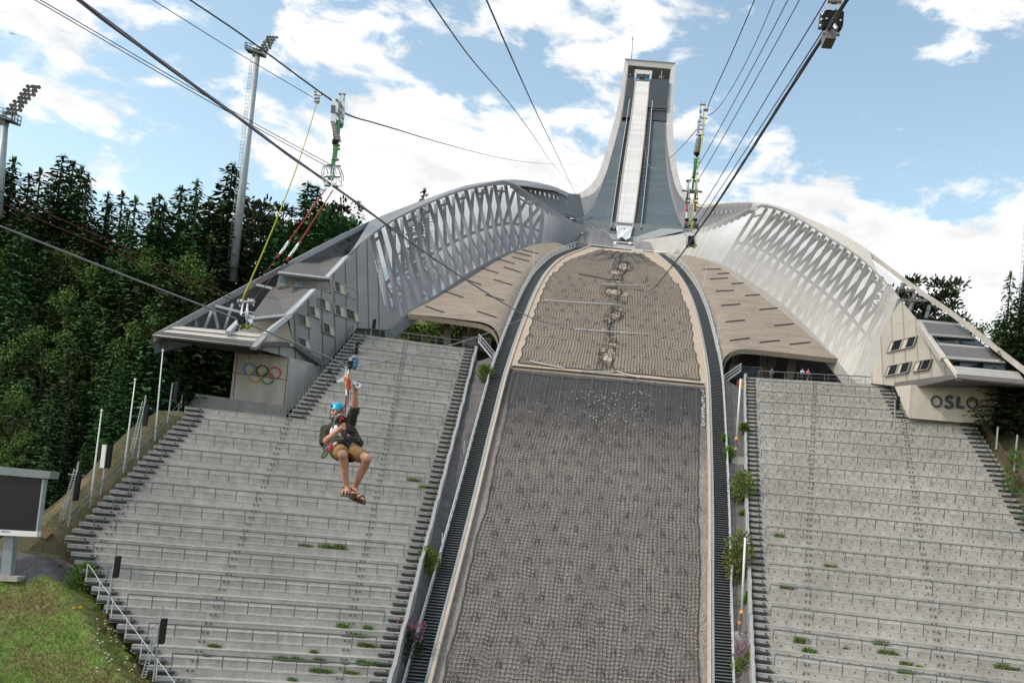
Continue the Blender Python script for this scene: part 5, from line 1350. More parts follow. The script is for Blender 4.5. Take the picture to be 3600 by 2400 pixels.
for row, (Y, v0, kinds, x0, x1, stp) in enumerate(((122, 740, 'ssss', 340, 820, 50), (117, 815, 'ssssb', 10, 780, 56), (111, 915, 'bsssss', -20, 760, 58), (105, 1030, 'ssssb', 0, 660, 60), (99, 1160, 'sssbs', -10, 560, 62), (93, 1300, 'ssss', -20, 480, 66), (89, 1430, 'sbss', -10, 320, 66), (86, 1520, 'sbss', 40, 400, 62))):
    u = x0; k = 0
    while u < x1:
        uu = u + rt.uniform(-18, 18); vv = v0 + rt.uniform(-55, 55) - (70 if u < 140 and row in (1, 2) else 0); spots.append((row, uu, vv, Y + rt.uniform(-2.5, 2.5), kinds[k % len(kinds)])); u += stp; k += 1
place = lambda u: 'at the picture edge' if u < 110 else 'left of the flagpoles' if u < 300 else 'behind the flagpoles' if u < 560 else 'below the tall floodlight mast'
cnt = {}
for row, u, v, Y, k in spots:
    if k == 'b' and u < 160 and row in (1, 2): tint = 'pale green leafy'
    else: tint = 'leafy green' if k == 'b' else 'dark'
    key = (k, row, place(u)); cnt[key] = cnt.get(key, 0) + 1
    lab = '%s%s %s, %s row of the left forest, %s' % ('' if cnt[key] == 1 else ('', '', 'second ', 'third ', 'fourth ', 'fifth ', 'sixth ', 'seventh ', 'eighth ')[cnt[key]], tint, 'broadleaf' if k == 'b' else 'spruce', ('highest', 'second highest', 'third highest', 'middle', 'third lowest', 'second lowest', 'lowest', 'nearest')[row], place(u))
    tree_px(('broad%d' % rt.randrange(3)) if k == 'b' else 'spruce%d' % rt.randrange(5), u, v, Y, lab, 'forest trees on the left hillside', wide=.85 if k == 'b' else 1.3)
for u, v, Y, k, w, lab in ((3228, 968, 128, 'pine1', 1.1, 'dark pine with layered branches just above the right roof edge'), (3310, 1000, 126, 'pine0', 1.1, 'second dark pine, lower right along the right roof edge'), (3405, 1112, 150, 'spruce3', .9, 'small distant spruce between the pines and the right edge'), (3555, 950, 108, 'spruce3', 1.0, 'thin pointed spruce beside the right floodlight mast'), (3600, 985, 104, 'spruce2', 1.2, 'dense dark spruce at the right picture edge'),
        (3450, 1120, 128, 'broad1', 1.1, 'leafy green tree behind the lettered building'), (3530, 1120, 120, 'spruce4', 1.2, 'dark spruce in front of the leafy tree at the right edge'), (3610, 1200, 118, 'spruce0', 1.1, 'low dark spruce beside the right end of the lettered building'), (3640, 1430, 108, 'broad0', .7, 'dark leafy tree right of the big letters'), (3680, 1500, 97, 'broad1', .8, 'dark leafy tree at the right edge beside the stand'), (3570, 1570, 94, 'broad2', .8, 'dark leafy tree below the lettered building beside the outer fence'), (3640, 1640, 90, 'broad0', .8, 'dark leafy tree at the right edge behind the thin posts'), (3660, 1250, 106, 'broad2', 1.3, 'leafy tree cut off by the right picture edge')):
    tree_px(k, u, v, Y, lab, 'trees right of the jump', wide=w)
# the wood farther up the hill reads as one dark mass
mb = MB(); rf = random.Random(3); tr_, cr_ = spruce_mesh(77, 20, 3.6, .7, .42)
for k in range(150):
    if k < 118: u = rf.uniform(-150, 1300); Y = rf.uniform(124, 165); v = 840 - max(0, 100 * (u - 900) / 400) + rf.uniform(-60, 70)
    else: u = rf.uniform(3480, 3900); Y = rf.uniform(108, 135); v = 1180 + rf.uniform(-90, 90)
    t = P(u, v, Y); z = corr(t.x, t.y); H = t.z - z
    if H < 4: continue
    s = H / 20; rzm = Matrix.Rotation(rf.random() * 6.28, 3, 'Z')
    o = len(mb.v); mb.v += [tuple(rzm @ Vector((p[0] * s * 1.3, p[1] * s * 1.3, p[2] * s)) + Vector((t.x, t.y, z))) for p in cr_.v]; mb.f += [[o + i for i in f] for f in cr_.f]; mb.m += [0] * len(cr_.f); mb.uv += [None] * len(cr_.f)
tag(single('forest', mb, [M_spr], 'dark spruce wood covering the hillside behind the nearer trees', 'forest', fix=False), kind='stuff')
bpy.data.objects['forest']['label'] = 'dark spruce wood covering the hillside behind the nearer trees'

# ---------------------------------------------------------------- shrubs and weeds
def bush(name, label, loc, rx, rz_, mats, group, n=420, leaf=.22, seed=1, cat='shrub', flowers=0):
    r = random.Random(seed); t = thing(name, label, cat, loc, group, local=True); a = MB(); b = MB(); f = MB()
    for k in range(5):
        an = r.random() * 6.28; a.tube([(0, 0, 0), (math.cos(an) * rx * .5, math.sin(an) * rx * .5, rz_ * .8)], [.03, .01], 4)
    for k in range(n):
        v = Vector((r.gauss(0, 1), r.gauss(0, 1), r.gauss(0, 1))).normalized() * (r.random() ** .4); c = Vector((v.x * rx * (1 + .25 * math.sin(k)), v.y * rx, rz_ * (.52 + .52 * v.z)))
        card(b, c, v + Vector((r.uniform(-.6, .6), r.uniform(-.6, .6), r.uniform(0, .8))), Vector((r.uniform(-1, 1), r.uniform(-1, 1), .7)), leaf * r.uniform(.7, 1.4), leaf * .6)
    for k in range(flowers):
        c = Vector((r.uniform(-1, 1) * rx, r.uniform(-1, 1) * rx * .6, rz_ * r.uniform(.6, 1.25))); card(f, c, Vector((r.uniform(-.2, .2), r.uniform(-.2, .2), 1)), Vector((r.random(), r.random() + .1, 0)), .35, .10)
    part('stems', a, [M_bark], t); part('foliage', b, [mats], t, fix=False)
    if flowers: tag(part('flowers', f, [M_purple], t, fix=False), kind='stuff')
    return t
def strip_pt(u, v):
    b = None
    for y in np.linspace(72, 120, 240):
        q = P(u, v, y); z = side(y, 2.5, -1 if u < 2100 else 1, -.4).z
        if b is None or abs(q.z - z) < b[0]: b = (abs(q.z - z), q)
    return b[1]
for i, (u, v, rx, rz_, lab) in enumerate(((1495, 2040, 1.0, 3.0, 'bright green shrub on the gravel strip beside the inner coping of the left stand'), (1703, 1340, 1.0, 2.0, 'green shrub beside the landing of the left slope stairway'), (2604, 1775, 1.2, 3.6, 'large leaning green shrub on the right gravel strip, middle of three'), (2588, 2060, 1.3, 5.2, 'tallest green shrub on the right gravel strip beside the lower white pole'), (2616, 1520, .5, 1.0, 'small green shrub by the upper white pole'), (2560, 1622, .5, 1.6, 'small dark shrub left of the upper concrete block'), (2614, 1822, .4, .7, 'tiny green shrub against the right inner coping'), (2625, 2170, .6, 2.2, 'shrub between the lower white pole and the inner coping'), (2546, 1560, .45, 1.0, 'tuft of green beside the right slope handrail'))):
    bush('shrub', lab, strip_pt(u, v), rx, rz_, M_shrub, 'shrubs on the gravel strips', n=int(260 + 220 * rz_), leaf=.26, seed=100 + i)
bush('flowering_shrub', 'purple flowering willowherb at the bottom of the left gravel strip', strip_pt(1432, 2325), 1.2, 2.6, M_pine, 'purple flowering plants', 500, .26, 130, flowers=170)
bush('flowering_shrub', 'purple flowering willowherb at the bottom of the right gravel strip', strip_pt(2618, 2400), 1.1, 2.6, M_shrub, 'purple flowering plants', 600, .26, 131, flowers=120)
bush('shrub', 'dark shrub at the foot of the left gravel strip', strip_pt(1408, 2365), .7, 1.6, M_pine, None, 300, .22, 132)
p = hit(GB, 300, 2085, 0); bush('shrub', 'round green shrub at the lower left corner of the stand', p, 1.25, 2.3, M_shrub, None, 900, .24, 133)
for i, (u, v, y) in enumerate(((1450, 1190, 142), (1500, 1195, 144), (1545, 1195, 141), (1605, 1195, 143), (1660, 1200, 142), (1700, 1195, 145), (1420, 1170, 140), (1530, 1150, 150), (1620, 1155, 150), (1690, 1160, 150))):
    q = P(u, v, y); bush('shrub', 'green shrub on the bank seen under the left concrete shell', q - Vector((0, 0, .8)), 1.9, 3.0, M_shrub, 'shrubs under the left shell', 420, .34, 140 + i)
mb = MB(); mb.grid([[P(u, v, y) for u in np.linspace(1330, 1760, 16)] for v, y in ((1235, 138), (1190, 143), (1140, 152), (1080, 165))]); ground('bank', mb, [M_grass])
def stand_pt(st, u, v):
    best = None
    for (k, p0, a, b) in st.rows:
        n = st.r.cross(Vector((0, 0, 1)));
        q = onp((p0 - Vector((0, 0, RISER)) - st.h * .15, st.h), u, v)
        e = abs(q.z - (p0.z - RISER))
        if best is None or e < best[0]: best = (e, q, p0)
    q = best[1]; return Vector((q.x, q.y, best[2].z - RISER))
wl_ = [(1310, 350), (1375, 385), (650, 735), (780, 743), (860, 755), (875, 1245), (1030, 1255), (900, 1300), (970, 1300), (1050, 1345), (1130, 1340), (600, 1410), (700, 1410), (680, 1465), (890, 1475), (930, 1520), (770, 1510), (720, 1515), (570, 1550), (1090, 1440), (50, 1385), (90, 1370), (510, 1450), (1000, 1440), (640, 1468), (730, 1466), (1010, 1350)]
wr_ = [(590, 690), (650, 1010), (610, 1010), (905, 860), (1240, 1415), (1370, 1440), (1450, 1450), (1290, 1390), (1380, 1525), (760, 1400), (790, 1365), (715, 1340), (1000, 1345), (1215, 1335), (525, 1530), (2030, 1490), (1955, 1480), (1350, 1520)]
wp = None
for st, lst, ox, oy, sc, lab in ((stL, wl_, 700, 1500, 1.742, 'small green weeds growing from a joint in the left stand'), (stR, wr_, 2400, 1500, 1.7425, 'small green weeds growing from a joint in the right stand')):
    for i, (x, y) in enumerate(lst):
        q = stand_pt(st, ox + x / sc, oy + y / sc)
        if wp is None:
            wp = thing('weed', lab, 'weeds', q, 'weeds in the left stand', local=True); b = MB(); r = random.Random(9)
            for k in range(120):
                a = r.random() * 6.28; c = Vector((r.gauss(0, .35), r.gauss(0, .1), 0)); card(b, c, Vector((math.cos(a) * .5, math.sin(a) * .5, 1)), Vector((r.random(), r.random() - .5, .1)), r.uniform(.15, .55), .09)
            part('foliage', b, [M_shrub], wp, fix=False)
        else:
            c = copy_tree(wp, None, lab, q); c['group'] = 'weeds in the left stand' if st is stL else 'weeds in the right stand'; s = random.uniform(.45, 1.05); c.scale = (s * random.uniform(.7, 1.2), s, s * random.uniform(.8, 1.5))

# ================================================================ floodlight masts, poles, loudspeakers, screen
def floodmast(label, base, top, Y, heads_u, lean, rows_, sc=1.0):
    a, b = P(*base, Y), P(*top, Y); t = thing('floodlight_mast', label, 'floodlight mast', a, 'floodlight masts')
    mb = MB(); mb.tube([a, a.lerp(b, .5), b], [.62, .48, .36], 10); part('pole', mb, [M_steel], t, smooth=True)
    mb = MB(); o = Vector((-.7, -.1, 0)); k = 60
    for d in (-.16, .16): mb.tube([a + o + Vector((d, 0, 0)), b + o + Vector((d, 0, 0))], .025, 4)
    for i in range(k): mb.bar(a.lerp(b, i / k) + o - Vector((.22, 0, 0)), a.lerp(b, i / k) + o + Vector((.22, 0, 0)), .05, .05)
    part('ladder', mb, [M_gut], t)
    c = b + Vector((-.3, 0, .6)); mb = MB(); mb.prism([c + Vector(q) * sc for q in ((-2.2, -1, .0), (2.0, -1, -.9), (2.0, 1.2, -.9), (-2.2, 1.2, 0))], (0, 0, .25)); mb.prism([c + Vector(q) * sc for q in ((-.6, -.5, -1.2), (.7, -.5, -1.4), (.7, .5, -1.4), (-.6, .5, -1.2))], (0, 0, 1.1)); part('platform', mb, [M_steel_d], t)
    mb = MB(); cs = [c + Vector(q) * sc for q in ((-2.2, -1, .2), (2.0, -1, -.7), (2.0, 1.2, -.7), (-2.2, 1.2, .2))]
    for i in range(4):
        p, q = cs[i], cs[(i + 1) % 4]
        for h in (.6, 1.3): mb.bar(p + Vector((0, 0, h * sc)), q + Vector((0, 0, h * sc)), .07, .07)
        for j in range(3): r = p.lerp(q, j / 3); mb.bar(r, r + Vector((0, 0, 1.3 * sc)), .07, .07, up=(1, 0, 0))
    part('platform_railing', mb, [M_steel_d], t)
    mb = MB(); hc = b + Vector((heads_u * sc, 0, 1.0 * sc)); ax = Vector((lean, .25, 1)).normalized(); hx = Vector((1, -.35, -.12)).normalized(); nr = rows_
    for j in (-1, 1): mb.bar(hc + hx * .8 * sc * j, hc + hx * .8 * sc * j + ax * nr * .8 * sc, .12, .12)
    for i in range(nr): mb.bar(hc - hx * 1.5 * sc + ax * ((i * .8 + .3) * sc), hc + hx * 1.5 * sc + ax * ((i * .8 + .3) * sc), .1, .1)
    part('lamp_frame', mb, [M_steel_d], t)
    ml = mat('lamp_housing', (.20, .19, .17), .5, .3, var=.1)
    for i in range(nr):
        for j in range(4):
            if (i in (2, 5)) and rows_ > 6: pass
            p = hc + hx * ((-1.2 + .8 * j) * sc) + ax * ((i * .8 + .3) * sc) + Vector((.15 + (.25 if (i * 7 + j * 3) % 4 == 0 else 0), -.3, 0)) * sc; mb = MB(); mb.lathe(p, [(.08 * sc, -.25 * sc), (.2 * sc, -.2 * sc), (.31 * sc, .10 * sc), (.32 * sc, .2 * sc), (.29 * sc, .21 * sc), (.0, .15 * sc)], 8, ax=(.55, -.75, -.35)); h = part('lamp', mb, [ml], t)
    return t
floodmast('tall grey floodlight mast with ladder and lamp cluster, left of the jump', (815, 990), (905, 197), 124, 1.0, .34, 6, .60)
floodmast('grey floodlight mast with lamp cluster at the left picture edge', (-12, 760), (18, 428), 108, .5, .46, 8, .78)
floodmast('grey floodlight mast cut off by the right picture edge', (3588, 1300), (3672, 120), 112, 1.2, -.2, 4, .7)

def flagpole(label, base, top, Y):
    a, b = P(*base, Y), P(*top, Y); t = thing('flagpole', label, 'flagpole', a, 'white flagpoles beside the left stand'); mb = MB(); mb.tube([a - Vector((0, 0, .4)), a.lerp(b, .5), b], [.085, .07, .045], 8); part('pole', mb, [M_white], t, smooth=True)
    mb = MB(); mb.lathe(b, [(.0, -.02), (.10, .04), (.12, .12), (.08, .2), (0, .23)], 8); part('finial', mb, [M_white], t, smooth=True)
def yo(u, v): p = hit(GB, u, v, 0); return p.y if p else 85
for base, top, lab in (((315, 1783), (357, 1447), 'white flagpole nearest the screen, lowest on the bank'), ((434, 1659), (475, 1338), 'middle white flagpole on the dry bank'), ((544, 1547), (572, 1235), 'white flagpole highest on the bank, nearest the ring wall')): flagpole(lab, base, top, yo(*base))

def speakerpost(label, base, top, Y, boxat=.86, bl_=.9, white=False, arms=False, group='loudspeaker posts', lattice=False, sidex=.3):
    a, b = P(*base, Y), P(*top, Y); t = thing('loudspeaker_post', label, 'loudspeaker post', a, group); mb = MB(); mb.tube([a - Vector((0, 0, .3)), b], [.085, .07], 6); part('post', mb, [M_steel], t)
    c = a.lerp(b, boxat) + Vector((sidex, -.1, 0)); mb = MB(); h = bl_ * 1.6
    mb.prism([c + Vector(q) for q in ((-.16, -.2, -h / 2), (.16, -.2, -h / 2), (.16, -.12, h / 2), (-.16, -.12, h / 2))], (0, .35, .04)); part('loudspeaker', mb, [M_black], t)
    mb = MB()
    for k in (-.42, .42): mb.bar(c + Vector((-.1, 0, h * k)), a.lerp(b, boxat) + Vector((0, 0, h * k)), .08, .06)
    part('bracket', mb, [M_steel_d], t)
    if white: mb = MB(); mb.box(c - Vector((sidex * 1.3, .15, 0)), .36, .3, h); part('lamp_cover', mb, [M_white], t)
    if arms: mb = MB(); q = a.lerp(b, .80); mb.bar(q - Vector((.7, 0, 0)), q + Vector((.7, 0, 0)), .08, .08); q = a.lerp(b, .30); mb.bar(q - Vector((.8, 0, 0)), q + Vector((.1, 0, 0)), .07, .07); part('cross_arm', mb, [M_steel], t)
    if lattice:
        mb = MB(); q0, q1 = a + Vector((-.75, -.2, 0)), b + Vector((-.15, -.2, -.6))
        for d in (0, .28): mb.bar(q0 + Vector((d, 0, 0)), q1 + Vector((d, 0, 0)), .06, .06)
        for k in range(22): q = q0.lerp(q1, k / 22); mb.bar(q, q + Vector((.28, 0, 0)), .05, .05)
        part('climbing_ladder', mb, [M_steel], t)
    return t
speakerpost('grey post with pale lamp cover on the dry bank beside the white flagpoles', (354, 1738), (379, 1571), yo(354, 1738), .8, 1.3, True)
speakerpost('grey post with cross arms and ladder beside the large screen', (239, 1850), (276, 1623), yo(239, 1850), .62, 1.5, arms=True, lattice=True)
speakerpost('grey post with cross arms and ladder between the flagpoles', (485, 1608), (513, 1389), yo(485, 1608), .68, 1.3, arms=True, lattice=True)
speakerpost('slim grey post at the top corner of the left stand', (674, 1398), (694, 1264), yo(674, 1400), .8, 1.2, sidex=.5)
speakerpost('slim grey post on the bank below the ring wall', (589, 1487), (607, 1347), yo(589, 1487), .8, 1.3, sidex=.5)
def yst(st, u, v): return stand_pt(st, u, v).y
speakerpost('tall post with a black loudspeaker at the lower left edge of the stand', (377, 2141), (404, 1962), yst(stL, 377, 2141) - .5, .84, 1.0)
speakerpost('tall post with ladder and black loudspeaker at the bottom left corner of the stand', (540, 2380), (572, 2124), yst(stL, 540, 2380) - .5, .64, 1.1, lattice=True)
speakerpost('post with black loudspeaker beside the steps under the ring building', (1136, 1416), (1150, 1316), 107.5, .88, 1.1)
speakerpost('post with black loudspeaker halfway up the steps by the ring building', (1238, 1300), (1248, 1212), 113, .86, 1.0)
speakerpost('post with black lamp in front of the doorway of the ring building', (1295, 1236), (1310, 1128), 119, .88, .9)
speakerpost('post with black loudspeaker in front of the lettered building', (3146, 1507), (3147, 1405), 106, .88, 1.0)
speakerpost('post with black lamp at the doorway of the lettered building', (3070, 1352), (3078, 1300), 118, .75, .9)
for a, b, y, lab in (((3502, 1579), (3508, 1500), 97, 'thin steel post at the right edge beside the outer steps'), ((3564, 1655), (3577, 1528), 94, 'second thin steel post at the right edge, lower down')):
    mb = MB(); mb.tube([P(*a, y), P(*b, y)], .09, 6); single('steel_post', mb, [M_steel], lab, 'post', 'thin posts at the right edge')
mb = MB(); mb.prism([P(*c3(*q), 105) for q in ((1560, 695), (1632, 715), (1622, 810), (1556, 800))], (0, .4, 0)); single('loudspeaker', mb, [M_black], 'upper black loudspeaker on the right end of the lettered wall', 'loudspeaker', 'loudspeakers on the lettered wall')
mb = MB(); mb.prism([P(*c3(*q), 105) for q in ((1556, 825), (1620, 838), (1606, 925), (1552, 915))], (0, .4, 0)); single('loudspeaker', mb, [M_black], 'lower black loudspeaker on the right end of the lettered wall', 'loudspeaker', 'loudspeakers on the lettered wall')

ys_ = 70.0
vs = thing('video_screen', 'large black video screen in a grey frame on a post', 'video screen', P(20, 2020, ys_), None)
def vq(name, pts, m, dy=0, th=.4): return quadpart(name, [(u, v, ys_ + dy) for u, v in pts], [m], vs, th)
vq('display', [(-150, 1660), (149, 1684), (126, 1868), (-160, 1852)], mat('dark_display', (.012, .013, .016), .35, var=.1, spec=.3))
vq('top_cover', [(-150, 1626), (178, 1657), (172, 1682), (-150, 1656)], mat('screen_frame', (.20, .225, .235), .55, .2, var=.1), -.3, 1.2); vq('bottom_bar', [(-160, 1852), (131, 1868), (128, 1886), (-160, 1874)], M_white, -.2, .5); vq('side_frame', [(149, 1684), (154, 1684), (130, 1872), (125, 1870)], M_steel, -.1, .5)
vq('emblem', [(4, 1864), (34, 1866), (34, 1870), (4, 1869)], mat('emblem_blue', (.10, .25, .55), .5, var=0.0), -.22, .02)
vq('back_column', [(161, 1684), (165, 1684), (141, 1868), (137, 1868)], M_steel, 1.5, .1)
mb = MB(); mb.prism([P(14, 1880, ys_ + .3), P(47, 1883, ys_ + .3), P(36, 2026, ys_ + .3), P(0, 2024, ys_ + .3)], (0, .5, 0)); part('post', mb, [mat('screen_post', (.24, .27, .29), .55, .2, var=.1)], vs)
mb = MB(); mb.prism([P(-30, 2020, ys_), P(62, 2026, ys_), P(60, 2044, ys_), P(-30, 2040, ys_)], (0, 1.0, 0)); part('footing', mb, [M_conc], vs)
# fences
def fence(label, pts, h, every, mats, rails=3, mesh=None, cat='fence', name='fence'):
    q = [Vector(p) for p in pts]; t = thing(name, label, cat, q[0]); mb = MB()
    for r in range(rails): mb.tube([p + Vector((0, 0, h * (1 - r / rails))) for p in q], .032, 4)
    part('rails', mb, [mats], t); mb = MB(); ln = sum((b - a).length for a, b in zip(q, q[1:]))
    for p in resample(q, max(2, int(ln / every) + 1)): mb.bar(p - Vector((0, 0, .3)), p + Vector((0, 0, h)), .06, .06, up=(1, 0, 0))
    tag(part('posts', mb, [mats], t)); 
    if mesh: mb = MB(); mb.grid([[p + Vector((0, 0, .1)), p + Vector((0, 0, h))] for p in q]); part('mesh_panel', mb, [mesh], t)
    return t
oe = [(p0 + stL.r * (a - .35) + Vector((0, 0, .1))) for (k, p0, a, b) in stL.rows if k > kL]
fence('steel fence with rails along the outer edge of the left stand', [p for p in oe if px(p)[1] < 1890], 1.1, 2.0, M_rail, 2)
fence('pale steel handrail along the lower left edge of the stand', [p + Vector((.5, 0, 0)) for p in oe if px(p)[1] > 2000], 1.0, 2.4, M_steel_l, 1, cat='handrail', name='handrail')
oe = [(p0 + stR.r * (b + .3) + Vector((0, 0, .1))) for (k, p0, a, b) in stR.rows if k > kR]
fence('rusty brown mesh fence along the outer edge of the right stand', oe, 1.2, 2.0, mat('rusty_steel', (.13, .07, .045), .8, .1, var=.25), 2, see_thru(mat('rusty_mesh', (.13, .075, .05), .8, var=.2), .45))
oe = [(p0 + stL.r * (a - .1) + Vector((0, 0, .1))) for (k, p0, a, b) in stL.rows if k <= kL]
fence('steel handrail up the steps beside the ring building', oe, 1.0, 1.6, M_rail, 2, cat='handrail', name='handrail')
oe = [(p0 + stR.r * (b + .1) + Vector((0, 0, .1))) for (k, p0, a, b) in stR.rows if k <= kR]
fence('steel handrail up the steps beside the lettered building', oe, 1.0, 1.6, M_rail, 2, cat='handrail', name='handrail')
fence('picket fence under the left concrete shell', [P(1625, 1225, 124), P(1680, 1228, 123), P(1722, 1232, 122)], 1.6, .28, M_steel_d, 2)
fence('picket fence under the right concrete shell', [P(2562, 1322, 123), P(2620, 1326, 124), P(2676, 1330, 124)], 1.5, .28, M_steel_d, 2)
fence('steel railing on the platform at the top of the right stand', [P(2770, 1336, 122.5), P(2900, 1344, 122), P(3052, 1352, 119.5)], 1.1, 2.4, M_rail, 2, cat='railing', name='railing')
fence('steel railing at the top of the left stand', [P(1326, 1182, 122.5), P(1480, 1204, 123), P(1560, 1214, 123)], 1.1, 3.0, M_rail, 2, cat='railing', name='railing')
# side stairs joining the slope stairway to the stands
for sgn, pts, lab in ((-1, ((1682, 1200, 121), (1733, 1262, 118.5)), 'short steel stair between the left slope stairway and the stand'), (1, ((2604, 1303, 121), (2545, 1345, 118.5)), 'short steel stair between the right slope stairway and the stand')):
    a, b = P(*pts[0]), P(*pts[1]); t = thing('side_stair', lab, 'stair', b, 'short side stairs'); w = Vector((0, 1.3, 0)); mb = MB()
    for k in range(9): q = a.lerp(b, k / 8); mb.box(q + w * .5, .45, 1.2, .05)
    part('treads', mb, [M_steel_d], t); mb = MB()
    for o in (Vector((0, 0, 0)), w):
        for h in (1.0, .55, .0): mb.bar(a + o + Vector((0, 0, h)), b + o + Vector((0, 0, h)), .07, .07 if h else .22)
        for q in (a, b): mb.bar(q + o, q + o + Vector((0, 0, 1.0)), .07, .07, up=(1, 0, 0))
    part('side_rails', mb, [M_steel_l], t)
pd = thing('crash_pad', 'red and yellow padded panel under the short stair by the right stand', 'padding', P(2600, 1375, 119.5))
quadpart('red_pad', [(2590, 1336, 120), (2600, 1334, 120), (2598, 1372, 119.8), (2588, 1372, 119.8)], [mat('red_pad', (.30, .02, .02), .6, var=.1)], pd, .3); quadpart('yellow_pad', [(2600, 1334, 120), (2612, 1330, 120), (2611, 1372, 119.8), (2598, 1372, 119.8)], [mat('yellow_pad', (.45, .28, .02), .6, var=.1)], pd, .3)
quadpart('concrete_base', [(2556, 1375, 119), (2614, 1373, 119.5), (2614, 1396, 119), (2556, 1394, 118.5)], [M_conc], pd, .6)
# slanting white poles with orange floats, on concrete blocks
for top, ball, clip, foot, blk, lab in (((2604, 1331), (2589, 1542), (2586, 1576), (2586, 1604), (2572, 2618, 1602, 1636), 'upper slanting white pole with orange ball on a concrete block'), ((2620, 1889), (2607, 2151), (2599, 2187), (2600, 2228), (2581, 2638, 2226, 2304), 'lower slanting white pole with orange ball on a concrete block')):
    f = strip_pt((blk[0] + blk[1]) / 2, blk[3]); Y = f.y; t = thing('marker_pole', lab, 'pole', P(*foot, Y), 'white poles with orange balls'); mb = MB(); mb.tube([P(*ball, Y), P(*top, Y)], .10, 8); part('pole', mb, [M_white], t, smooth=True)
    mb = MB(); mb.tube([P(*foot, Y + .2), P(*ball, Y)], .08, 6); part('lower_pole', mb, [M_steel_d], t)
    mb = MB(); mb.lathe(P(*ball, Y), [(0, -.2), (.15, -.14), (.2, 0), (.15, .14), (0, .2)], 10); mb.box(P(*clip, Y), .22, .2, .25); part('float', mb, [mat('orange_float', (.8, .33, .06), .5, var=.05)], t)
    mb = MB(); a, b = P(blk[0], blk[2], Y + .3), P(blk[1], blk[2] + 4, Y + .3); mb.prism([a, b, P(blk[1], blk[3] + 3, Y + .1), P(blk[0], blk[3], Y + .1)], (0, 1.2, .1)); part('block', mb, [M_conc], t)
# thin marker rods beside the stairways
for a, b, sg_ in (((1873, 945), (1880, 876), 'left shell'), ((2473, 1010), (2485, 933), 'right shell'), ((2523, 1215), (2528, 1108), 'right stair'), ((1630, 1600), (1633, 1549), 'left stair'), ((2556, 1745), (2564, 1662), 'strip1'), ((2566, 2180), (2575, 1985), 'strip2'), ((1548, 1990), (1556, 1872), 'strip3')):
    lab = {'left shell': 'thin pale rod standing on the left concrete shell', 'right shell': 'thin pale rod standing high on the right concrete shell', 'right stair': 'thin pale rod beside the lower right shell handrail', 'left stair': 'thin rod on the upper left gravel strip', 'strip1': 'thin rod beside the large leaning shrub on the right strip', 'strip2': 'long thin rod beside the tallest shrub on the right strip', 'strip3': 'thin rod beside the middle of the left gravel strip'}[sg_]
    y = 122 if 'stair' in sg_ else (140 if a[0] < 2000 else 144) if 'shell' in sg_ else strip_pt(*a).y
    if sg_ == 'left stair': y = strip_pt(*a).y
    mb = MB(); mb.tube([P(*a, y), P(*b, y)], .045, 5); single('marker_rod', mb, [M_steel_l], lab, 'rod', 'thin marker rods')
# ================================================================ zip lines and their hardware
M_cable = mat('steel_cable', (0.20, 0.19, 0.25), 0.5, .2, var=.1); M_cable_d = mat('dark_cable', (0.065, 0.065, 0.075), .5, .3, var=.1)
M_rope_p = mat('purple_rope', (0.085, 0.022, 0.06), .8, var=.1); M_rope_g = mat('green_rope', (0.02, 0.05, 0.032), .8, var=.1); M_rope_r = mat('red_rope', (0.42, 0.035, 0.025), .75, var=.15); M_rope_dr = mat('dark_red_rope', (0.14, 0.035, 0.03), .8, var=.1); M_rope_y = mat('yellow_rope', (0.55, 0.56, 0.02), .7, var=.1)
M_alu = mat('aluminium', (0.55, 0.56, 0.57), .35, .7, var=.08); M_green = mat('green_paint', (0.01, 0.20, 0.04), .4, var=.05); M_lime = mat('lime_cord', (.45, .55, .03), .6, var=.1)
def wire(label, pts, r, m, cat='cable', name='zip_line_cable', group=None, strands=False, sm=2):
    q = smooth_pts([P(*p) for p in pts], sm)
    if pts[0][0] < 0 or pts[0][1] < 0: q = [q[0] + (q[0] - q[1]).normalized() * 22] + q      # on past the viewer to its anchor
    rr_ = r if not isinstance(r, tuple) else [r[0] + (r[1] - r[0]) * i / (len(q) - 1) for i in range(len(q))]
    mb = MB(); mb.tube(q, rr_, 7)
    if strands:      # laid strands of a heavy rope
        fine = resample(q[1:] if (pts[0][0] < 0 or pts[0][1] < 0) else q, 700); rad = r if not isinstance(r, tuple) else r[0]
        for s in range(4):
            hel = []
            for i, p in enumerate(fine):
                d = (fine[min(i + 1, 699)] - fine[max(0, i - 1)]).normalized(); a = d.orthogonal().normalized(); b = d.cross(a); an = i * .55 + s * 1.571
                hel.append(p + (a * math.cos(an) + b * math.sin(an)) * rad * .82)
            mb.tube(hel[:420], rad * .42, 4)
    return single(name, mb, [m], label, cat, group, smooth=True)
GC = None
wire('thick laid grey cable sweeping from the top left corner down over the slope', [(205, -60, 5.4), (275, 0, 5.8), (418, 107, 6.4), (638, 270, 7.6), (867, 434, 9.2), (1000, 536, 10.2), (1200, 673, 12), (1459, 863, 14.5), (1630, 980, 18), (1808, 1089, 25), (1869, 1117, 30), (1910, 1133, 36), (1976, 1143, 45), (2038, 1128, 57), (2089, 1076, 75), (2124, 995, 100), (2155, 913, 130), (2165, 872, 145), (2185, 780, 170), (2210, 600, 200), (2235, 300, 238)], .0145, M_cable, strands=True)
wire('zip line carrying the rider, running from the left picture edge to the tower', [(-60, 770, 8.7), (0, 795, 9), (446, 972, 10), (835, 1121, 11), (1100, 1232, 11.6), (1219, 1285, 11.95), (1237, 1291, 12.0), (1252, 1288, 12.3), (1400, 1259, 16), (1604, 1209, 26), (1752, 1158, 38), (1859, 1110, 52), (1956, 1036, 75), (2038, 954, 105), (2104, 847, 145), (2135, 750, 172), (2170, 610, 200), (2231, 297, 238)], .012, mat('pale_cable', (.30, .30, .31), .4, .5, var=.1), sm=1)
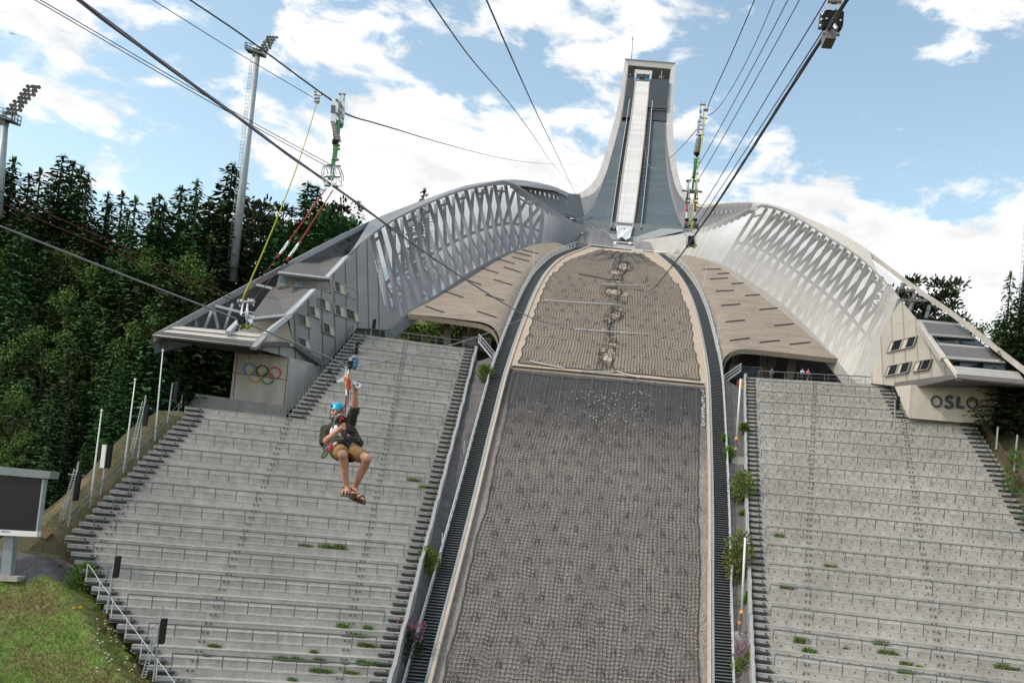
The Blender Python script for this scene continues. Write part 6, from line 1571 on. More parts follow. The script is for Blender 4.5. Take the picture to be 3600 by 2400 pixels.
wire('thick black cable falling from the top right corner through the black carriage', [(3010, -50, 5.2), (2977, 0, 5.5), (2893, 133, 6.3), (2755, 347, 7.8), (2627, 551, 9.8), (2500, 747, 12.5), (2461, 799, 14), (2410, 876, 17), (2308, 1005, 27), (2280, 1026, 34), (2257, 1024, 45), (2243, 974, 65), (2236, 903, 95), (2235, 753, 150), (2245, 600, 190), (2258, 420, 220), (2268, 300, 238)], .0125, M_cable_d, strands=True)
wire('upper one of two thin purple ropes running to the left pulley wheels', [(80, -30, 7.8), (143, 0, 8), (612, 275, 9.3), (880, 427, 10.2), (1168, 582, 11)], .0045, M_rope_p, 'rope', 'control_rope')
wire('lower one of two thin purple ropes running to the left pulley wheels', [(62, -30, 7.8), (125, 0, 8), (612, 288, 9.3), (880, 438, 10.2), (1148, 584, 11)], .0045, M_rope_p, 'rope', 'control_rope')
wire('thin dark rope from the top edge down to the left cable clamp', [(490, -30, 7.8), (536, 0, 8), (867, 207, 9.6), (1107, 347, 11)], .004, M_rope_g, 'rope', 'control_rope')
wire('dark support cable carrying the left green hanger, sagging away to the tower', [(620, -30, 7.8), (668, 0, 8), (867, 133, 9.5), (1112, 316, 10.9), (1185, 365, 11.2), (1208, 404, 11.6), (1340, 438, 17), (1531, 498, 30), (1723, 549, 55), (1850, 572, 90), (2000, 580, 145), (2080, 562, 180), (2132, 532, 207)], (.0065, .02), M_cable_d, 'cable', 'support_cable')
wire('thin cable in front of white cloud ending at the tower foot, left of another', [(1490, -30, 7.8), (1508, 0, 8), (1648, 200, 12), (1730, 291, 17), (1808, 383, 26), (1893, 502, 50), (1935, 570, 90), (2000, 640, 150), (2062, 668, 190)], (.005, .02), M_cable_d)
wire('thin cable crossing white cloud and ending left of the in-run, longest of its pair', [(1700, -25, 7.8), (1710, 0, 8), (1797, 200, 12), (1893, 413, 24), (1961, 549, 50), (2022, 682, 100), (2079, 784, 172)], (.0055, .02), M_cable_d)
wire('green cable from the top edge to the top of the right green hanger', [(2668, -40, 14), (2653, 0, 14), (2577, 179, 15.5), (2500, 345, 17), (2487, 378, 17.1)], .0085, M_rope_g, 'cable', 'support_cable')
wire('sagging thin green rope hooked to the right hanger', [(2737, -40, 14), (2722, 0, 14), (2668, 128, 14.8), (2602, 262, 15.8), (2541, 362, 16.5), (2510, 396, 16.9), (2487, 407, 17.1)], .006, M_rope_g, 'rope', 'control_rope')
wire('left one of two purple ropes running to the right pulley wheels', [(2790, -40, 12), (2770, 0, 12.2), (2700, 138, 13.4), (2500, 508, 16.4), (2459, 574, 17), (2424, 640, 17.2)], .0065, M_rope_p, 'rope', 'control_rope')
wire('right one of two purple ropes running to the right pulley wheels', [(2832, -40, 12), (2811, 0, 12.2), (2700, 205, 13.6), (2500, 559, 16.4), (2455, 632, 17.1)], .0065, M_rope_p, 'rope', 'control_rope')
wire('purple rope just left of the thick black cable on the right', [(2924, -40, 9), (2906, 0, 9.2), (2700, 335, 12.5), (2500, 679, 16), (2423, 790, 17)], .007, M_rope_p, 'rope', 'control_rope')
wire('purple rope touching the thick black cable on the right', [(2980, -40, 7.8), (2960, 0, 8), (2885, 122, 8.8), (2700, 408, 12), (2500, 714, 15.6), (2452, 790, 17)], .0065, M_rope_p, 'rope', 'control_rope')
wire('green cable hanging in a loop from the right hanger to the in-run', [(2450, 455, 17.3), (2412, 500, 26), (2374, 539, 42), (2334, 574, 70), (2295, 597, 110), (2274, 572, 150), (2266, 523, 190), (2268, 470, 208), (2274, 330, 234)], (.01, .03), mat('pale_cable_loop', (.35, .38, .38), .5, .3, var=.1))
wire('upper one of two dark red ropes crossing the left forest to the carriage', [(-60, 645, 8.6), (0, 672, 8.9), (277, 800, 9.6), (560, 920, 10.3), (846, 1055, 11)], .0048, M_rope_dr, 'rope', 'control_rope')
wire('lower one of two dark red ropes crossing the left forest to the carriage', [(-60, 685, 8.6), (0, 712, 8.9), (203, 800, 9.4), (520, 932, 10.2), (839, 1064, 11)], .0048, M_rope_dr, 'rope', 'control_rope')
wire('yellow rope from the left cable clamp down to the carriage', [(1113, 366, 11), (1060, 545, 11), (975, 770, 11), (853, 1050, 11)], (.0045, .009), M_rope_y, 'rope', 'yellow_rope')
for lab, top, tb0, tb1, dk, low in (('left red rope with turnbuckle and black disc hanging from the left pulley wheels', (1147, 662), (1018, 845), (985, 892), (971, 911), (850, 1058)), ('right red rope with turnbuckle and black disc hanging from the left pulley wheels', (1171, 668), (1053, 852), (1017, 902), (1004, 919), (886, 1060))):
    t = thing('brake_rope', lab, 'rope', P(*top, 11), 'red brake ropes on the left'); Y = 11
    mb = MB(); mb.tube([P(*tb1, Y), P(*dk, Y)], .012, 6); part('red_loop', mb, [M_rope_r], t); mb = MB(); mb.tube([P(*top, Y), P(*tb0, Y)], .0075, 6); mb.lathe(P(tb0[0], tb0[1] + 2, Y), [(0, -.02), (.02, 0), (0, .02)], 8); part('red_rope', mb, [M_rope_r], t)
    mb = MB(); a, b = P(*tb0, Y), P(*tb1, Y)
    for o in (Vector((-.012, 0, -.004)), Vector((.012, 0, .004))): mb.bar(a + o, b + o, .011, .011)
    mb.tube([a, a.lerp(b, .3)], .012, 6); mb.tube([a.lerp(b, .7), b], .014, 6); part('turnbuckle', mb, [M_chrome], t)
    mb = MB(); c = P(*dk, Y); mb.lathe(c, [(.0, -.022), (.03, -.022), (.036, -.01), (.036, .01), (.03, .022), (0, .022)], 14, ax=D(low[0], low[1]) - D(*dk)); part('disc', mb, [M_black], t)
    mb = MB(); mb.tube([c, P(*low, Y)], .0055, 5); part('lower_rope', mb, [M_rope_dr], t)

def hanger(label, px_, Y, k, narrow):
    """spring hanger: plates on the support cable, spring, green arm, pair of pulley wheels"""
    def q(x, y, dy=0): u, v = px_(x, y); return P(u, v, Y + dy * k)
    t = thing('cable_hanger', label, 'hanger', q(430, 340), 'green spring hangers'); return t, q
t, q = hanger('green sprung hanger with two pulley wheels on the left support cable', lambda x, y: (1000 + x / 2.352, 200 + y / 2.352), 11, 1, False)
for dy, poly in ((-.03, [(395, 335), (412, 345), (432, 345), (438, 335), (452, 345), (436, 480), (425, 545), (380, 530), (384, 450)]), (.03, [(452, 340), (455, 280), (464, 268), (470, 285), (470, 350), (486, 345), (486, 280), (495, 270), (502, 290), (496, 480), (484, 585), (460, 590), (440, 480), (425, 540)])):
    mb = MB(); mb.prism([q(*p, dy) for p in poly], (0, .012, 0)); part('side_plate', mb, [M_alu], t)
mb = MB(); mb.prism([q(*p, -.032) for p in ((388, 400), (420, 405), (418, 465), (386, 460))], (0, -.01, 0)); part('slot', mb, [mat('plate_recess', (.10, .10, .10), .5, .3, var=.05)], t)
for x, y in ((462, 308), (494, 310), (435, 355), (465, 400), (430, 465), (480, 505), (458, 450), (478, 550)):
    mb = MB(); mb.tube([q(x - 6, y, -.06), q(x + 6, y, .06)], .013, 7); part('bolt', mb, [M_steel], t)
mb = MB(); mb.bar(q(450, 525), q(412, 860), .05, .03, up=(0, 1, 0)); mb.bar(q(408, 850), q(386, 1005), .042, .03, up=(0, 1, 0)); mb.bar(q(386, 990), q(382, 1015), .06, .05, up=(0, 1, 0)); part('arm', mb, [M_green], t)
mb = MB(); sp_ = [q(404, 530 + i * 1.45, 0) + Vector((math.cos(i * .75) * .032, math.sin(i * .75) * .032, 0)) + (q(415, 700) - q(404, 530)) * 0 + Vector(((i / 112) * .06, 0, 0)) for i in range(113)]; mb.tube(sp_, .008, 5); part('spring', mb, [M_alu], t)
mb = MB(); mb.tube([q(402, 520), q(420, 705)], .018, 8); mb.lathe(q(420, 705), [(.03, -.03), (.04, -.02), (.04, .02), (.03, .03)], 10); part('damper', mb, [M_black], t)
for x, y in ((430, 733), (430, 762), (420, 850), (440, 545)): mb = MB(); mb.tube([q(x - 28, y), q(x + 28, y)], .017, 8); part('bolt', mb, [mat('brass_bolt', (.25, .19, .14), .4, .6, var=.1)], t)
for cx_, cy_ in ((364, 985), (434, 990)):
    w = None; mb = MB(); c = q(cx_, cy_); axv = Vector((1, -.28, .1)).normalized(); A = axv.orthogonal().normalized(); B = axv.cross(A)
    for o in (-.014, .014): mb.tube([c + axv * o + (A * math.cos(a) + B * math.sin(a)) * .122 for a in np.linspace(0, 6.283, 33)[:-1]], .0065, 4, closed=True)
    for a in np.linspace(0, 6.283, 6)[:-1]: mb.bar(c + (A * math.cos(a) + B * math.sin(a)) * .12, c, .007, .007)
    mb.tube([c - axv * .05, c + axv * .05], .016, 8); part('pulley_wheel', mb, [M_chrome], t)
    mb = MB()
    for s in (-1, 1): mb.tube([c + Vector((-.035, -.01, .128 * s)), c + Vector((.035, -.01, .128 * s))], .010, 6)
    part('wheel_spacer', mb, [M_steel_d], t)
mb = MB()
cl = thing('cable_clamp', 'small steel clamp joining the thin rope to the left support cable', 'clamp', P(1115, 340, 11))
def q2(x, y): return P(1000 + x / 2.352, 200 + y / 2.352, 11)
mb = MB(); mb.prism([q2(*p) for p in ((258, 275), (278, 272), (288, 300), (282, 375), (262, 385), (250, 350))], (0, .03, 0)); part('plate', mb, [M_alu], cl)
mb = MB(); mb.prism([q2(*p) - Vector((0, .03, 0)) for p in ((270, 285), (300, 285), (318, 305), (310, 330), (280, 320))], (0, .02, 0)); part('jaw', mb, [M_chrome], cl)
for y in (290, 315, 345, 372): mb = MB(); mb.tube([q2(246, y), q2(292, y - 4)], .012, 6); part('bolt', mb, [M_steel], cl)

# left carriage on the rider's zip line
def c1q(x, y, dy=0): u, v = c1(x, y); return P(u, v, 11 + dy)
cg = thing('brake_carriage', 'chrome and black brake carriage with lime cord on the left zip line', 'carriage', c1q(540, 930))
for x in (490, 612):
    for o in (-16, 16): mb = MB(); mb.lathe(c1q(x + o, 702), [(.0, -.014), (.036, -.012), (.03, 0), (.036, .012), (0, .014)], 14, ax=(1, -.2, -.15)); part('sheave', mb, [M_chrome], cg)
mb = MB(); mb.tube([c1q(460, 700), c1q(645, 705)], .012, 7); mb.tube([c1q(468, 740), c1q(480, 760), c1q(475, 690)], .006, 5); mb.tube([c1q(625, 745), c1q(640, 755), c1q(636, 690)], .006, 5); part('axle', mb, [M_alu], cg)
for a, b in (((520, 700), (488, 855)), ((510, 720), (500, 868)), ((578, 700), (545, 862)), ((566, 730), (572, 860))): mb = MB(); mb.tube([c1q(*a), c1q(*b)], .010, 6); part('link', mb, [M_chrome], cg)
mb = MB(); mb.tube(smooth_pts([c1q(500, 862), c1q(510, 835, -.04), c1q(570, 820, -.08), c1q(640, 830, -.05), c1q(662, 855), c1q(640, 885), c1q(608, 895)], 2), .008, 6); part('loop', mb, [M_alu], cg)
mb = MB(); mb.prism([c1q(*p, -.05) for p in ((452, 868), (536, 873), (528, 955), (446, 948))], (0, .10, 0)); part('black_plate', mb, [M_black], cg)
for i, (x, y, r) in enumerate(((558, 900, .042), (585, 925, .036), (560, 960, .04), (590, 880, .028), (505, 985, .04), (470, 975, .022), (575, 985, .034))): mb = MB(); mb.lathe(c1q(x, y), [(0, -.03), (r, -.028), (r * .7, 0), (r, .028), (0, .03)], 10, ax=(1, -.5, .1 * i)); part('roller', mb, [M_chrome if i < 4 else M_steel_d], cg)
mb = MB()
for a in ((482, 1000), (540, 985), (555, 1005), (585, 990)): mb.tube([c1q(*a, -.03), c1q(a[0] + 14, a[1] - 30, -.04), c1q(a[0] + 16, a[1] + 5, -.02)], .009, 5)
mb.tube([c1q(565, 690), c1q(575, 665), c1q(600, 668), c1q(596, 690)], .006, 5); part('lime_lashing', mb, [M_lime], cg)

# right hanger and carriage
YR = 17.2
def c8(x, y, dy=0): return P(2300 + x / 2.75, 330 + y / 2.75, YR + dy)
t = thing('cable_hanger', 'green sprung hanger with narrow pulley frames in front of the tower', 'hanger', c8(450, 150), 'green spring hangers')
for a, b in (((455, 62), (443, 190)), ((496, 66), (488, 130)), ((455, 160), (428, 395)), ((478, 160), (468, 392)), ((430, 250), (418, 380))): mb = MB(); mb.bar(c8(*a), c8(*b),   .035, .012, up=(0, 1, 0)); part('side_plate', mb, [M_alu], t)
for x0, x1, y in ((440, 500, 106), (475, 522, 150), (478, 520, 165), (434, 470, 225), (440, 512, 238), (418, 460, 268), (440, 490, 305), (430, 485, 345), (402, 484, 398)): mb = MB(); mb.tube([c8(x0, y), c8(x1, y)], .015, 7); part('cross_bolt', mb, [M_steel if y > 200 else mat('brass', (.3, .21, .12), .4, .6, var=.1)], t)
mb = MB(); sp_ = [c8(440, 425).lerp(c8(410, 575), i / 100) + Vector((math.cos(i * .7) * .055, math.sin(i * .7) * .055, 0)) for i in range(101)]; mb.tube(sp_, .011, 5); part('spring', mb, [M_alu], t)
mb = MB(); mb.tube([c8(440, 400), c8(412, 610)], .026, 8); mb.lathe(c8(412, 575), [(.055, -.03), (.062, .0), (.05, .04)], 12); part('damper', mb, [M_black], t)
mb = MB(); mb.bar(c8(405, 630), c8(383, 815), .06, .03, up=(0, 1, 0)); mb.bar(c8(383, 805), c8(367, 960), .04, .03, up=(0, 1, 0)); mb.bar(c8(345, 945), c8(385, 948), .06, .05); part('arm', mb, [M_green], t)
for x0, x1, y in ((380, 440, 628), (376, 438, 660), (368, 432, 772)): mb = MB(); mb.tube([c8(x0, y), c8(x1, y)], .016, 7); part('bolt', mb, [M_steel], t)
for (x, dx) in ((333, -6), (412, -8)):
    mb = MB()
    for o in (-14, 14): mb.bar(c8(x + o, 840), c8(x + o + dx * 1.6, 1060), .010, .015)
    part('wheel_frame', mb, [M_lime if False else M_steel], t)
    for y in (836, 848, 1016, 1052): mb = MB(); s = (y - 840) / 220 * dx * 1.6; mb.tube([c8(x - 24 + s, y), c8(x + 26 + s, y)], .014, 7); part('spacer', mb, [mat('olive_bolt', (.09, .10, .03), .5, .3, var=.1)], t)
    mb = MB(); c = c8(x + dx, 940); axv = Vector((1, 0, -.05)); mb.lathe(c, [(.205, -.018), (.19, 0), (.205, .018), (.04, .018)], 20, ax=axv); mb.tube([c - axv * .12, c + axv * .12], .024, 8); part('pulley_wheel', mb, [M_chrome], t)
for lab, x in (('left red rope with turnbuckle under the right pulley frames', 317), ('right red rope with turnbuckle under the right pulley frames', 398)):
    r = thing('brake_rope', lab, 'rope', c8(x, 1060), 'red brake ropes on the right'); mb = MB(); mb.tube([c8(x, 1055), c8(x - 2, 1125)], .014, 6); mb.tube([c8(x - 2, 1125), c8(x - 2, 1132)], .012, 6); mb.lathe(c8(x - 2, 1128), [(0, -.035), (.034, 0), (0, .035)], 8); part('red_rope', mb, [M_rope_r], r); mb = MB(); mb.tube([c8(x - 2, 1225), c8(x, 1250)], .018, 6); part('red_loop', mb, [M_rope_r], r)
    mb = MB(); mb.tube([c8(x - 2, 1150), c8(x - 3, 1225)], .024, 7); mb.tube([c8(x - 2, 1130), c8(x - 2, 1150)], .012, 6); part('turnbuckle', mb, [M_alu], r); mb = MB(); mb.lathe(c8(x - 2, 1218), [(0, -.025), (.04, -.02), (.04, .02), (0, .025)], 10); part('collar', mb, [M_black], r)
wire('yellow rope down the side of the right hanger', [(2478, 405, YR - .05), (2474, 450, YR - .1), (2452, 600, YR - .1), (2440, 715, YR - .1), (2434, 795, YR - .1)], .009, M_rope_y, 'rope', 'yellow_rope', sm=1)
cg = thing('brake_carriage', 'black brake carriage with lime base on the thick right cable', 'carriage', c8(355, 1400))
for x in (312, 406): mb = MB(); mb.lathe(c8(x, 1275), [(0, -.045), (.062, -.04), (.045, 0), (.062, .04), (0, .045)], 16, ax=(1, .1, 0)); part('sheave', mb, [M_steel_d], cg)
mb = MB(); mb.tube([c8(292, 1275), c8(425, 1278)], .016, 7); part('axle', mb, [M_black], cg)
mb = MB(); mb.tube(smooth_pts([c8(330, 1235), c8(350, 1220), c8(372, 1225)], 2), .012, 5); mb.lathe(c8(369, 1275), [(.025, -.06), (.03, 0), (.025, .06)], 8); part('lime_lashing', mb, [M_lime], cg)
for a, b in (((341, 1255), (340, 1372)), ((380, 1255), (377, 1370)), ((316, 1260), (318, 1320)), ((404, 1260), (404, 1310))): mb = MB(); mb.tube([c8(*a), c8(*b)], .011, 6); part('link', mb, [M_alu], cg)
mb = MB(); mb.tube(smooth_pts([c8(322, 1410), c8(318, 1370), c8(294, 1355), c8(296, 1340), c8(340, 1334), c8(395, 1338), c8(410, 1350)], 2), .011, 6); part('loop', mb, [M_alu], cg)
mb = MB(); mb.prism([c8(*p, -.1) for p in ((331, 1372), (384, 1372), (390, 1440), (326, 1440))], (0, .14, 0)); part('black_block', mb, [M_black], cg)
for x in (318, 398): mb = MB(); mb.box(c8(x, 1405), .04, .06, .15); part('cheek', mb, [M_alu], cg)
mb = MB(); mb.box(c8(358, 1462), .10, .08, .055); part('base_block', mb, [M_steel_d], cg)
for x in (324, 388): mb = MB(); mb.box(c8(x, 1464), .03, .08, .085); mb.box(c8(x, 1478), .05, .07, .025); part('lime_foot', mb, [M_lime], cg)
mb = MB(); mb.tube([c8(306, 1463), c8(412, 1466)], .018, 7); part('base_rod', mb, [M_steel_d], cg)

# near carriage in the top right corner
def c4(x, y, dy=0): return P(2500 + x / 1.96, y / 1.96, 6.1 + dy)
ng = thing('near_carriage', 'black square carriage with grey block at the top right, nearest the viewer', 'carriage', c4(845, 130))
def rrect(x0, y0, x1, y1, r): return [(x0 + r, y0), (x1 - r, y0 + 6), (x1, y0 + 6 + r), (x1 - 8, y1 - r), (x1 - 8 - r, y1), (x0 + r - 4, y1 - 4), (x0 - 4, y1 - r - 4), (x0, y0 + r)]
mb = MB(); mb.prism([c4(*p) for p in rrect(781, 70, 917, 192, 10)], (0, .06, 0)); part('black_plate', mb, [M_black], ng)
mb = MB(); mb.prism([c4(*p, .05) for p in ((752, 92), (782, 90), (778, 198), (738, 196))], (0, .02, 0)); part('side_plate', mb, [mat('grey_plate', (.12, .12, .13), .4, .4, var=.1)], ng)
for x, y in ((768, 103), (762, 140), (754, 180)): mb = MB(); mb.lathe(c4(x, y, .03), [(0, -.012), (.009, -.008), (.010, .008)], 8, ax=(0, 1, 0)); part('bolt', mb, [M_chrome], ng)
for x, y in ((796, 130), (892, 142)): mb = MB(); mb.lathe(c4(x, y, -.004), [(.0, -.006), (.007, -.004), (.007, .006)], 8, ax=(0, 1, 0)); part('bolt', mb, [M_chrome], ng)
mb = MB(); mb.prism([c4(*p, -.03) for p in ((793, 198), (866, 205), (862, 268), (790, 262))], (0, .14, 0)); part('grey_block', mb, [mat('block_grey', (.20, .185, .175), .6, .2, var=.1)], ng)
mb = MB(); mb.tube([c4(768, 228), c4(885, 240)], .013, 8); part('block_pin', mb, [M_steel], ng)
mb = MB(); mb.tube([c4(835, 160, -.02), c4(862, 205, -.03)], .017, 8); part('cable_grip', mb, [M_chrome], ng)
for x in (812, 880): mb = MB(); mb.bar(c4(x, 72), c4(x - 1, -6), .012, .03); part('shackle_side', mb, [M_alu], ng)
mb = MB(); mb.tube([c4(802, 14), c4(896, 18)], .015, 8); part('shackle_pin', mb, [mat('worn_pin', (.22, .17, .15), .5, .5, var=.15)], ng)

# ================================================================ the rider
from mathutils import noise as mnoise
def capsule(mb, a, b, ra, rb, n=10):
    a, b = Vector(a), Vector(b); ax = b - a; l = ax.length
    if l < 1e-5: ax = Vector((0, 0, 1)); l = 1e-4
    pr = [(ra * math.sin(t), -ra * math.cos(t)) for t in np.linspace(0, math.pi / 2, 5)] + [(rb * math.cos(t), l + rb * math.sin(t)) for t in np.linspace(0, math.pi / 2, 5)]
    pr[0] = (1e-6, pr[0][1]); pr[-1] = (1e-6, pr[-1][1]); mb.lathe(a, pr, n, ax=ax)
def blob(mb, c, rx, ry, rz_, rot=None, n=14):
    c = Vector(c); m = rot if rot is not None else Matrix.Identity(3); vs = []; fs = []; k = 9
    for i in range(k + 1):
        t = math.pi * i / k
        for j in range(n):
            a = 2 * math.pi * j / n; vs.append(c + m @ Vector((rx * math.sin(t) * math.cos(a), ry * math.sin(t) * math.sin(a), rz_ * math.cos(t))))
    for i in range(k):
        for j in range(n): fs.append((i * n + j, i * n + (j + 1) % n, (i + 1) * n + (j + 1) % n, (i + 1) * n + j))
    mb.add(vs, fs)
def fused(name, mb, mats, parent, voxel=.007, smooth=4, label=None, local=False, folds=0.0):
    """join overlapping shapes into one continuous skin"""
    me = mb.mesh(name + '_raw'); recalc(me); o = bpy.data.objects.new(name + '_raw', me); COL.objects.link(o)
    bm = bmesh.new(); bm.from_mesh(me); bmesh.ops.remove_doubles(bm, verts=bm.verts, dist=1e-5); bm.to_mesh(me); bm.free()
    r = o.modifiers.new('r', 'REMESH'); r.mode = 'VOXEL'; r.voxel_size = voxel; r.use_smooth_shade = True
    s = o.modifiers.new('s', 'SMOOTH'); s.factor = .5; s.iterations = smooth
    dg = bpy.context.evaluated_depsgraph_get(); e = o.evaluated_get(dg); me2 = bpy.data.meshes.new_from_object(e); me2.name = name
    bpy.data.objects.remove(o); bpy.data.meshes.remove(me)
    if folds:
        ns = [v.normal.copy() for v in me2.vertices]
        for v, n_ in zip(me2.vertices, ns):
            p = v.co; w = mnoise.noise(p * 9.0) * .6 + (1 - abs(mnoise.noise(Vector((p.x * 16, p.y * 16, p.z * 34))))) * .7 - .45
            v.co = p + n_ * (folds * w)
    me2.materials.clear()
    for m in mats: me2.materials.append(m)
    me2.polygons.foreach_set('material_index', [0] * len(me2.polygons))
    me2.polygons.foreach_set('use_smooth', [True] * len(me2.polygons))
    ob = bpy.data.objects.new(name, me2); COL.objects.link(ob); ob.parent = parent
    ob.matrix_parent_inverse = Matrix.Identity(4) if (local or parent is None) else Matrix.Translation(-parent.location)
    if label: ob['label'] = label
    return ob
M_skin_p = mat('skin', (0.54, 0.275, 0.195), .7, var=.16, scale=11, spec=.3, fine=.06, fscale=60)
def checked(name, c1_, c2_, sc):
    m = mat(name, c1_, .9, var=.1); t = m.node_tree; b = t.nodes['Principled BSDF']; tc = nd(t, 'ShaderNodeTexCoord'); ck = nd(t, 'ShaderNodeTexChecker'); t.links.new(tc.outputs['Object'], ck.inputs['Vector']); ck.inputs['Scale'].default_value = sc; ck.inputs['Color1'].default_value = (*c1_, 1); ck.inputs['Color2'].default_value = (*c2_, 1); t.links.new(ck.outputs['Color'], b.inputs['Base Color']); return m
M_shirt = checked('checked_shirt', (0.010, 0.009, 0.008), (0.045, 0.036, 0.022), 24)
M_shorts = mat('tan_cloth', (0.235, 0.135, 0.055), .9, var=.22, scale=7, bump=.4, bscale=12); M_helmet = mat('blue_helmet', (0.01, 0.36, 0.56), .3, var=.03); M_tee = mat('white_cloth', (.70, .71, .76), .9, var=.08, scale=8)
M_leather = mat('brown_leather', (.055, .032, .022), .7, var=.2, scale=20); M_strap = mat('black_webbing', (.012, .012, .014), .8, var=.1); M_hair = mat('dark_hair', (.05, .032, .022), .9, var=.3, scale=40)
pr_ = thing('person', 'rider in blue helmet, dark checked shirt, tan shorts and sandals under the zip line', 'person', P(1205, 1580, 12.1))
J = dict(pel=(1204, 1578, 12.10), waist=(1207, 1553, 12.15), chest=(1196, 1520, 12.26), neck=(1184, 1494, 12.30), head=(1183, 1455, 12.26), shR=(1146, 1514, 12.28), elR=(1139, 1556, 12.00), wrR=(1190, 1512, 11.86), haR=(1205, 1501, 11.83), shL=(1226, 1499, 12.30), elL=(1247, 1440, 12.22), wrL=(1250, 1370, 12.10), haL=(1253, 1354, 12.07),
         hipR=(1190, 1580, 12.08), knR=(1205, 1598, 11.66), anR=(1218, 1708, 11.86), hipL=(1226, 1580, 12.08), knL=(1291, 1611, 11.72), anL=(1247, 1714, 12.02))
J = {k: P(*v) for k, v in J.items()}
mb = MB()
blob(mb, J['pel'], .155, .12, .12); blob(mb, J['waist'], .15, .115, .12); blob(mb, J['chest'], .185, .125, .16); capsule(mb, J['chest'], J['neck'], .10, .06); capsule(mb, J['neck'], J['head'] + Vector((0, .0, -.05)), .056, .054)
for s in 'RL':
    capsule(mb, J['sh' + s], J['el' + s], .056, .044); capsule(mb, J['el' + s], J['el' + s].lerp(J['wr' + s], .35), .044, .047); capsule(mb, J['el' + s].lerp(J['wr' + s], .35), J['wr' + s], .047, .029)
    capsule(mb, J['chest'], J['sh' + s], .10, .065); capsule(mb, J['hip' + s], J['kn' + s], .092, .062)
    cal = J['kn' + s].lerp(J['an' + s], .32) + Vector((0, .018, 0)); capsule(mb, J['kn' + s], cal, .058, .058); capsule(mb, cal, J['kn' + s].lerp(J['an' + s], .7), .057, .042); capsule(mb, J['kn' + s].lerp(J['an' + s], .7), J['an' + s], .042, .036); blob(mb, J['kn' + s] + Vector((0, -.02, 0)), .06, .055, .06)
# head: skull, jaw, nose, ears
hd = J['head']; hm = Euler((R(-8), R(4), R(6))).to_matrix()
def hp(x, y, z): return hd + hm @ Vector((x, y, z))
blob(mb, hp(0, .01, .03), .078, .098, .105, hm); blob(mb, hp(0, -.03, -.035), .062, .068, .075, hm); blob(mb, hp(0, -.05, -.075), .042, .045, .04, hm); blob(mb, hp(0, -.098, -.01), .016, .022, .022, hm); capsule(mb, hp(0, -.088, .03), hp(0, -.104, -.008), .010, .015)
for s in (-1, 1): blob(mb, hp(.080 * s, .015, -.005), .012, .022, .034, hm); blob(mb, hp(.040 * s, -.070, -.018), .024, .022, .022, hm)
capsule(mb, hp(-.045, -.084, .034), hp(.045, -.084, .034), .014, .014)
# feet
for s, toe, heel in (('R', (1243, 1732, 11.60), (1211, 1727, 11.93)), ('L', (1276, 1753, 11.74), (1240, 1733, 12.06))):
    tp_, hl = P(*toe), P(*heel); capsule(mb, hl, hl.lerp(tp_, .55), .036, .040); capsule(mb, J['an' + s], hl.lerp(tp_, .35), .036, .036); capsule(mb, hl.lerp(tp_, .5), tp_.lerp(hl, .12), .040, .030)
    sx = (tp_ - hl).normalized().cross(Vector((0, 0, 1))).normalized()
    for i, o in enumerate((-.034, -.016, .001, .017, .032)): capsule(mb, tp_.lerp(hl, .22) + sx * o, tp_ + sx * o * 1.05 + (hl - tp_) * (.03 * abs(i - 1)), .012, .010 if i else .013)
# hands: palm, four bent fingers, thumb
def hand(wr, ha, grip, across, out, scale=1.0):
    """fist closed round a bar: fingers wrap from the back of the hand over the bar"""
    pal = wr.lerp(ha, .75); capsule(mb, wr, pal, .029, .036); across = across.normalized(); out = out.normalized()
    up = (ha - wr).normalized(); base = ha + up * .012
    for i, o in enumerate((-.036, -.012, .012, .035)):
        k = (.92, 1.0, .97, .8)[i] * scale; b0 = base + across * o - out * .012; b1 = b0 + up * .030 * k + out * .022; b2 = b1 + out * .026 * k - up * .014; b3 = b2 - up * .028 * k - out * .006
        capsule(mb, b0 - up * .02, b1, .0115, .0105, 8); capsule(mb, b1, b2, .0105, .0100, 8); capsule(mb, b2, b3, .0100, .0085, 8)
    t0 = wr.lerp(ha, .55) - across * .034; t1 = t0 - across * .012 + up * .03 + out * .02; t2 = t1 + up * .012 + out * .022 + across * .022
    capsule(mb, t0, t1, .014, .012, 8); capsule(mb, t1, t2, .012, .009, 8)
hand(J['wrL'], J['haL'], None, Vector((1, 0, -.45)), Vector((0, -1, 0))); hand(J['wrR'], J['haR'], None, Vector((-.3, -.1, 1)) * -1, Vector((.5, -.8, 0)))
fused('body', mb, [M_skin_p], pr_, .0062, 3, folds=.0025)
# face details
mb = MB()
for s in (-1, 1): blob(mb, hp(.031 * s, -.081, .012), .012, .009, .007, hm, 8)
part('eyes', mb, [M_hair], pr_); mb = MB(); capsule(mb, hp(-.026, -.094, -.046), hp(.026, -.094, -.046), .0065, .0065); part('teeth', mb, [M_tee], pr_)
mb = MB(); blob(mb, hp(0, -.042, -.082), .058, .058, .045, hm); blob(mb, hp(0, -.088, -.072), .030, .020, .02, hm); capsule(mb, hp(-.032, -.096, -.034), hp(.032, -.096, -.034), .010, .010)
for s in (-1, 1): capsule(mb, hp(.066 * s, -.015, -.01), hp(.050 * s, -.055, -.075), .018, .022); capsule(mb, hp(.052 * s, -.082, .034), hp(.018 * s, -.092, .036), .006, .007)
fused('beard', mb, [mat('greying_beard', (.085, .065, .055), .95, var=.5, scale=30)], pr_, .006, 2)
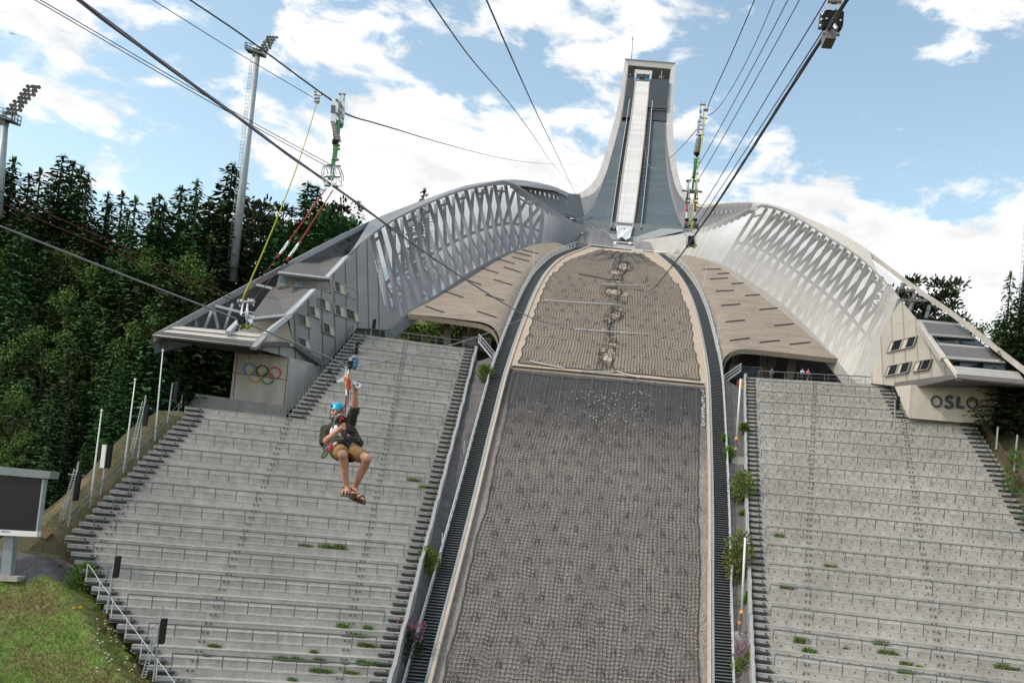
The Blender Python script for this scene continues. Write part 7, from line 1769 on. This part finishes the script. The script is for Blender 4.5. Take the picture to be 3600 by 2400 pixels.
# helmet
mb = MB(); hc = hp(0, .012, .062); vs = []; fs = []; n, k = 20, 8
for i in range(k + 1):
    t = (math.pi * .56) * i / k
    for j in range(n):
        a = 2 * math.pi * j / n; fl = 1 + .07 * (i == k); vs.append(hc + hm @ Vector((.099 * math.sin(t) * math.cos(a) * fl, .122 * math.sin(t) * math.sin(a) * fl, .105 * math.cos(t) + .012 * (math.sin(a) > 0) * (i / k))))
for i in range(k):
    for j in range(n): fs.append((i * n + j, i * n + (j + 1) % n, (i + 1) * n + (j + 1) % n, (i + 1) * n + j))
mb.add(vs, fs); he = part('helmet', mb, [M_helmet], pr_, smooth=True)
mb = MB()
for x, z in ((-.066, .055), (.078, .045)): mb.box(hp(x, -.078, z + .02), .014, .03, .034, rot=hm)
part('vent', mb, [M_black], he)
def lettering(name, text, c, X, Z, size, m, parent):
    cu = bpy.data.curves.new('t', 'FONT'); cu.body = text; cu.size = size; cu.extrude = .0015; cu.align_x = 'CENTER'; cu.align_y = 'CENTER'; o = bpy.data.objects.new('t', cu); COL.objects.link(o)
    me = bpy.data.meshes.new_from_object(o.evaluated_get(bpy.context.evaluated_depsgraph_get())); bpy.data.objects.remove(o); X = X.normalized(); Z = Z.normalized(); Yn = X.cross(Z)
    me.transform(Matrix(((X.x, Z.x, -Yn.x * -1, c.x), (X.y, Z.y, -Yn.y * -1, c.y), (X.z, Z.z, -Yn.z * -1, c.z), (0, 0, 0, 1)))); me.name = name; me.materials.clear(); me.materials.append(m); o = bpy.data.objects.new(name, me); COL.objects.link(o); o.parent = parent; o.matrix_parent_inverse = Matrix.Identity(4); return o
mb = MB()
for s in (-1, 1): mb.tube([hp(.082 * s, -.02, .03), hp(.075 * s, -.03, -.03), hp(.03 * s, -.05, -.105)], .006, 5)
mb.tube([hp(-.03, -.05, -.105), hp(.03, -.05, -.105)], .006, 5); part('chin_strap', mb, [M_strap], pr_)
# clothing
mb = MB(); blob(mb, J['waist'] + Vector((0, .01, 0)), .168, .125, .12); blob(mb, J['chest'], .205, .142, .172)
for s, f in (('R', .96), ('L', .98)): capsule(mb, J['chest'], J['sh' + s], .115, .082); capsule(mb, J['sh' + s], J['sh' + s].lerp(J['el' + s], f), .080, .066)
capsule(mb, J['chest'] + Vector((.14, .03, .02)), J['waist'] + Vector((.19, .08, .01)), .08, .06)
sh_ = fused('shirt', mb, [M_shirt], pr_, .008, 3, folds=.014)
mb = MB(); blob(mb, J['chest'] + Vector((-.005, -.125, -.015)), .10, .05, .11); capsule(mb, J['chest'] + Vector((.06, -.135, -.06)), J['waist'] + Vector((.10, -.12, -.02)), .03, .024); fused('white_tshirt', mb, [M_tee], pr_, .008, 3, folds=.006)
mb = MB(); blob(mb, J['pel'] + Vector((0, .02, -.02)), .182, .15, .15)
for s, f in (('R', .80), ('L', .72)): capsule(mb, J['hip' + s], J['hip' + s].lerp(J['kn' + s], f), .112, .094)
fused('shorts', mb, [M_shorts], pr_, .008, 3, folds=.013)
for s, toe, heel in (('R', (1244, 1734, 11.58), (1209, 1731, 11.95)), ('L', (1278, 1756, 11.72), (1237, 1738, 12.08))):
    tp_, hl = P(*toe), P(*heel); d = (tp_ - hl).normalized(); sx = d.cross(Vector((0, 0, 1))).normalized(); dn = d.cross(sx).normalized()
    if dn.z > 0: dn = -dn
    mb = MB()
    out = [(-.02, .030), (.06, .036), (.16, .040), (.23, .046), (.28, .038), (.305, .012)]
    L_ = (tp_ - hl).length + .03; poly = [hl + d * (x / .30 * L_) + sx * w + dn * .030 for x, w in out] + [hl + d * (x / .30 * L_) - sx * w + dn * .030 for x, w in out[::-1]]
    mb.prism(poly, dn * .026); sd = part('sandal', mb, [M_leather], pr_)
    for f, wd in ((.30, .046), (.62, .046), (.86, .044)):
        mb = MB(); c = hl.lerp(tp_, f); mb.tube([c + sx * wd + dn * .03, c + sx * wd * .8 - dn * .025, c - dn * .046, c - sx * wd * .8 - dn * .025, c - sx * wd + dn * .03], .010, 5); part('sandal_strap', mb, [M_leather], sd)
    mb = MB(); c = J['an' + s] + dn * .02; mb.tube([c + (sx * math.cos(a) + d * math.sin(a)) * .044 + d * -.005 for a in np.linspace(0, 6.283, 13)[:-1]], .010, 5, closed=True)
    part('sandal_strap', mb, [M_leather], sd)
mb = MB()
def s6(x, y, Y): return P(1080 + x / 5.2267, 1480 + y / 5.2267, Y)
def s5(x, y, Y): return P(1080 + x / 5.2267, 1200 + y / 5.2267, Y)
for pts, r in (([(575, 60, 12.10), (640, 200, 12.0), (690, 330, 11.95), (740, 430, 11.92), (760, 560, 11.90), (770, 720, 11.98)], .024), ([(690, 150, 12.05), (710, 280, 11.97), (760, 370, 11.96), (830, 455, 12.0)], .022), ([(440, 470, 11.98), (520, 420, 11.95), (620, 395, 11.93), (740, 410, 11.93), (820, 440, 12.0)], .026), ([(600, 640, 11.98), (690, 720, 11.97), (780, 735, 12.0), (860, 720, 12.02)], .022), ([(650, 400, 11.93), (640, 470, 11.95)], .03)):
    mb.tube(smooth_pts([s6(*p) for p in pts], 1), r, 6)
part('harness', mb, [M_strap], pr_)
# things he carries
co = thing('rope_coil', 'grey green coil of rope hanging at the rider’s hip', 'rope', s6(340, 560, 11.9)); mb = MB()
for pts in ([(420, 420), (330, 440), (290, 500), (310, 545), (380, 530), (420, 470)], [(400, 470), (320, 560), (260, 640), (270, 680), (320, 660), (370, 590), (390, 540)], [(440, 400), (470, 320), (530, 262), (620, 290), (680, 325), (600, 330), (520, 320), (460, 380)]):
    mb.tube(smooth_pts([s6(*p, 11.86) for p in pts], 2), .013, 6)
part('coil', mb, [mat('grey_green_rope', (.10, .105, .085), .85, var=.2, scale=30)], co)
mb = MB(); mb.tube([s6(405, 540, 11.84), s6(455, 415, 11.84)], .022, 6); part('red_sleeve', mb, [mat('red_sleeve', (.55, .02, .04), .6, var=.05)], co); mb = MB(); mb.tube([s6(450, 470, 11.85), s6(500, 415, 11.85), s6(540, 400, 11.86)], .016, 6); part('white_sleeve', mb, [M_tee], co)
cm = thing('device', 'small black device with red cords in the rider’s hand', 'device', s5(650, 1450, 11.8)); mb = MB(); mb.box(s5(650, 1450, 11.84), .10, .06, .11, rot=Euler((0, R(20), R(15))).to_matrix()); mb.tube([s5(690, 1400, 11.82), s5(705, 1470, 11.82)], .022, 7); part('case', mb, [M_black], cm)
mb = MB()
for pts in ([(590, 1470), (610, 1400), (650, 1370), (640, 1440), (670, 1400)], [(600, 1490), (640, 1420), (600, 1390)], [(660, 1330), (645, 1380), (680, 1440)]): mb.tube(smooth_pts([s5(*p, 11.78) for p in pts], 2), .006, 5)
part('red_cord', mb, [M_rope_r], cm); mb = MB(); mb.tube(smooth_pts([s5(470, 1600, 11.9), s5(490, 1500, 11.82), s5(530, 1390, 11.78), s5(600, 1338, 11.78), s5(660, 1345, 11.8), s5(690, 1375, 11.82)], 2), .011, 6); part('grey_cord', mb, [M_steel], cm)
# trolley, handlebar and the lines down to the harness
tl = thing('zip_trolley', 'blue and black zip line trolley on the pale cable above the rider', 'trolley', s5(820, 400, 12))
def tq5(pts, Y, thick, nm, m): mb = MB(); mb.prism([s5(*p, Y) for p in pts], (0, thick, 0)); return part(nm, mb, [m], tl)
tq5([(770, 275), (850, 268), (905, 285), (908, 320), (895, 400), (870, 470), (840, 505), (800, 480), (735, 455), (728, 425), (748, 350)], 12.0, .10, 'housing', mat('trolley_blue', (.04, .16, .30), .4, var=.3, scale=30)); tq5([(748, 358), (822, 362), (812, 470), (770, 520), (728, 455), (735, 400)], 11.97, .03, 'black_cheek', M_black); tq5([(770, 292), (835, 288), (820, 355), (752, 350)], 11.97, .03, 'grey_cover', mat('cover_grey', (.34, .33, .32), .5, .2, var=.05))
tq5([(835, 268), (880, 275), (870, 290), (828, 286)], 11.975, .02, 'white_trim', M_white)
for i in range(5): tq5([(850 + i * 4, 330 + i * 30), (890 - i * 4, 318 + i * 30), (892 - i * 4, 326 + i * 30), (852 + i * 4, 338 + i * 30)], 11.985, .02, 'rib', M_white if i % 2 else M_helmet)
mb = MB(); mb.lathe(s5(790, 440, 12.02), [(0, -.02), (.045, -.018), (.035, 0), (.045, .018), (0, .02)], 14, ax=(.3, 1, 0)); mb.tube([s5(780, 500, 12), s5(755, 560, 12), s5(750, 620, 12)], .012, 6); part('sheave', mb, [M_chrome], tl)
hb_ = thing('handlebar', 'white three armed handlebar under the trolley', 'handlebar', s5(730, 690, 12))
M_hbar = mat('handlebar_white', (.60, .64, .70), .4, var=.04)
def tube5(pts, r, parent, nm, m, sm=2): mb = MB(); mb.tube(smooth_pts([s5(*p) for p in pts], sm), r, 6); return part(nm, mb, [m], parent)
mb = MB(); mb.prism([s5(*p, 11.99) for p in ((728, 440), (735, 470), (722, 600), (740, 650), (790, 690), (860, 735), (905, 770), (900, 800), (850, 785), (790, 755), (750, 745), (640, 738), (540, 760), (500, 762), (475, 745), (478, 712), (505, 700), (560, 705), (660, 650), (690, 600), (712, 480))], (0, .035, 0)); part('frame', mb, [M_hbar], hb_)
mb = MB(); mb.tube([s5(505 + 24 * math.cos(a), 732 + 20 * math.sin(a), 11.985) for a in np.linspace(0, 6.283, 17)[:-1]], .010, 5, closed=True); part('grip_hole', mb, [M_black], hb_)
mb = MB(); mb.tube([s5(935 + 40 * math.cos(a), 810 + 40 * math.sin(a), 12.02 - .02 * math.sin(a)) for a in np.linspace(0, 6.283, 17)[:-1]], .016, 6, closed=True); mb.tube([s5(860, 750, 12.01), s5(905, 785, 12.02)], .024, 6); part('hand_grip', mb, [M_hbar], hb_)
mb = MB(); mb.prism([s5(*p, 11.975) for p in ((668, 652), (735, 650), (790, 700), (800, 725), (745, 715), (675, 715))], (0, .02, 0)); part('orange_patch', mb, [mat('orange_patch', (.55, .20, .05), .6, var=.15, scale=30)], hb_)
sl = thing('suspension_strap', 'orange and yellow suspension strap with carabiners from handlebar to rider', 'strap', s5(720, 800, 12))
tube5([(750, 600, 11.97), (750, 690, 11.96)], .016, sl, 'orange_carabiner', mat('orange_anodised', (.65, .22, .03), .35, .4, var=.05)); tube5([(735, 735, 11.97), (722, 780, 11.97), (716, 850, 11.97)], .015, sl, 'lower_carabiner', bpy.data.materials['orange_anodised'])
tube5([(712, 860, 11.98), (706, 930, 11.98), (722, 1000, 11.98)], .010, sl, 'yellow_sling', mat('yellow_sling', (.50, .42, .20), .8, var=.2, scale=40)); tube5([(735, 865, 11.98), (742, 930, 11.98), (724, 1000, 11.98)], .010, sl, 'yellow_sling', bpy.data.materials['yellow_sling'])
tube5([(722, 880, 11.97), (722, 990, 11.97)], .012, sl, 'steel_link', M_chrome); tube5([(716, 1000, 11.99), (705, 1150, 12.0), (692, 1370, 12.0)], .012, sl, 'strap', mat('olive_strap', (.12, .13, .10), .8, var=.1))
rl_ = thing('red_lanyard', 'dark red rope lanyard from the handlebar past the rider’s helmet', 'rope', s5(760, 720, 12)); tube5([(765, 700, 11.96), (770, 790, 11.96), (775, 870, 11.96)], .022, rl_, 'knot', M_rope_r); tube5([(765, 800, 11.97), (756, 900, 11.97), (755, 1050, 11.97), (740, 1140, 11.96), (690, 1170, 11.95), (660, 1220, 11.93), (650, 1290, 11.92), (665, 1340, 11.9)], .009, rl_, 'rope', mat('maroon_rope', (.24, .03, .03), .8, var=.1))

# ================================================================ small figures
def figure(label, u, v, Y, hgt, top, legs, skin=(.5, .28, .2), hair=(.06, .04, .03), pack=None, short=False, lean=0.0, sit=False, group=None):
    loc = P(u, v, Y); t = thing('person', label, 'person', loc, group, local=True); h = hgt; mb = MB(); w = .115 * h
    hip, chest, neck, head = Vector((0, 0, .52 * h)), Vector((lean * .5, .01, .72 * h)), Vector((lean, 0, .84 * h)), Vector((lean * 1.1, -.02, .93 * h))
    for s in (-1, 1):
        capsule(mb, hip + Vector((.05 * s, 0, 0)), (.065 * s, -.03, .28 * h), .085, .06); capsule(mb, (.065 * s, -.03, .28 * h), (.07 * s, .02, .05 * h), .055, .04); capsule(mb, (.07 * s, .02, .03), (.08 * s, -.14, .03), .04, .04)
        sh = Vector((w * s + lean, 0, .80 * h)); el = Vector((w * 1.25 * s + lean, -.02, .63 * h)); ha = Vector((w * 1.1 * s + lean, -.12, .50 * h)); capsule(mb, sh, el, .05, .042); capsule(mb, el, ha, .04, .03); blob(mb, ha + Vector((0, -.02, -.04)), .03, .025, .05)
    blob(mb, hip, .15, .11, .13); blob(mb, chest, .18, .12, .20); capsule(mb, neck, head, .055, .055); blob(mb, head, .075, .09, .11); blob(mb, head + Vector((0, -.085, -.01)), .014, .02, .02)
    fused('body', mb, [mat('skin_tone', skin, .6, var=.05)], t, .02, 2, local=True)
    mb = MB(); blob(mb, chest + Vector((0, 0, -.03)), .20, .14, .23)
    for s in (-1, 1): sh = Vector((w * s + lean, 0, .80 * h)); capsule(mb, sh, Vector((w * 1.22 * s + lean, -.02, .66 * h)), .066, .058)
    fused('top', mb, [mat('top_cloth', top, .9, var=.1)], t, .02, 2, local=True)
    mb = MB(); blob(mb, hip, .17, .13, .14)
    for s in (-1, 1):
        kn = Vector((.065 * s, -.03, .28 * h)); capsule(mb, hip + Vector((.05 * s, 0, 0)), kn, .10, .075)
        if not short: capsule(mb, kn, (.07 * s, .02, .07 * h), .07, .055)
    fused('shorts' if short else 'trousers', mb, [mat('leg_cloth', legs, .9, var=.1)], t, .02, 2, local=True)
    mb = MB(); blob(mb, head + Vector((0, .015, .035)), .083, .09, .095); part('hair', mb, [mat('hair', hair, .9, var=.2)], t)
    if pack: mb = MB(); blob(mb, chest + Vector((-.12, .16, -.05)), .15, .11, .22); part('backpack', mb, [mat('pack_cloth', pack, .8, var=.1)], t, smooth=True)
    return t
figure('person in blue top with red backpack under the right shell', 2709, 1333, 122.8, 1.5, (.03, .17, .40), (.05, .08, .14), pack=(.35, .03, .06), lean=.08)
figure('person in pale blue top and dark trousers at the railing under the right shell', 2818, 1338, 123, 1.7, (.42, .52, .66), (.025, .035, .07))
figure('person in coral top and dark shorts at the railing under the right shell', 2838, 1339, 122.8, 1.62, (.62, .16, .15), (.02, .02, .03), short=True, hair=(.25, .15, .08))
figure('spectator in white top at the left side of the tower opening', c0(612, 1040)[0], c0(0, 1045)[1], 241.3, 1.75, (.55, .55, .62), (.06, .08, .14))
figure('spectator in blue top beside the start booth', c0(692, 1050)[0], c0(0, 1050)[1], 241.5, 1.7, (.04, .10, .32), (.04, .04, .06), hair=(.2, .1, .04))
figure('person in bright blue top standing in the start booth', c0(935, 1055)[0], c0(0, 1055)[1], 241.2, 1.75, (.03, .16, .42), (.04, .06, .10))
figure('spectator in pink patterned top behind the glass rail of the tower', c0(1300, 1075)[0], c0(0, 1085)[1], 241.4, 1.6, (.48, .30, .32), (.1, .08, .08))
figure('spectator in orange top behind the glass rail of the tower', c0(1380, 1085)[0], c0(0, 1090)[1], 241.6, 1.6, (.45, .15, .08), (.06, .05, .05))
